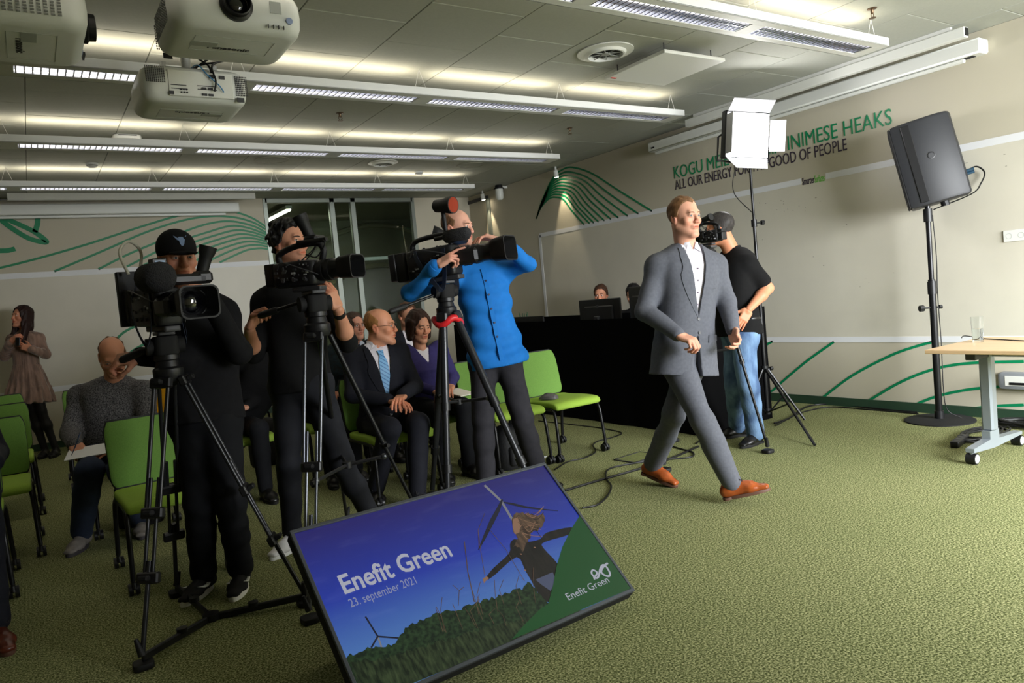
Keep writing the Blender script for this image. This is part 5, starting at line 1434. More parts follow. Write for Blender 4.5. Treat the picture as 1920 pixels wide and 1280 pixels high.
def make_head(spec):
    """local head space: +x person's right, +y front, +z up, origin mid head; chin at about z=-.115, crown at .12"""
    f = spec.get('fat', 0.0); fem = spec.get('fem', False); s = SDF()
    s.ell((0, -.014, .042), (.075, .095, .080), .01)
    s.ell((0, .018, -.02), (.064+f*.3, .070, .090), .025)
    s.ell((0, .030, -.066), (.046+f*.5, .052, .046+f*.2), .022)
    jw = .020 if not fem else .016
    for e in (-1, 1):
        s.cone((e*(.052+f*.4), .002, -.052), (e*.016, .072, -.102), jw, jw*.95, .022)
        s.ell((e*.043, .062, -.022), (.024, .022, .022), .02)
    s.ell((0, .080, -.103), (.019, .016, .015), .018)
    s.econe((-.032, .079, .026), (.032, .079, .026), (.010, .010), (.010, .010), (0, 0, 1), .02)
    for e in (-1, 1): s.ell((e*.031, .106, .005), (.018, .015, .011), .012, op='s')
    # nose
    s.cone((0, .084, .020), (0, .107, -.026), .0078, .0105, .012)
    for e in (-1, 1): s.ell((e*.0115, .100, -.031), (.0085, .011, .0085), .006)
    s.ell((0, .104, -.033), (.010, .010, .008), .006)
    for e in (-1, 1): s.ell((e*.0065, .106, -.0415), (.0032, .004, .004), .003, op='s')
    # mouth
    s.ell((0, .084, -.058), (.026, .014, .020), .014)
    s.econe((-.019, .0885, -.0575), (.019, .0885, -.0575), (.0045, .006), (.0045, .006), (0, 0, 1), .004)
    s.ell((0, .0945, -.055), (.013, .006, .0045), .005)
    s.econe((-.015, .090, -.0675), (.015, .090, -.0675), (.0052, .0065), (.0052, .0065), (0, 0, 1), .004)
    s.econe((-.024, .101, -.0612), (.024, .101, -.0612), (.0016, .012), (.0016, .012), (0, 0, 1), .003, 's')
    # eyelids over the eye balls
    for e in (-1, 1):
        s.ell((e*.031, .0775, .0055), (.0155, .0150, .0135), .004)
        s.econe((e*.031-.0125, .0925, .0050), (e*.031+.0125, .0925, .0050), (.0031 if not spec.get('shut') else .0006, .012), (.0031 if not spec.get('shut') else .0006, .012), (0, 0, 1), .002, 's')
    # ears
    for e in (-1, 1):
        R = np.array([[1, 0, 0], [0, .94, .34], [0, -.34, .94]]) if 1 else None
        s.ell((e*.077, -.012, -.008), (.009, .019, .032), .007, R=R)
        s.ell((e*.086, -.008, -.006), (.006, .011, .020), .004, R=R, op='s')
    nk = spec['neck_local']; nr = (.048 if fem else .056)+f*.4
    s.cone((0, -.022, -.045), nk, nr*.98, nr*1.05, .03)
    V, F = s.mesh(spec.get('hh', .0038))
    # complexion
    C = np.ones((len(V), 3))
    def blob(c, r, col, p=1.0):
        d = np.sqrt((((V-np.array(c))/np.array(r))**2).sum(1)); w_ = np.clip(1.25-d, 0, 1)[:, None]*p
        np.copyto(C, C*(1-w_)+np.array(col)*C*w_)
    for e in (-1, 1):
        blob((e*.045, .07, -.03), (.03, .03, .028), (1.04, .84, .80), .8)
        blob((e*.08, -.012, -.008), (.02, .03, .04), (1.05, .78, .74), .9)
        blob((e*.031, .09, .0), (.022, .02, .012), (.90, .80, .80), .5)
    blob((0, .108, -.03), (.02, .02, .018), (1.05, .78, .74), .9)
    lipc = spec.get('lip', (.86, .60, .58))
    lz = np.abs(V[:, 2]+.0612); lm = (lz < .0125-np.abs(V[:, 0])*.38) & (np.abs(V[:, 0]) < .024) & (V[:, 1] > .082)
    C[lm] *= np.array(lipc)
    st = spec.get('stubble', 0)
    if st:
        zz = np.clip((-.035-V[:, 2])/.02, 0, 1)*np.clip((V[:, 1]+.03)/.03, 0, 1)*np.clip((V[:, 2]+.135)/.02, 0, 1); side_ = np.clip((np.abs(V[:, 0])-.05)/.01, 0, 1)*np.clip((.02-V[:, 2])/.02, 0, 1)*np.clip((V[:, 1]+.03)/.02, 0, 1)*np.clip((.05-V[:, 1])/.02, 0, 1)
        w_ = (np.maximum(zz, side_*.8)*st)[:, None]; w_[lm] = 0
        C = C*(1-w_)+np.array((.42, .42, .45))*C*w_
    return V, F, C

HAIRLINE = {
    'short': ([-.13, -.085, -.05, -.025, .0, .018, .03, .05, .062, .075, .12], [-.075, -.075, -.06, -.02, -.005, .0, .035, .062, .078, .088, .09]),
    'receding': ([-.13, -.085, -.05, -.025, .0, .018, .03, .045, .06, .12], [-.075, -.075, -.06, -.02, .0, .01, .05, .085, .105, .2]),
    'sides': ([-.13, -.085, -.05, -.025, .0, .018, .03, .045, .12], [-.065, -.065, -.055, -.02, .0, .015, .06, .2, .2]),
    'fem': ([-.13, -.085, -.05, -.025, .0, .02, .04, .06, .075, .12], [-.11, -.11, -.1, -.08, -.05, .0, .045, .075, .09, .095]),
    'cap': ([-.13, -.05, .0, .05, .12], [-.02, .005, .02, .03, .035]),
}
def make_hair(style, th=.012, seed=1, curl=0.0, hh=.0042):
    key = {'curly': 'short', 'bob': 'fem', 'long': 'fem'}.get(style, style)
    s = SDF(); top = th
    s.ell((0, -.014, .042), (.075+th*.75, .095+th*.7, .080+top), .01)
    s.ell((0, .0, -.01), (.068+th*.8, .075+th*.3, .085), .02)
    if style == 'bob':
        for e in (-1, 1): s.econe((e*.072, -.005, .04), (e*.078, .0, -.085), (.03, .045), (.022, .042), (1, 0, 0), .03)
        s.ell((0, -.07, -.045), (.07, .045, .075), .03)
    if style == 'long':
        for e in (-1, 1):
            s.econe((e*.068, -.005, .05), (e*.08, .0, -.09), (.024, .05), (.032, .05), (1, 0, 0), .03)
            s.econe((e*.08, .005, -.09), (e*.10, .06, -.33), (.034, .045), (.026, .024), (1, 0, 0), .03)
        s.ell((0, -.06, -.08), (.075, .05, .13), .03)
    yk, zk = HAIRLINE[key]; yk = np.array(yk); zk = np.array(zk)
    sides = style == 'sides'
    def cut(P):
        zl = np.interp(P[..., 1], yk, zk)
        if style == 'receding': zl = zl-np.clip(.028-np.abs(P[..., 0]), 0, .028)*1.3*(P[..., 1] > .03)
        d = (P[..., 2]-zl)*.75
        if sides: d = np.minimum(d, (.062-.75*(P[..., 1]-.0)-P[..., 2])*.8)
        if style in ('long', 'bob'):
            # face opening
            q = np.sqrt((P[..., 0]/.066)**2+((P[..., 2]+.01)/.098)**2); d = np.where(P[..., 1] > .015, (q-1)*.06, .05)
        return d
    s.fn(cut, (-1, -1, -1), (1, 1, 1), .006, op='i0') if 0 else s._add('i', lambda P: -cut(P), np.array([-1.]*3), np.array([1.]*3), .005)
    rs = np.random.RandomState(seed)
    if curl:
        K = rs.normal(size=(9, 3))*85; ph = rs.uniform(0, 6.3, 9)
        def nz(P):
            q = P+.006*np.sin(P[:, [1, 2, 0]]*90); return -curl*sum(np.sin(q @ K[i]+ph[i]) for i in range(9))/3
    else:
        K = rs.normal(size=(8, 3))*np.array((150, 60, 40)); ph = rs.uniform(0, 6.3, 8)
        def nz(P): return -.003*sum(np.sin(P @ K[i]+.8*np.sin(P[:, [2, 0, 1]] @ K[i]*.5)+ph[i]) for i in range(8))/3
    return s.mesh(hh, nz)

def make_eye(e, look=(0, 1, 0)):
    c = np.array((e*.031, .0785, .0055)); r = .0128
    mb = MB(); d = nrm(look); x = nrm(np.cross(d, (0, 0, 1))); y = np.cross(x, d)
    n = 14; ang = [0, .2, .44, .48, .8, 1.2, 1.7, 2.4, PI]
    rings_ = []
    for a in ang:
        rings_.append([c+r*(math.cos(a)*d+math.sin(a)*(math.cos(t)*x+math.sin(t)*y)) for t in np.linspace(0, 2*PI, n, endpoint=False)])
    for i in range(len(ang)-1):
        mi = 2 if i < 1 else 1 if i < 3 else 0
        mb.rings([rings_[i], rings_[i+1]], mi, caps=False)
    return mb

# ---------------------------------------------------------------- hands
POSES = {   # per finger (index..little): (mcp, pip, dip) bend in radians, thumb (in, bend)
    'relax': ([(.35, .5, .3), (.45, .6, .35), (.55, .65, .4), (.6, .7, .4)], (.55, .35)),
    'fist': ([(1.2, 1.5, .9), (1.25, 1.5, .9), (1.3, 1.5, .9), (1.3, 1.5, .9)], (.5, .7)),
    'grip': ([(.8, 1.1, .6), (.85, 1.15, .6), (.9, 1.2, .6), (.95, 1.2, .6)], (.75, .5)),
    'flat': ([(.1, .12, .08), (.12, .14, .1), (.12, .14, .1), (.15, .18, .1)], (.35, .15)),
    'cup': ([(.5, .55, .3), (.55, .6, .3), (.6, .65, .3), (.65, .65, .3)], (.5, .3)),
    'point': ([(.1, .15, .1), (.7, 1.0, .5), (.9, 1.2, .6), (1.0, 1.2, .6)], (.6, .5)),
    'pinch': ([(.75, .7, .35), (.8, .75, .4), (.9, .9, .5), (1.0, 1.0, .5)], (.85, .35)),
}
def make_hand(wrist, d, palm, right, pose='relax', sc=1.0, h=.0032, fore=None):
    """wrist point, direction wrist->knuckles, palm normal (the way the palm faces); world space"""
    d = nrm(d); pn = np.array(palm, float); pn = nrm(pn-d*np.dot(pn, d))
    x = np.cross(d, pn)                        # towards the thumb for a right hand is -x or +x
    th = x if right else -x
    fx = th                                     # thumb side
    W = np.array(wrist, float); s = SDF()
    def P(a, b, c): return W+sc*(a*d+b*fx+c*pn)
    R = np.stack([d, fx, pn])
    s.cone(W-nrm(fore)*.04 if fore is not None else P(-.03, 0, 0), P(.012, 0, 0), .024*sc, .022*sc, .01)
    s.bx(P(.052, -.002, 0), np.array((.043, .036, .0125))*sc, .016, R, .011*sc)
    s.ell(P(.03, .022, .008), np.array((.03, .017, .014))*sc, .012, R)
    s.ell(P(.04, -.024, .006), np.array((.035, .014, .012))*sc, .010, R)
    base = [(.092, .0285), (.096, .0095), (.092, -.0095), (.083, -.0275)]
    Ls = [(.043, .026, .021), (.047, .030, .022), (.043, .028, .021), (.033, .021, .019)]
    rr = [.0088, .0090, .0086, .0076]
    fp, tp = POSES[pose]
    spread = [.10, .02, -.05, -.14]
    for i in range(4):
        p = P(base[i][0], base[i][1], 0); a = 0.0; r = rr[i]*sc
        lat = spread[i]*(.4 if pose in ('fist', 'grip', 'pinch') else 1)
        for j in range(3):
            a += fp[i][j]; dv = nrm(d*math.cos(a)+pn*math.sin(a)+fx*lat*math.cos(a)); q = p+dv*Ls[i][j]*sc
            s.cone(p, q, r*(1-.06*j), r*(1-.06*(j+1)), .003 if j else .009); p = q
    p = P(.022, .030, .006); ti, tb = tp
    dv = nrm(d*.72+fx*.62*(1-ti*.45)+pn*ti*.75); q = p+dv*.042*sc; s.cone(p, q, .0125*sc, .0105*sc, .012)
    dv2 = nrm(dv+d*.35*tb-fx*.75*tb+pn*.25*tb); q2 = q+dv2*.034*sc; s.cone(q, q2, .0105*sc, .0095*sc, .004)
    dv3 = nrm(dv2+d*.2*tb-fx*.4*tb); s.cone(q2, q2+dv3*.024*sc, .0098*sc, .008*sc, .004)
    return s.mesh(h*max(sc, .8))
m_skin = {}
def skin_mat(c):
    if c not in m_skin:
        m = mat('skin_%d_%d_%d' % c, rgb(*c), .48, spec=.35, noise=(14, .07), bump=(260, .12, .0006), attr='tint')
        b = m.node_tree.nodes['Principled BSDF']; b.inputs['Subsurface Weight'].default_value = .0
        m_skin[c] = m
    return m_skin[c]
m_eyew = mat('eye_white', rgb(186, 178, 170), .3); m_pupil = mat('pupil', rgb(8, 8, 8), .1)
def iris(c): return mat('iris_%d_%d_%d' % c, rgb(*c), .15)
def cloth(name, c, rough=.85, amt=.12, sc=30, weave=900, bs=.25, sheen=.0):
    return mat('cloth_'+name, rgb(*c), rough, spec=.25, noise=(sc, amt), bump=(weave, bs, .0005), sheen=sheen)
def hair_mat(c): return mat('hair_%d_%d_%d' % c, rgb(*c), .55, spec=.35, noise=(90, .35, (1, 1, .3)), bump=(200, .5, .002, (1, 1, .25)))

class Person:
    def __init__(s, label, base, J, front, spec, h=.008):
        s.t = thing('person', label, 'person', (base[0], base[1], 0))
        s.J = J; s.spec = spec; s.h = h
        s.front = nrm(front); s.skin = []; s.cols = []
        s.base = base
        s.up = nrm(J['neck']-J['pelvis']); s.side = nrm(np.cross(s.up, s.front))   # person's left
        s.front = np.cross(s.side, s.up)*1.0
        s.TL = float(np.linalg.norm(J['neck']-J['pelvis'])); s.k = spec.get('k', 1.0)
    # -- garments
    def torso_tab(s, e=0.0, hem=-.12, belly=0.0, chest=1.0, flare=0.0):
        L = s.TL/.50; w = s.spec.get('w', 1.0); b = s.spec.get('belly', 0)+belly
        fem = s.spec.get('fem', False)
        rows = [(-.12, .160+flare, .115+flare*.7, .120+flare*.7, .0), (0, .163+flare*.5, .115+b*.6, .118, .0), (.12, (.150 if not fem else .130), .108+b, .105, .004), (.22, (.152 if not fem else .128), .108+b*.8, .105, .006),
                (.32, .166*chest, (.118 if not fem else .128), .112, .008), (.40, .172*chest, .112, .112, .0), (.455, .158, .088, .100, -.008), (.49, .110, .066, .078, -.014), (.515, .066, .055, .060, -.012)]
        out = []
        for (z, hw, df, db, yo) in rows: out.append((z*L, hw*w+e, df*w+e, db*w+e, yo))
        if hem < -.12: out = [(hem*L, out[0][1]+flare*.6, out[0][2]+flare*.4, out[0][3]+flare*.4, 0)]+out
        else: out = [r for r in out if r[0] >= hem*L-.001]; out = [(hem*L, out[0][1], out[0][2], out[0][3], out[0][4])]+out if out[0][0] > hem*L+.001 else out
        return out
    def torso(s, S, e=0.0, hem=-.12, k=.02, **kw):
        S.loft(s.J['pelvis'], s.up, s.side, s.front, s.torso_tab(e, hem, **kw), k=k)
        for q in 'LR':
            sg = 1 if q == 'L' else -1
            S.cone(s.J['neck']-s.up*.045*s.k+s.side*sg*.03*s.k, s.J['sh'+q], .045*s.k+e, .054*s.k+e, .035)
    def sleeve(s, S, q, r=(.064, .052, .043), k=.025, upto=1.0, e=0.0):
        a, b, c = s.J['sh'+q], s.J['el'+q], s.J['wr'+q]; r = [x*s.k for x in r]
        S.cone(a, b, r[0]+e, r[1]+e, .045)
        if upto > 0:
            m = b+(c-b)*upto; S.cone(b, m, r[1]+e, r[1]+(r[2]-r[1])*upto+e, k)
    def legs(s, S, r=(.092, .066, .053), e=0.0, pel=True, cut=True):
        J = s.J; k = s.k
        for q in 'LR':
            S.cone(J['hip'+q], J['kn'+q], r[0]*k+e, r[1]*k+e, .035)
            S.cone(J['kn'+q], J['an'+q], r[1]*k+e, r[2]*k+e, .02)
            m = J['kn'+q]*.62+J['an'+q]*.38
            S.ell(m-nrm(np.cross(np.cross(J['an'+q]-J['kn'+q], s.toe(q)), J['an'+q]-J['kn'+q]))*-.0, (.058*k+e,)*3, .03)
        if pel:
            hy = nrm(J['hipL']-J['hipR'])
            S.econe(J['pelvis']-s.up*.05, J['pelvis']+s.up*.11, (.158*s.spec.get('w', 1)*k+e, .108*k+e), (.152*s.spec.get('w', 1)*k+e, .105*k+e), s.side, .04)
            for q in 'LR': S.ell(J['hip'+q]-s.front*.02, (.098*k+e,)*3, .04)
    def toe(s, q): return nrm(s.J.get('toe'+q, s.front*V3(1, 1, 0)))
    def shoe(s, q, mats, sole=.018, style='derby', flatfoot=True):
        a = s.J['an'+q]; d = s.toe(q); k = s.k
        up = s.J.get('fup'+q, V3(0, 0, 1)); up = nrm(up-d*np.dot(up, d)); sd = np.cross(d, up)
        fz = s.J.get('fz'+q, None)
        h0 = float(np.dot(a-(s.J.get('sole'+q) if s.J.get('sole'+q) is not None else V3(a[0], a[1], 0.0)), up))
        o = a-up*h0
        def P(x, y, z): return o+d*x*k+sd*y*k+up*z*k
        R = np.stack([d, sd, up]); S = SDF()
        S.econe(P(-.045, 0, .045), P(.10, .002, .038), (.036*k, .036*k), (.044*k, .030*k), sd, .02)
        S.econe(P(.09, .003, .036), P(.175, .008, .026), (.043*k, .027*k), (.032*k, .017*k), sd, .02)
        S.econe(P(-.02, 0, .06), P(-.012, 0, .10), (.036*k, .042*k), (.036*k, .044*k), sd, .02)
        S.cone(P(.02, 0, .07), P(.09, 0, .055), .030*k, .024*k, .02)
        S.plane(P(0, 0, sole/k*.7), -up, .002); S.plane(P(0, 0, .112), up, .002)
        so = np_obj('shoe', [S.mesh(max(.0055, s.h*.75))], mats[0], s.t)
        so['label'] = s.spec.get('shoe_label', 'shoe'); 
        B = MB(); out = []
        for t_ in np.linspace(0, 2*PI, 28, endpoint=False):
            x = .065+.125*math.cos(t_); w_ = .042*(1-.18*math.cos(t_)) if math.cos(t_) > 0 else .040*(1+.12*math.cos(t_))
            w_ = .040+.006*math.cos(t_-.3)
            out.append((x, w_*math.sin(t_)*(1.0 if math.cos(t_) < .75 else .95)+.006*max(0, math.cos(t_))))
        B.rings([[P(x*1.02, y*1.02, 0.0) for x, y in out], [P(x*1.03, y*1.04, .012) for x, y in out], [P(x, y, sole/k) for x, y in out]])
        if style == 'derby': B.rings([[P(-.055+.055*max(0, math.cos(t_))*1.0+.02*min(0, math.cos(t_)), .034*math.sin(t_), z) for t_ in np.linspace(0, 2*PI, 16, endpoint=False)] for z in (-.0, .014)])
        B.build('sole', mats[1], so, 40, world=True)
        if len(mats) > 2:
            L_ = MB()
            for i in range(4):
                xx = .035+.02*i; zz = .098-.011*i
                L_.tube([P(xx, -.018, zz-.004), P(xx+.004, 0, zz+.006), P(xx+.002, .018, zz-.004)], .0028*k, 5)
            L_.tube(smoothcurve([P(.03, 0, .108), P(.04, .03, .112), P(.055, .035, .095), P(.045, .01, .108)], 4), .002*k, 5)
            L_.tube(smoothcurve([P(.03, 0, .108), P(.04, -.03, .112), P(.055, -.035, .095), P(.045, -.01, .108)], 4), .002*k, 5)
            L_.build('laces', mats[2], so, 60, world=True)
        s.shoes = getattr(s, 'shoes', {}); s.shoes[q] = (so, P)
        return so, P
    def garment(s, name, S, m, h=None, noise=None, label=None):
        V, F = S.mesh(h or s.h, noise)
        o = np_obj(name, [(V, F)], m, s.t)
        if label: o['label'] = label
        return o
    # -- skin
    def add_skin(s, V, F, C=None):
        s.skin.append((V, F)); s.cols.append(np.ones((len(V), 3)) if C is None else C)
    def head(s):
        J = s.J; sp = dict(s.spec); fz = head_frame(J['face'], J.get('hup', (0, 0, 1))); s.hf = fz; c = J['head']; hs = sp.get('hs', 1.0); s.hs = hs
        nl = fz @ (J['neck']-s.up*.03-c)/hs; sp['neck_local'] = nl
        V, F, C = make_head(sp); s.add_skin(V*hs @ fz+c, F, C)
        st = sp.get('hair')
        if st:
            if st != 'cap':
                V, F = make_hair(st, sp.get('hth', .012), sp.get('seed', 1), sp.get('curl', 0), sp.get('hh', .0038)*1.15)
                o = np_obj('hair', [(V*hs @ fz+c, F)], hair_mat(sp['hairc']), s.t)
                if sp.get('hair_label'): o['label'] = sp['hair_label']
            W = lambda p: np.array(p)*hs @ fz+c
            for e in (-1, 1):
                bm_ = MB(); bm_.tube([W(p) for p in ((e*.012, .0945, .0235), (e*.024, .0945, .0255), (e*.038, .0885, .0255), (e*.048, .078, .0215))], [.0022*hs, .0032*hs, .0028*hs, .0014*hs], 7)
                bm_.build('eyebrow', hair_mat(sp.get('browc', sp['hairc'])), s.t, 60, world=True)
            for e in (-1, 1):
                eb = make_eye(e, sp.get('look', (0, 1, 0))); eb.v = [tuple(W(p)) for p in eb.v]
                eb.build('eye', [m_eyew, iris(sp.get('iris', (66, 72, 78))), m_pupil], s.t, 60, world=True)
        s.HW = lambda p: np.array(p)*hs @ fz+c
    def glasses(s, c=(30, 30, 32), round_=True):
        g = MB(); W = s.HW; r = .0012 if round_ else .0018
        for e in (-1, 1):
            pts = []
            for t_ in np.linspace(0, 2*PI, 22, endpoint=False):
                ct, st = math.cos(t_), math.sin(t_); ex = .75
                pts.append(W((e*.032+.022*np.sign(ct)*abs(ct)**ex, .104-.25*abs(e*.032+.022*ct)**2*8, .003+.0155*np.sign(st)*abs(st)**ex)))
            g.tube(pts, r, 6, closed=True)
            g.tube([W((e*.054, .099, .008)), W((e*.074, .07, .010)), W((e*.080, .0, .008)), W((e*.080, -.02, -.004))], r, 6)
        g.tube([W((-.010, .108, .007)), W((0, .112, .010)), W((.010, .108, .007))], r, 6)
        g.build('glasses', mat('glasses_%d' % c[0], rgb(*c), .3, .5), s.t, 60, world=True)
    def hand(s, q, d, palm, pose='relax', sc=None):
        sc = sc or s.k*s.spec.get('hand', 1.0)
        V, F = make_hand(s.J['wr'+q], d, palm, q == 'R', pose, sc, .0037 if s.h < .0095 else .0062, s.J['wr'+q]-s.J['el'+q])
        C = np.ones((len(V), 3)); tipd = (V-s.J['wr'+q]) @ nrm(d); C *= np.where(tipd[:, None] > .09, np.array((1.04, .92, .9)), 1.0)
        s.add_skin(V, F, C)
    def arm_skin(s, q, t0=0.0, upper=None):
        """bare arm from t0 (0 elbow .. 1 wrist), or from `upper` of the upper arm"""
        S = SDF(); a, b, c = s.J['sh'+q], s.J['el'+q], s.J['wr'+q]; k = s.k
        if upper is not None: S.cone(a+(b-a)*upper, b, .046*k, .039*k, .02)
        m = b+(c-b)*t0; S.cone(m, b+(c-b)*max(t0, .35), .040*k, .042*k, .02); S.cone(b+(c-b)*max(t0, .35), c, .042*k, .026*k, .02)
        s.add_skin(*S.mesh(.006))
    def under_body(s):
        """the rest of the body, covered by the clothes"""
        S = SDF(); J = s.J; k = s.k
        S.loft(J['pelvis'], s.up, s.side, s.front, s.torso_tab(-.03, .02), k=.02)
        for q in 'LR':
            S.cone(J['neck']-s.up*.06*k, J['sh'+q], .04*k, .045*k, .03)
            S.cone(J['sh'+q], J['el'+q], .042*k, .034*k, .02); S.cone(J['el'+q], J['wr'+q], .034*k, .022*k, .02)
            S.cone(J['hip'+q], J['kn'+q], .07*k, .048*k, .03); S.cone(J['kn'+q], J['an'+q], .048*k, .033*k, .02)
        s.add_skin(*S.mesh(.014))
    def finish(s):
        s.under_body()
        o = np_obj('body', s.skin, skin_mat(s.spec.get('skin', (206, 152, 124))), s.t, np.concatenate(s.cols))
        return o
    # -- surface details: project a strip grid on a distance field along -front
    def decal(s, S, name, rows, m, off=.004, th=.003, parent=None, dirv=None, label=None):
        """rows: list of lists of (x, z) in torso coordinates (x to the person's left, z up from the pelvis)"""
        pts = []
        for r in rows:
            for (x, z) in r: pts.append(s.J['pelvis']+s.side*x+s.up*z+s.front*.35)
        pts = np.array(pts, np.float32); D_ = np.array(-s.front if dirv is None else nrm(dirv), np.float32)
        def ev(P):
            A = np.full(len(P), 9., np.float32)
            for kind, fn, l, u, k in S.ops:
                d = fn(P)
                if kind == 'u': hh = np.clip(.5+.5*(A-d)/k, 0, 1); A = A+(d-A)*hh-k*hh*(1-hh)
            return A
        t_ = np.zeros(len(pts), np.float32)
        for _ in range(60): t_ += np.clip(ev(pts+D_*t_[:, None])-off, -.02, .05)*.8
        t_ = np.minimum(t_, .55)
        Q = pts+D_*t_[:, None]; nr, nc = len(rows), len(rows[0])
        n_ = -D_
        V = np.concatenate([Q, Q-n_*th]); F = []
        for i in range(nr-1):
            for j in range(nc-1):
                a = i*nc+j; F.append((a, a+1, a+nc+1, a+nc)); b = a+nr*nc; F.append((b+nc, b+nc+1, b+1, b))
        N = nr*nc
        bd = [j for j in range(nc)]+[i*nc+nc-1 for i in range(1, nr)]+[(nr-1)*nc+j for j in range(nc-2, -1, -1)]+[i*nc for i in range(nr-2, 0, -1)]
        for i in range(len(bd)): a, b = bd[i], bd[(i+1) % len(bd)]; F.append((b, a, a+N, b+N))
        mb = MB(); mb.v = [tuple(map(float, p)) for p in V]; mb.f = F; mb.m = [0]*len(F)
        o = mb.build(name, m, parent or s.t, 45, world=True)
        if label: o['label'] = label
        return o
    def buttons(s, S, xz, m, r=.006, off=.006):
        for (x, z) in xz:
            s.decal(S, 'button', [[(x+r*math.cos(a)*q, z+r*math.sin(a)*q) for a in np.linspace(0, 2*PI, 9)] for q in (.05, 1)], m, off=off, th=.004)
def strip(xa, xb, za, zb, nx=5, nz=10):
    """rows of points between two edge curves given as functions of u in 0..1"""
    return [[(xa(u)+(xb(u)-xa(u))*j/(nx-1), za(u)+(zb(u)-za(u))*j/(nx-1)) for j in range(nx)] for u in np.linspace(0, 1, nz)]
def lerpf(*pts):
    us = np.linspace(0, 1, len(pts)); return lambda u: float(np.interp(u, us, pts))
# ================================================================= PEOPLE
def stand_joints(pel, neck, head, shR, shL, elR, elL, wrR, wrL, hipR, hipL, knR, knL, anR, anL, face, **k):
    J = dict(pelvis=pel, neck=neck, head=head, shR=shR, shL=shL, elR=elR, elL=elL, wrR=wrR, wrL=wrL, hipR=hipR, hipL=hipL, knR=knR, knL=knL, anR=anR, anL=anL, face=nrm(face))
    J.update(k); return {a: (np.array(b, float) if b is not None else None) for a, b in J.items()}
SHOW = []
def shirt_front(p, S, x0=0.0, zt=.49):
    pass
def jacket(p, m, m_lapel, hem=-.27, e=.014, zb=.13, x0=0.0, wtop=.062, nz=.0035, seed=3, vent=True, cuff=1.0, btn=(20, 20, 24)):
    """tailored jacket with open V front, lapels, buttons"""
    S = SDF(); p.torso(S, e, hem, flare=.016)
    T = SDF(); T.ops = list(S.ops)
    pel, sd, up, fr_ = (np.array(a, np.float32) for a in (p.J['pelvis'], p.side, p.up, p.front)); Lt = p.TL
    def cut(P):
        v = P-pel; x = v @ sd-x0; z = v @ up; y = v @ fr_
        w_ = np.where(z > zb, (z-zb)/(Lt-zb)*wtop, np.where(z < zb-.06, (zb-.06-z)*.12, -.002))
        return np.maximum(np.abs(x)-w_, .02-y)
    S.fn(cut, p.J['pelvis']-.45, p.J['neck']+.45, .003)
    for q in 'LR': p.sleeve(S, q, (.062, .054, .045), e=0, upto=.97*cuff)
    o = p.garment('jacket', S, m, p.h*.85, foldnoise(nz, seed))
    for sg in (-1, 1):
        zt = Lt+.0
        inner = lambda u: x0+sg*max(0.0, (zb+(zt-zb)*u-zb)/(Lt-zb)*wtop)
        wd = lerpf(.004, .03, .05, .066, .076, .05, .046, .03)
        z_ = lambda u: zb+(zt-.012-zb)*u
        zo = lambda u: z_(u)+(.0 if u < .62 else -.012*(1-abs(u-.75)*3))
        p.decal(T, 'lapel', strip(inner, lambda u: inner(u)+sg*wd(u), z_, zo, 5, 16), m_lapel, off=.004, th=.003)
    for sg in (-1, 1): p.decal(T, 'pocket_flap', strip(lambda u: sg*.075, lambda u: sg*.145, lerpf(.0, .045), lerpf(.012, .05), 4, 4), m_lapel, off=.005, th=.004)
    p.decal(T, 'breast_pocket', strip(lambda u: .075, lambda u: .135, lerpf(.315, .335), lerpf(.322, .342), 4, 3), m_lapel, off=.004, th=.003)
    bm = mat('button_%d' % btn[0], rgb(*btn), .35)
    p.buttons(T, [(x0+.0, zb-.005), (x0+.008, zb-.085)], bm, .009)
    return S, T
def dress_shirt(p, m, e=.004, collar=True, x0=0.0, button_c=(40, 40, 60), sleeves=False, placket=None):
    S = SDF(); p.torso(S, e, -.05)
    p.garment('shirt', S, m, p.h)
    if collar:
        n = p.J['neck']; up2 = nrm((p.J['head']-p.up*.0)-n)*.5+p.up*.5; up2 = nrm(up2)
        C_ = SDF(); C_.cone(n-p.up*.035+p.front*.004, n+up2*.035+p.front*.006, .066*p.k, .061*p.k, .01)
        C_.plane(n+up2*.03, up2, .003); C_.plane(n-up2*.03, -up2, .003)
        pel, sd, up, fr_ = (np.array(a, np.float32) for a in (n, p.side, up2, p.front))
        C_.fn(lambda P: np.maximum(np.abs((P-pel) @ sd)-.004-np.clip((P-pel) @ up+.02, 0, 1)*.35, -((P-pel) @ fr_)), n-.2, n+.2, .002)
        p.garment('collar', C_, m, .0036)
        for sg in (-1, 1):
            top = n+up2*.03+p.front*.055*p.k+p.side*sg*.026; b1 = n-up2*.035+p.front*.082*p.k+p.side*sg*.05; b0 = n-up2*.012+p.front*.078*p.k+p.side*sg*.006; sdp = n+up2*.026+p.front*.02+p.side*sg*.062*p.k
            sd2 = n-up2*.012+p.front*.03+p.side*sg*.078*p.k
            MB().rings([[b0, b0-p.front*.004], [b1, b1-p.front*.004], [sd2, sd2-p.side*sg*.004], [sdp, sdp-p.side*sg*.004], [top, top-p.front*.004], [b0, b0-p.front*.004]], closed_ring=False, caps=False) if 0 else None
            q = MB(); pts = [top, b0, b1, sd2, sdp]; q.add([*pts, *[a-p.front*.004-p.side*sg*.002 for a in pts]], [(0, 1, 2, 3, 4), (9, 8, 7, 6, 5)]+[(i, (i+1) % 5, 5+(i+1) % 5, 5+i) for i in range(5)])
            q.build('collar_tip', m, p.t, 30, world=True)
    return S

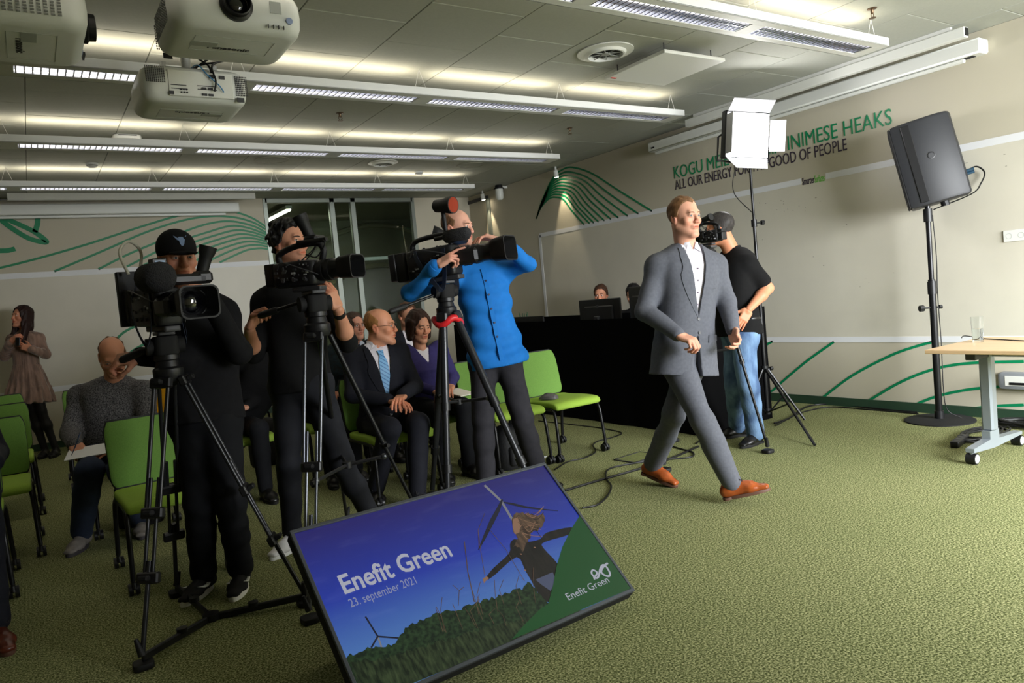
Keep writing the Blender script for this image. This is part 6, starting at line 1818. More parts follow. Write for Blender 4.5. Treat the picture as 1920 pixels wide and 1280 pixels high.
# ---- the man walking past in a grey suit
f0 = V3(3.25, 3.07, .95); dp = pxdepth(f0)
pel = at(1284, 642, dp); neck = at(1288, 464, dp+.01)
shR = at(1233, 500, dp-.03); shL = at(1340, 498, dp+.05)
hd = at(1283, 408, dp-.02)
elR = at(1208, 583, dp-.08); wrR = at(1272, 627, dp-.26)
elL = at(1362, 565, dp+.03); wrL = at(1374, 619, dp-.10)
hipR = pel-V3(.09, 0, .05)*V3(1, 1, 1); hipL = pel+V3(.09, 0, -.05)
aR = onz(1222, 880)+V3(0, .02, .10); aL = onz(1378, 930)+V3(0, .06, .115)
aR = at(1226, 868, pxdepth(onz(1232, 908))); aL = at(1372, 905, pxdepth(onz(1378, 944)))
hipR = at(1266, 672, dp-.03); hipL = at(1300, 668, dp+.07)
aR, aL = aL, aR; knR = at(1316, 784, dp-.20); knL = at(1264, 776, dp+.03)

J = stand_joints(pel, neck, hd, shR, shL, elR, elL, wrR, wrL, hipR, hipL, knR, knL, aR, aL, (-.02, -1, -.05), hup=(0, 0, 1))
J['toeL'] = nrm(V3(.25, -.95, -.25)); J['fupL'] = V3(.1, -.25, 1); J['toeR'] = nrm(V3(.62, -.75, .22)); J['fupR'] = V3(-.1, .2, 1)
J['soleR'] = aR-V3(0, 0, .088); J['soleL'] = aL-V3(0, 0, .10)
sp = dict(skin=(214, 158, 132), hair='receding', hairc=(118, 84, 54), hth=.008, seed=4, iris=(72, 88, 98), look=(.25, 1, -.05), fat=.012, w=1.03, belly=.012, stubble=.12, shoe_label='tan brown leather shoe')
P_ = Person('man walking past in a grey suit, white open-collar shirt and tan leather shoes', (3.25, 3.07), J, (-.28, -.96, 0), sp, .0075)
m_suit = cloth('grey_suit', (90, 92, 100), .8, .10, 60, 1200)
m_shirtw = cloth('white_shirt', (226, 221, 228), .7, .03)
P_.head(); S = dress_shirt(P_, m_shirtw)
jacket(P_, m_suit, m_suit, x0=.0, wtop=.066, zb=.14, hem=-.17, nz=.006, e=.018)
P_.buttons(S, [(.0, .43), (.0, .36), (.0, .29), (.0, .22)], mat('shirt_button', rgb(70, 40, 70), .4), .0045)
P_.decal(S, 'placket', strip(lambda u: -.004, lambda u: .012, lerpf(.16, .47), lerpf(.16, .47), 3, 14), mat('placket_pink', rgb(206, 120, 150), .7), off=.0035, th=.0015) if 0 else None
T_ = SDF(); P_.legs(T_, (.098, .070, .060)); P_.garment('trousers', T_, m_suit, None, foldnoise(.008, 11, (10, 10, 24)))
for q, dr, pm, po in (('R', nrm(wrR-elR)+V3(.15, -.1, .1), (.1, .25, -1), 'grip'), ('L', nrm(wrL-elL)+V3(0, -.1, 0), (-1, -.1, -.1), 'cup')): P_.hand(q, dr, pm, po, 1.03)
m_tan = mat('tan_leather', rgb(158, 78, 34), .3, noise=(25, .25), bump=(120, .2, .001)); m_sole = mat('shoe_sole', rgb(92, 62, 48), .6); m_lace = mat('lace_black', rgb(25, 22, 25), .7)
for q in 'RL':
    P_.shoe(q, [m_tan, m_sole, m_lace])
    d = nrm(P_.J['kn'+q]-P_.J['an'+q]); MB().tube([P_.J['an'+q]-d*.03, P_.J['an'+q]+d*.07], [.034, .040], 14).build('sock', mat('sock_grey', rgb(112, 128, 140), .9, noise=(60, .3)), P_.t, 60, world=True)
for i in range(4):
    d = nrm(wrR-elR); MB().ball(wrR-d*(.03+.022*i)-nrm(CF*.75+CU*.6)*.047, .006, 8, 6).build('sleeve_button', MATS['button_20'], P_.t, 60, world=True)
for sg, q in ((1, 'R'), (-1, 'L')):
    d = nrm(P_.J['wr'+q]-P_.J['el'+q]); a = P_.J['wr'+q]-d*.012
    MB().tube([a-d*.03, a+d*.008], [.033, .032], 18, caps=False).build('shirt_cuff', m_shirtw, P_.t, 60, world=True)
P_.finish()
def px_joints(dp, t):
    return {k: at(v[0], v[1], dp+(v[2] if len(v) > 2 else 0)) for k, v in t.items()}
m_blackknit = cloth('black_knit', (20, 20, 23), .9, .2, 40, 700, .4)
m_blackcot = cloth('black_cotton', (16, 16, 17), .9, .15, 40, 900, .3)
m_darkdenim = cloth('dark_denim', (30, 31, 36), .85, .3, 9, 900, .35)
m_blackdenim = cloth('black_denim', (18, 19, 23), .85, .2, 12, 900, .35)
m_blackshoe = mat('black_leather', rgb(18, 17, 17), .35, bump=(120, .2, .001)); m_blacksole = mat('black_sole', rgb(14, 14, 14), .7)
m_navy = cloth('navy_suit', (24, 25, 33), .8, .12, 60, 1200)

def knit_top(p, m, sleeves='long', e=.006, hem=-.16, seed=2, nz=.004, name='sweater', label=None, r=(.056, .048, .038), collar=True, flare=0.0):
    S = SDF(); p.torso(S, e, hem, flare=flare)
    T = SDF(); T.ops = list(S.ops)
    for q in 'LR':
        up = {'long': .96, 'rolled': .22, 'short': 0}[sleeves]
        if sleeves == 'short':
            a, b = p.J['sh'+q], p.J['el'+q]; S.cone(a, a+(b-a)*.72, .060*p.k, .060*p.k, .04)
        else: p.sleeve(S, q, r, upto=up)
    o = p.garment(name, S, m, None, foldnoise(nz, seed), label)
    if collar:
        n = p.J['neck']; up2 = nrm(nrm(p.J['head']-n)+p.up)
        pts = [n-up2*.012+p.side*math.cos(a)*.064*p.k+p.front*(math.sin(a)*.062*p.k+.004)-p.up*(.018*max(0, math.sin(a))) for a in np.linspace(0, 2*PI, 24, endpoint=False)]
        MB().tube(pts, .0095, 8, closed=True).build('neckband', m, p.t, 60, world=True)
    return S, T

# ---- cameraman in the bright blue shirt
dp = pxdepth(V3(2.55, 4.0, 1.0))
J = px_joints(dp, dict(pelvis=(928, 650), neck=(893, 482), head=(858, 428, -.05), shR=(845, 520, -.10), shL=(948, 508, .0), elR=(768, 549, -.30), elL=(990, 494, -.12), wrR=(818, 497, -.52), wrL=(938, 452, -.28),
                        hipR=(907, 674), hipL=(950, 672), knR=(906, 792, -.06), knL=(980, 786, -.04)))
J['anR'] = onz(914, 938)+V3(0, 0, .09); J['anL'] = onz(1012, 912)+V3(0, 0, .09)
J['face'] = nrm(V3(.5, -.85, -.05)); J['toeR'] = V3(-.6, -.8, 0); J['toeL'] = V3(.3, -.95, 0)
sp = dict(skin=(214, 160, 138), hair='sides', hairc=(120, 86, 60), hth=.006, seed=8, w=1.04, fat=.004, browc=(120, 86, 60))
P_ = Person('cameraman in a bright blue button shirt filming with the camera on the red-collared tripod', (2.55, 4.0), J, (-.35, -.94, 0), sp, .0085)
m_blueshirt = cloth('blue_shirt', (26, 112, 192), .75, .06, 30, 1100, .15)
P_.head(); S, T2 = knit_top(P_, m_blueshirt, 'long', .008, -.11, 5, .011, 'shirt', r=(.060, .052, .042), collar=False, flare=.034)
P_.decal(T2, 'placket', strip(lambda u: -.012, lambda u: .016, lerpf(-.09, .5), lerpf(-.09, .5), 4, 24), m_blueshirt, off=.009, th=.004)
P_.buttons(T2, [(.002, z) for z in (.06, .15, .24, .33, .42)], mat('navy_button', rgb(20, 30, 70), .4), .0065, .014)
C_ = SDF(); n = J['neck']; C_.cone(n-P_.up*.03, n+P_.up*.03, .070, .060, .01); C_.plane(n+P_.up*.028, P_.up, .003); P_.garment('collar', C_, m_blueshirt, .006)
for q in 'LR':
    d = nrm(J['wr'+q]-J['el'+q]); a = J['wr'+q]-d*.01
    MB().tube([a-d*.055, a-d*.05, a+d*.004, a+d*.008], [.043, .0455, .043, .040], 18).build('cuff', m_blueshirt, P_.t, 50, world=True)
    for i in (0, 1): MB().ball(a-d*(.012+.03*i)-CF*.044, .006, 8, 6).build('button', MATS['navy_button'], P_.t)if 0 else None
T_ = SDF(); P_.legs(T_, (.092, .072, .062)); P_.garment('trousers', T_, cloth('charcoal_trousers', (44, 43, 48), .85, .12, 30, 1000), None, foldnoise(.006, 21, (12, 12, 26)))
P_.hand('R', CR*.85+CU*.5-CF*.1, -CU*.6-CF*-.5+CR*.3, 'point', 1.05); P_.hand('L', -CR*.9+CU*.25, CF*-.2-CU*.9, 'cup', 1.05)
for q in 'RL': P_.shoe(q, [m_blackshoe, m_blacksole, m_lace])
P_.finish(); BLUE = P_

# ---- curly-haired cameraman in black
dp = pxdepth(V3(1.3, 3.9, 1.0))
J = px_joints(dp, dict(pelvis=(563, 704), neck=(551, 522), head=(541, 456, -.03), shR=(494, 566, -.02), shL=(612, 562, .02), elR=(474, 664, -.10), elL=(652, 642, -.14), wrR=(468, 616, -.33), wrL=(634, 580, -.36),
                        hipR=(540, 726), hipL=(592, 726), knR=(542, 868, -.06), knL=(640, 865, -.08)))
J['anR'] = onz(552, 1028)+V3(0, 0, .10); J['anL'] = onz(705, 1005)+V3(0, 0, .09)
J['face'] = nrm(V3(.50, -.86, .02)); J['toeR'] = onz(495, 1060)-onz(556, 1026); J['toeL'] = V3(.5, -.85, 0)
sp = dict(skin=(196, 140, 112), hair='curly', hairc=(16, 14, 14), hth=.018, curl=.0075, seed=12, w=.98, stubble=.55, iris=(60, 45, 35), look=(.35, 1, .1))
P_ = Person('curly dark-haired cameraman in a black sweater with rolled sleeves behind the silver-tubed tripod', (1.3, 3.9), J, (-.15, -1, 0), sp, .008)
P_.head(); knit_top(P_, m_blackcot, 'rolled', .006, -.08, 7, .005)
for q in 'RL': P_.arm_skin(q, .1)
T_ = SDF(); P_.legs(T_, (.092, .066, .053)); P_.garment('jeans', T_, m_darkdenim, None, foldnoise(.006, 23, (12, 12, 30)))
P_.hand('R', CU*.75+CR*.35-CF*.3, CR*.9-CU*.2, 'grip'); P_.hand('L', CU*.9-CR*.3-CF*.15, -CR*.8+CF*.4, 'cup')
wt = J['wrL']; d = nrm(wt-J['elL'])
MB().tube([wt-d*.045, wt-d*.018], [.031, .030], 16).build('wristwatch', m_black, P_.t, 50, world=True)
m_ltgrey = mat('light_sneaker', rgb(206, 204, 204), .7, bump=(200, .3, .001)); m_whsole = mat('white_sole', rgb(220, 220, 218), .6)
for q in 'RL': P_.shoe(q, [m_ltgrey, m_whsole, mat('white_lace', rgb(225, 225, 225), .8)], sole=.026, style='sneaker')
P_.finish()

# ---- cameraman with the black cap
dp = pxdepth(V3(.62, 3.68, 1.0))
J = px_joints(dp, dict(pelvis=(384, 766), neck=(368, 552), head=(333, 484, -.08), shR=(318, 596, -.03), shL=(415, 588, .02), elR=(345, 672, -.14), elL=(448, 660, -.10), wrR=(262, 668, -.24), wrL=(395, 566, -.34),
                        hipR=(361, 790), hipL=(411, 790), knR=(374, 935, -.06), knL=(432, 930, -.06)))
J['anR'] = onz(386, 1108)+V3(0, 0, .10); J['anL'] = onz(455, 1100)+V3(0, 0, .10)
J['face'] = nrm(V3(.1, -.98, -.12)); J['toeR'] = onz(352, 1130)-onz(390, 1102); J['toeL'] = onz(440, 1128)-onz(458, 1095)
sp = dict(skin=(190, 134, 108), hair='cap', hairc=(25, 22, 22), w=1.0, k=.97, hs=.98)
P_ = Person('cameraman in black sweater and black cap filming with the fuzzy-microphone camera', (.62, 3.68), J, (-.12, -1, 0), sp, .008)
P_.head(); knit_top(P_, m_blackknit, 'long', .012, -.05, 9, .006, r=(.062, .055, .044))
C_ = SDF(); C_.ell((0, -.012, .045), (.087, .106, .092), .01); C_.plane((0, 0, .012), (0, .12, -1), .004)
C_.ell((0, .10, .026), (.062, .055, .010), .008)
V, F = C_.mesh(.004); o = np_obj('cap', [(V*.98 @ P_.hf+J['head'], F)], m_blackcot, P_.t)
W = P_.HW
bu = MB(); zc = .085
bul = [(-.028, .030), (-.016, .022), (-.006, .024), (.006, .024), (.016, .022), (.028, .030), (.024, .012), (.012, .008), (.010, -.004), (.004, -.016), (-.004, -.016), (-.010, -.004), (-.012, .008), (-.024, .012)]
Q = [W((x, .098-abs(x)*.5+(.0 if z < .01 else -.018)-.012+.012, .075+z)) for x, z in bul]
bu.add(Q+[q-P_.hf[1]*.02 for q in Q], [tuple(range(14)), tuple(range(27, 13, -1))]+[(i, (i+1) % 14, 14+(i+1) % 14, 14+i) for i in range(14)])
bu.build('cap_emblem', mat('emblem_blue', rgb(110, 130, 160), .7), o, 30, world=True)
T_ = SDF(); P_.legs(T_, (.098, .074, .064)); P_.garment('trousers', T_, m_blackdenim, None, foldnoise(.006, 25, (12, 12, 30)))
P_.hand('R', -CR*.85-CU*.15-CF*.3, CF*.5-CU*.6+CR*.1, 'grip'); P_.hand('L', -CR*.75+CU*.55, CF*.1-CU*.8, 'cup')
m_bsn = mat('black_suede', rgb(24, 23, 24), .85)
for q in 'RL':
    so, Pf = P_.shoe(q, [m_bsn, m_whsole, m_lace], sole=.028, style='sneaker')
    for sd_ in (-1, 1):
        sw = [(-.01, .05), (.0, .043), (.02, .038), (.05, .044), (.10, .064), (.045, .052), (.02, .051), (.005, .055)]
        pts = [Pf(.03+x*.9, sd_*(.047-.0*x), z+.006) for x, z in [(a*1.0, b) for a, b in sw]]
        B = MB(); n_ = len(pts); off = [Pf(0, sd_*-.012, 0)[i]-Pf(0, 0, 0)[i] for i in range(3)]
        B.add(pts+[p_+np.array(off) for p_ in pts], [tuple(range(n_)), tuple(range(2*n_-1, n_-1, -1))]+[(i, (i+1) % n_, n_+(i+1) % n_, n_+i) for i in range(n_)])
        B.build('side_mark', mat('white_mark', rgb(228, 228, 228), .6), so, 30, world=True)
    MB().box((0, 0, 0), (.002, .03, .03), M=fr(Pf(.045, 0, .1), Pf(.5, 0, .35)-Pf(0, 0, 0), Pf(0, 1, 0)-Pf(0, 0, 0)) @ Matrix.Rotation(PI/2, 4, 'Y')).build('tongue_tag', MATS['white_mark'], so, world=True)
P_.finish()

# ---- camera operator in polo shirt and jeans
dp = pxdepth(V3(4.445, 3.68, 1.0))
J = px_joints(dp, dict(pelvis=(1386, 612, .0), neck=(1374, 470, .0), head=(1349, 430, -.02), shL=(1404, 496, -.13), shR=(1368, 496, .16), elL=(1440, 540, -.12), wrL=(1404, 580, -.23), elR=(1345, 560, .12), wrR=(1322, 500, .0),
                        hipL=(1392, 635, -.08), hipR=(1380, 633, .1), knL=(1404, 725, -.10), knR=(1376, 722, .06)))
J['anL'] = onz(1418, 832)+V3(0, 0, .09); J['anR'] = onz(1384, 818)+V3(0, 0, .09)
J['face'] = nrm(-CR*.86+CF*.45-V3(0, 0, .1)); J['toeL'] = nrm((-CR*.75-CF*.6)*V3(1, 1, 0)); J['toeR'] = nrm((-CR*.9-CF*.2)*V3(1, 1, 0))
fp = nrm((-CR*.86-CF*.42)*V3(1, 1, 0))
sp = dict(skin=(206, 138, 104), hair='short', hairc=(52, 48, 46), hth=.009, seed=15, w=1.05, fat=.006, belly=.02)
P_ = Person('operator in a black polo shirt and faded jeans, one hand in his pocket', (4.445, 3.68), J, fp, sp, .008)
P_.head(); S, T2 = knit_top(P_, m_blackcot, 'short', .010, -.06, 13, .005, 'polo_shirt', collar=False)
C_ = SDF(); n = J['neck']; u2 = nrm(P_.up*.7+nrm(J['head']-n)*.3); C_.cone(n-u2*.02, n+u2*.026, .072, .064, .01); C_.plane(n+u2*.03, u2, .003); P_.garment('collar', C_, m_blackcot, .006)
for q in 'RL': P_.arm_skin(q, 0, .55)
P_.decal(T2, 'chest_logo', strip(lambda u: .058-.006*u, lambda u: .094-.010*u, lerpf(.315, .352), lerpf(.315, .352), 4, 5), mat('logo_white', rgb(205, 212, 208), .7), off=.004, th=.002)
P_.decal(T2, 'chest_logo', strip(lambda u: .060, lambda u: .090, lerpf(.302, .307), lerpf(.302, .307), 4, 3), MATS['logo_white'], off=.004, th=.002)
m_jeans = mat('faded_denim', rgb(112, 142, 176), .85, noise=(11, .42, (1, 1, .45)), bump=(60, .5, .006, (1, 1, .5)), col2=rgb(60, 84, 120))
T_ = SDF(); P_.legs(T_, (.100, .076, .066)); P_.garment('jeans', T_, m_jeans, None, foldnoise(.007, 27, (14, 14, 30)))
P_.hand('L', -CR*.5-CU*.8-CF*.1, CF*.9, 'flat')
for q in 'RL': P_.shoe(q, [m_blackshoe, m_blacksole, m_lace], sole=.024)
b_ = P_.J['pelvis']+P_.up*.05
MB().tube([b_+P_.side*.168*math.cos(a)+P_.front*.122*math.sin(a) for a in np.linspace(0, 2*PI, 28, endpoint=False)], .014, 6, closed=True).build('belt', m_blackshoe, P_.t, 60, world=True)
P_.finish()

# ================================================================= SEATED AUDIENCE
def seated(x, y, front=(0, -1, 0), lean=0.0, k=1.0, head_fwd=0.0, spread=.10, zs=.53, wr=None, feet=((-.10, .0), (.10, .0)), shw=.17, kz=.52):
    f = nrm(front); sd = np.cross((0, 0, 1), f); o = V3(x, y, 0); U = V3(0, 0, 1)
    pel = o+U*zs; up = nrm(U+f*lean); neck = pel+up*.50*k
    J = dict(pelvis=pel, neck=neck, head=neck+U*.165*k+f*(.02+head_fwd))
    for q, s_ in (('L', 1), ('R', -1)):
        J['sh'+q] = pel+up*.435*k+sd*s_*shw*k
        J['hip'+q] = pel-U*.03+sd*s_*.09*k; J['kn'+q] = o+f*.42*k+sd*s_*spread+U*kz
        ft = feet[1] if q == 'L' else feet[0]
        J['an'+q] = o+f*(.42*k+ft[1])+sd*ft[0]*1.0+U*.095; J['toe'+q] = nrm(f+sd*s_*.15)
        J['el'+q] = J['sh'+q]-up*.24*k+sd*s_*.05+f*.10
        J['wr'+q] = pel+f*.24+sd*s_*.06+U*.14
    if wr:
        for q in wr: J['wr'+q] = pel+f*wr[q][0]+sd*wr[q][1]+U*wr[q][2]
    return {a: np.array(b, float) for a, b in J.items()}
def lap_hands(P_, q_pose=('relax', 'relax'), dr=None):
    f, sd = P_.front, P_.side
    P_.hand('R', f*.8+sd*.6-V3(0, 0, .25), (0, 0, -1), q_pose[0]); P_.hand('L', f*.8-sd*.6-V3(0, 0, .2), (0, 0, -1), q_pose[1])
def tie(P_, S, m, w=.03, z0=.10, z1=.45, x0=0):
    P_.decal(S, 'necktie', strip(lambda u: x0-lerpf(.0, w*.95, w, w*.8, w*.5)(u), lambda u: x0+lerpf(.001, w*.95, w, w*.8, w*.5)(u), lerpf(z0, z0+.03, z1-.05, z1), lerpf(z0, z0+.03, z1-.05, z1), 5, 20), m, off=.010, th=.005)
    P_.decal(S, 'tie_knot', strip(lambda u: x0-lerpf(.014, .022)(u), lambda u: x0+lerpf(.014, .022)(u), lerpf(z1-.005, z1+.04), lerpf(z1-.005, z1+.04), 4, 5), m, off=.016, th=.008)
def stripes(name, c1, c2, sc):
    m = mat(name, rgb(*c1), .5)
    nt = m.node_tree; b = nt.nodes['Principled BSDF']; tc = nt.nodes.new('ShaderNodeTexCoord'); w_ = nt.nodes.new('ShaderNodeTexWave'); w_.inputs['Scale'].default_value = sc
    mp = nt.nodes.new('ShaderNodeMapping'); mp.inputs['Rotation'].default_value = (0, .9, 0); nt.links.new(tc.outputs['Object'], mp.inputs[0]); nt.links.new(mp.outputs[0], w_.inputs[0])
    r = nt.nodes.new('ShaderNodeValToRGB'); r.color_ramp.elements[0].position = .12; r.color_ramp.elements[1].position = .22; r.color_ramp.elements[0].color = rgb(*c2); r.color_ramp.elements[1].color = rgb(*c1)
    nt.links.new(w_.outputs[0], r.inputs[0]); nt.links.new(r.outputs[0], b.inputs['Base Color']); return m

# bald man in the navy suit with the blue tie
J = seated(2.02, 4.80, (-.12, -1, 0), -.12, 1.03, .0, wr=dict(R=(.26, -.03, .15), L=(.27, .06, .17)), feet=((-.16, -.25), (.02, .08)))
J['head'] = at(713, 613, pxdepth(J['neck'])-.02); J['face'] = nrm(V3(.75, -.66, -.02))
sp = dict(skin=(218, 152, 118), hair='sides', hairc=(172, 120, 70), hth=.004, seed=21, hs=1.06, fat=.006, iris=(70, 80, 90), browc=(170, 120, 80), stubble=.2, hh=.004)
P_ = Person('seated bald man with glasses, dark suit, white shirt and striped light blue tie', (2.02, 4.80), J, (-.05, -1, 0), sp, .009)
P_.head(); P_.glasses(); S = dress_shirt(P_, m_shirtw); jacket(P_, m_navy, m_navy, hem=-.06, zb=.10, wtop=.075, seed=31, x0=.0)
tie(P_, S, stripes('blue_tie', (120, 176, 220), (70, 120, 180), 14), .036, .10, .43)
T_ = SDF(); P_.legs(T_, (.095, .074, .058)); P_.garment('trousers', T_, m_navy, None, foldnoise(.005, 33, (12, 12, 24)))
lap_hands(P_)
for q in 'RL':
    P_.shoe(q, [m_blackshoe, m_blacksole, m_lace]); d = nrm(J['kn'+q]-J['an'+q]); MB().tube([J['an'+q]-d*.02, J['an'+q]+d*.08], [.036, .042], 12).build('sock', mat('sock_blue', rgb(150, 180, 205), .9), P_.t, 60, world=True)
P_.finish()

# woman in the purple sweater
J = seated(2.53, 5.12, (-.05, -1, 0), -.03, .95, .0, wr=dict(R=(.26, -.06, .12), L=(.26, .08, .14)), shw=.15)
J['head'] = at(785, 612, pxdepth(J['neck'])-.03); J['neck'] = at(789, 658, pxdepth(J['neck'])); J['face'] = nrm(V3(.12, -.97, -.22))
m_purple = cloth('purple_knit', (58, 52, 104), .9, .12, 40, 800)
sp = dict(skin=(206, 146, 116), hair='bob', hairc=(52, 32, 24), hth=.016, seed=22, fem=True, hs=1.0, lip=(.85, .5, .5), shut=True, iris=(60, 45, 35), hh=.004, browc=(60, 40, 30))
P_ = Person('seated woman with short brown hair in a purple V-neck sweater holding a notebook', (2.53, 5.12), J, (-.05, -1, 0), sp, .009)
P_.head()
S = SDF(); P_.torso(S, .0, 0); P_.garment('undershirt', S, m_shirtw)
S = SDF(); P_.torso(S, .008, -.14)
pelf, sdf_, upf, frf = (np.array(a, np.float32) for a in (J['pelvis'], P_.side, P_.up, P_.front)); TLf = P_.TL
S.fn(lambda P: np.maximum(np.abs((P-pelf) @ sdf_)-np.clip(((P-pelf) @ upf)-(TLf-.10), 0, .2)*.45, -((P-pelf) @ frf)), J['neck']-.3, J['neck']+.2, .003)
for q in 'LR': P_.sleeve(S, q, (.054, .046, .037), upto=.95)
P_.garment('sweater', S, m_purple, None, foldnoise(.004, 41))
T_ = SDF(); P_.legs(T_, (.092, .066, .05)); P_.garment('trousers', T_, m_blackdenim, None, foldnoise(.004, 42))
lap_hands(P_, ('pinch', 'relax'))
for q in 'RL': P_.shoe(q, [m_blackshoe, m_blacksole])
P_.finish()
def notebook(label, p, a, tilt_, w_=.15, l_=.21, c=(226, 220, 206)):
    t = thing('notebook', label, 'notebook', Matrix.Translation(Vector(p)) @ Matrix.Rotation(a, 4, 'Z') @ Matrix.Rotation(tilt_, 4, 'X'), 'notebooks')
    MB().box((0, 0, .004), (w_, l_, .008), b=.001).build('pages', mat('paper_cream_%d' % c[2], rgb(*c), .8), t)
    MB().box((0, 0, -.001), (w_+.004, l_+.004, .002)).build('cover', m_darkgrey, t)
    return t
notebook('cream notebook on the lap of the woman in purple', J['pelvis']+V3(.10, -.33, .085), .2, .15)

# man in a dark jacket behind her, man with glasses and dark tie, woman in a patterned top, person in black
def audience(label, x, y, sp, head_px, front, top, topname, inner=None, k=1.0, face=None, tie_m=None, trousers=m_blackdenim, glasses=False, shw=.17):
    J = seated(x, y, front, -.03, k, shw=shw); J['head'] = at(*head_px, pxdepth(J['neck'])-.02)
    J['neck'] = J['head']-V3(0, 0, .165*k)-nrm(front)*.02; J['face'] = nrm(face or front)
    sp = dict(sp); sp['hh'] = .0058
    P_ = Person(label, (x, y), J, front, sp, .013)
    P_.head()
    if glasses: P_.glasses()
    if inner is not None:
        S = dress_shirt(P_, inner); jacket(P_, top, top, hem=-.06, zb=.16, wtop=.07, seed=5)
        if tie_m: tie(P_, S, tie_m, .034, .16, .43)
    else: knit_top(P_, top, 'long', .006, -.1, 3, .004, topname)
    T_ = SDF(); P_.legs(T_, (.092, .068, .052)); P_.garment('trousers', T_, trousers)
    lap_hands(P_)
    for q in 'RL': P_.shoe(q, [m_blackshoe, m_blacksole])
    P_.finish(); return P_
audience('seated brown-haired man in a dark jacket behind the woman in purple', 2.9, 6.36, dict(skin=(200, 144, 116), hair='short', hairc=(88, 58, 40), hth=.012, seed=31), (764, 592), (-.1, -1, 0), m_navy, 'jacket', m_shirtw, face=(.15, -1, -.1))
audience('seated man with glasses and dark tie in the back row', 2.39, 6.18, dict(skin=(200, 142, 118), hair='short', hairc=(66, 48, 38), hth=.008, seed=32, fat=.012), (664, 611), (-.05, -1, 0), m_navy, 'jacket', cloth('grey_shirt', (186, 192, 206), .7, .03), face=(.25, -1, -.05), tie_m=cloth('dark_tie', (22, 30, 44), .6, .4, 60), glasses=True)
audience('seated woman in a black top with teal pattern, face hidden behind the cameraman\'s elbow', 1.91, 5.78, dict(skin=(204, 140, 112), hair='bob', hairc=(60, 44, 34), hth=.014, seed=33, fem=True), (640, 618), (-.05, -1, 0), mat('teal_pattern', rgb(16, 17, 20), .85, noise=(45, .5), col2=rgb(14, 40, 50)), 'blouse', k=.95, shw=.15)
audience('seated person in a black jacket half hidden behind the curly-haired cameraman', 1.22, 5.81, dict(skin=(200, 146, 120), hair='short', hairc=(70, 52, 40), hth=.012, seed=34), (522, 628), (-.05, -1, 0), m_blackcot, 'jacket', shw=.19)

# man in the knit sweater writing
J = seated(.40, 5.62, (-.22, -1, 0), .02, 1.0, .05, wr=dict(R=(.36, -.16, .15), L=(.34, .16, .14)), spread=.13, feet=((-.16, -.05), (.14, -.1)), shw=.18)
J['head'] = at(211, 668, pxdepth(J['neck'])-.14); J['neck'] = at(216, 712, pxdepth(J['neck'])-.02)
J['shR'] = at(150, 742, pxdepth(J['neck'])); J['shL'] = at(270, 735, pxdepth(J['neck'])+.02)
dk = pxdepth(J['neck']); J['elR'] = at(133, 812, dk-.12); J['wrR'] = at(140, 832, dk-.36); J['elL'] = at(282, 812, dk-.08); J['wrL'] = at(226, 838, dk-.34)
J['knR'] = at(168, 880, dk-.52); J['anR'] = onz(158, 1030)+V3(0, .06, .10); J['toeR'] = onz(138, 1042)-onz(170, 1018)
J['knL'] = at(228, 880, dk-.50)
J['face'] = nrm(V3(-.1, -.85, -.55)); J['hup'] = nrm(V3(-.05, -.5, .85))
m_knit = mat('marl_knit', rgb(120, 118, 120), .95, noise=(170, .75, (1, 1, .7)), bump=(150, .8, .004), col2=rgb(34, 34, 38))
sp = dict(skin=(208, 146, 116), hair='sides', hairc=(110, 78, 54), hth=.006, seed=41, fat=.010, shut=True, w=1.06, belly=.02, browc=(120, 90, 70))
P_ = Person('seated balding man with glasses in a grey marl knit sweater writing on white paper', (.40, 5.62), J, (-.2, -1, 0), sp, .009)
P_.head(); P_.glasses((120, 110, 95)); knit_top(P_, m_knit, 'long', .018, -.12, 15, .006, r=(.068, .060, .046), collar=False)
C_ = SDF(); n = J['neck']; u2 = nrm(P_.up+nrm(J['head']-n)*.6); C_.cone(n-u2*.035, n+u2*.04, .078, .068, .01); C_.plane(n+u2*.04, u2, .01); P_.garment('roll_collar', C_, m_knit, .006)
T_ = SDF(); P_.legs(T_, (.098, .078, .064)); P_.garment('jeans', T_, mat('blue_denim', rgb(40, 52, 76), .85, noise=(5, .4), bump=(800, .3, .0006)), None, foldnoise(.006, 45, (12, 12, 24)))
P_.hand('R', P_.front*.7+P_.side*.35-V3(0, 0, .45), (.2, .2, -1), 'pinch'); P_.hand('L', P_.front*.45-P_.side*.75-V3(0, 0, .15), (0, 0, -1), 'flat')
m_gsh = mat('grey_canvas', rgb(128, 122, 118), .85, noise=(40, .15))
for q in 'RL': P_.shoe(q, [m_gsh, mat('dark_sole', rgb(60, 56, 60), .7)], sole=.026, style='sneaker')
P_.finish()
pp = at(170, 845, dk-.42)
t = thing('paper_pad', 'white paper pad in the hands of the man in the knit sweater', 'paper', fr(pp, (1, -.25, .05), (.2, 1, .25)))
MB().box((0, 0, 0), (.26, .17, .004)).build('pages', mat('paper', rgb(228, 230, 232), .8), t)
t = thing('pen', 'blue pen in the writing hand of the man in the knit sweater', 'pen', Matrix.Translation(Vector(J['wrR']+V3(.0, -.10, .0))))
MB().tube([(-.03, -.02, -.055), (0, 0, 0), (.035, .02, .075)], [.0015, .004, .004], 8).build('barrel', mat('pen_blue', rgb(40, 60, 90), .3), t)

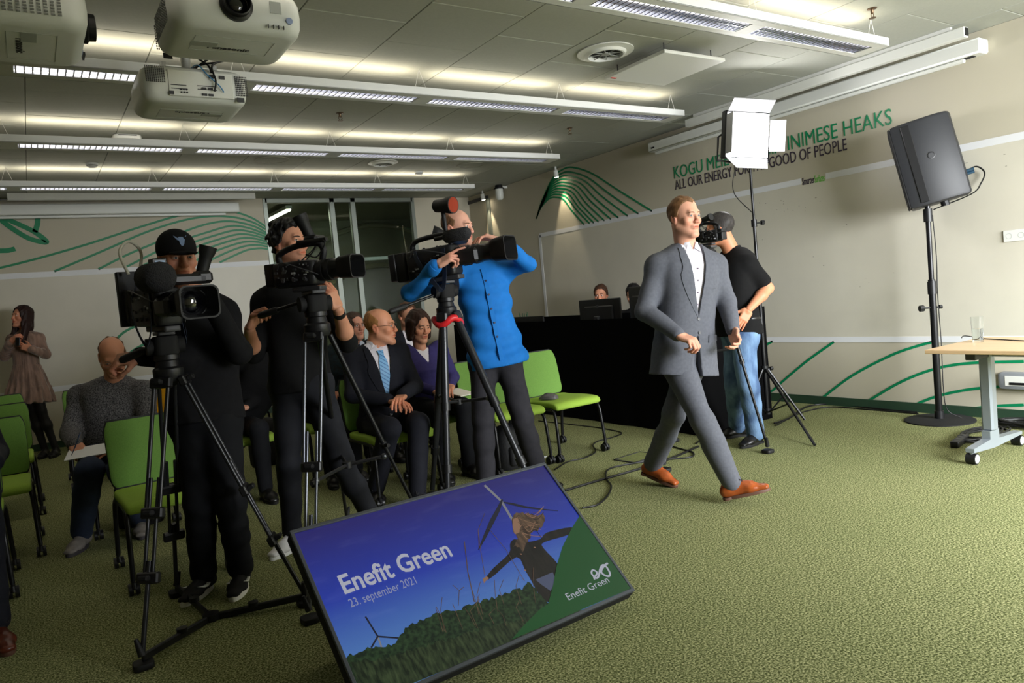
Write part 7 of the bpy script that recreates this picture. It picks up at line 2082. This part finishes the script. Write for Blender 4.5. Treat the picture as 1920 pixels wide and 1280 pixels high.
# person at the edge: dark suit, brown shoes (mostly outside the picture)
J = seated(-.44, 4.86, (.1, -1, 0), .0, 1.0, wr=dict(R=(.3, -.1, .13), L=(.34, .12, .16)), feet=((-.1, .1), (.10, .25)))
J['anL'] = onz(-4, 1215)+V3(0, .05, .10); J['knL'] = at(-38, 890, pxdepth(J['anL'])-.02); J['toeL'] = onz(40, 1245)-onz(-10, 1205); J['wrL'] = at(-14, 868, pxdepth(J['knL'])+.12)
J['face'] = nrm(V3(.2, -1, 0))
P_ = Person('seated person in a dark suit with brown leather shoes cut off by the picture edge', (-.44, 4.86), J, (.05, -1, 0), dict(skin=(206, 150, 122), hair='short', hairc=(80, 60, 45), seed=51, hh=.0052), .010)
P_.head(); S = dress_shirt(P_, m_shirtw); jacket(P_, m_navy, m_navy, hem=-.06, zb=.14, seed=52)
T_ = SDF(); P_.legs(T_, (.095, .072, .058)); P_.garment('trousers', T_, m_navy, None, foldnoise(.005, 53)); lap_hands(P_)
m_brown = mat('dark_brown_leather', rgb(82, 36, 22), .28, noise=(25, .3)); 
for q in 'RL': P_.shoe(q, [m_brown, m_sole, m_lace])
P_.finish()

# ================================================================= WOMAN AT THE BACK WALL
fb = V3(.02, 9.75, 0); dw = pxdepth(fb+V3(0, 0, 1))
J = px_joints(dw, dict(pelvis=(52, 705), neck=(46, 622), head=(42, 594, -.03), shR=(24, 636, -.02), shL=(72, 634), elR=(8, 668, -.05), elL=(86, 664, -.03), wrR=(20, 640, -.22), wrL=(58, 654, -.22), hipR=(42, 712), hipL=(64, 712), knR=(62, 775, -.04), knL=(78, 770, -.04)))
J['anR'] = onz(100, 862)+V3(0, 0, .09); J['anL'] = onz(112, 858)+V3(0, 0, .09)
J['anR'] = at(84, 842, dw); J['anL'] = at(104, 840, dw); J['face'] = nrm(-CR*.42-CF*.9+V3(0, 0, .05)); J['toeR'] = J['toeL'] = nrm((-CF+CR*.3)*V3(1, 1, 0))
for q in 'RL': J['sole'+q] = J['an'+q]*V3(1, 1, 0)
sp = dict(skin=(208, 142, 112), hair='long', hairc=(44, 24, 22), hth=.014, seed=61, fem=True, lip=(.9, .42, .42), iris=(60, 45, 35), look=(.4, 1, .05), hh=.0052, k=.95, w=.92)
P_ = Person('woman with long dark hair in a brown velvet dress standing at the back wall', J['pelvis'], J, nrm((-CF-CR*.1)*V3(1, 1, 0)), sp, .009)
m_velvet = mat('brown_velvet', rgb(140, 112, 98), .7, noise=(26, .35, (1, 1, .12)), sheen=.6)
P_.head()
S = SDF(); P_.torso(S, .008, 0.02, k=.015)
L_ = P_.TL/.5
S.loft(J['pelvis'], P_.up, P_.side, P_.front, [(-.30*L_, .255, .20, .20, 0), (-.12*L_, .215, .16, .16, 0), (-.115*L_, .205, .155, .155, 0), (.02*L_, .17, .13, .13, 0), (.12*L_, .132, .11, .108, 0)], k=.02)
for q in 'LR': P_.sleeve(S, q, (.055, .052, .044), upto=.93)
pelw, sdw, frw = np.array(J['pelvis'], np.float32), np.array(P_.side, np.float32), np.array(P_.front, np.float32); upw = np.array(P_.up, np.float32)
def pleat(P):
    v = P-pelw; z = v @ upw; a = np.arctan2(v @ sdw, v @ frw); w_ = np.clip((.08-z)/.2, 0, 1)
    return .010*w_*np.sin(a*15+np.sin(z*14))+.003*np.sin(a*31)
P_.garment('dress', S, m_velvet, None, pleat)
C_ = SDF(); C_.cone(J['neck']-P_.up*.02, J['neck']+P_.up*.03, .062, .052, .01); C_.plane(J['neck']+P_.up*.03, P_.up, .005); P_.garment('collar', C_, m_velvet, .006)
T_ = SDF(); P_.legs(T_, (.072, .052, .036)); P_.garment('tights', T_, mat('black_tights', rgb(16, 14, 16), .6), .008)
P_.hand('R', CR*.8+CU*.5-CF*.2, -CF*-.6+CR*.4, 'grip'); P_.hand('L', -CR*.85+CU*.3-CF*.2, CF*.8-CR*.2, 'cup')
for q in 'RL': P_.shoe(q, [m_blackshoe, m_blacksole], sole=.02)
d = nrm(J['wrL']-J['elL']); MB().tube([J['wrL']-d*.03, J['wrL']-d*.012], .028, 14).build('bracelet', m_black, P_.t, 50, world=True)
P_.finish()
t = thing('phone', 'small dark object held in the hands of the woman at the back wall', 'phone', fr((J['wrR']+J['wrL'])/2+CU*.04-CF*.05, CR, CU))
MB().box((0, 0, 0), (.05, .09, .012), b=.004).build('case', m_black, t)

# ================================================================= PEOPLE BEHIND THE DESK
def behind_desk(label, px, py, X, sp, face, front, top):
    c = onx(px, py, X); J = seated(c[0]+.02, c[1], front, .08, .95)
    J['head'] = c; J['neck'] = c-V3(0, 0, .165)-nrm(front)*.03; J['pelvis'] = J['neck']-V3(0, 0, .5); o = J['pelvis']-V3(0, 0, .53)
    for q, s_ in (('L', 1), ('R', -1)):
        sd = np.cross((0, 0, 1), nrm(front)); J['sh'+q] = J['neck']-V3(0, 0, .07)+sd*s_*.17; J['el'+q] = J['sh'+q]-V3(0, 0, .25)+nrm(front)*.03; J['wr'+q] = J['el'+q]+nrm(front)*.06-V3(0, 0, .2)
        J['hip'+q] = J['pelvis']+sd*s_*.09; J['kn'+q] = J['pelvis']+sd*s_*.1+nrm(front)*.1-V3(0, 0, .42); J['an'+q] = V3(*(J['kn'+q][:2]), .1)
    J['face'] = nrm(face); sp = dict(sp); sp['hh'] = .0058
    P_ = Person(label, c, J, front, sp, .013); P_.head(); knit_top(P_, top, 'long', .006, -.1, 3, .004)
    T_ = SDF(); P_.legs(T_, (.092, .068, .052)); P_.garment('trousers', T_, m_blackdenim)
    for q in 'RL': P_.hand(q, (0, 0, -1), -P_.side if q == 'L' else P_.side, 'relax'); P_.shoe(q, [m_blackshoe, m_blacksole])
    P_.finish()
behind_desk('young man with short brown hair looking over the monitor behind the draped desk', 1127, 553, 5.80, dict(skin=(204, 142, 112), hair='short', hairc=(66, 42, 28), hth=.013, seed=71), (-.8, -.55, -.1), nrm((-.9, -.4, 0)), m_blackcot)
behind_desk('dark-haired person behind the monitor next to the shoulder of the man in grey', 1188, 553, 5.82, dict(skin=(190, 140, 112), hair='short', hairc=(18, 16, 18), hth=.016, seed=72), (-.8, -.55, -.25), nrm((-.9, -.4, 0)), m_blackcot)
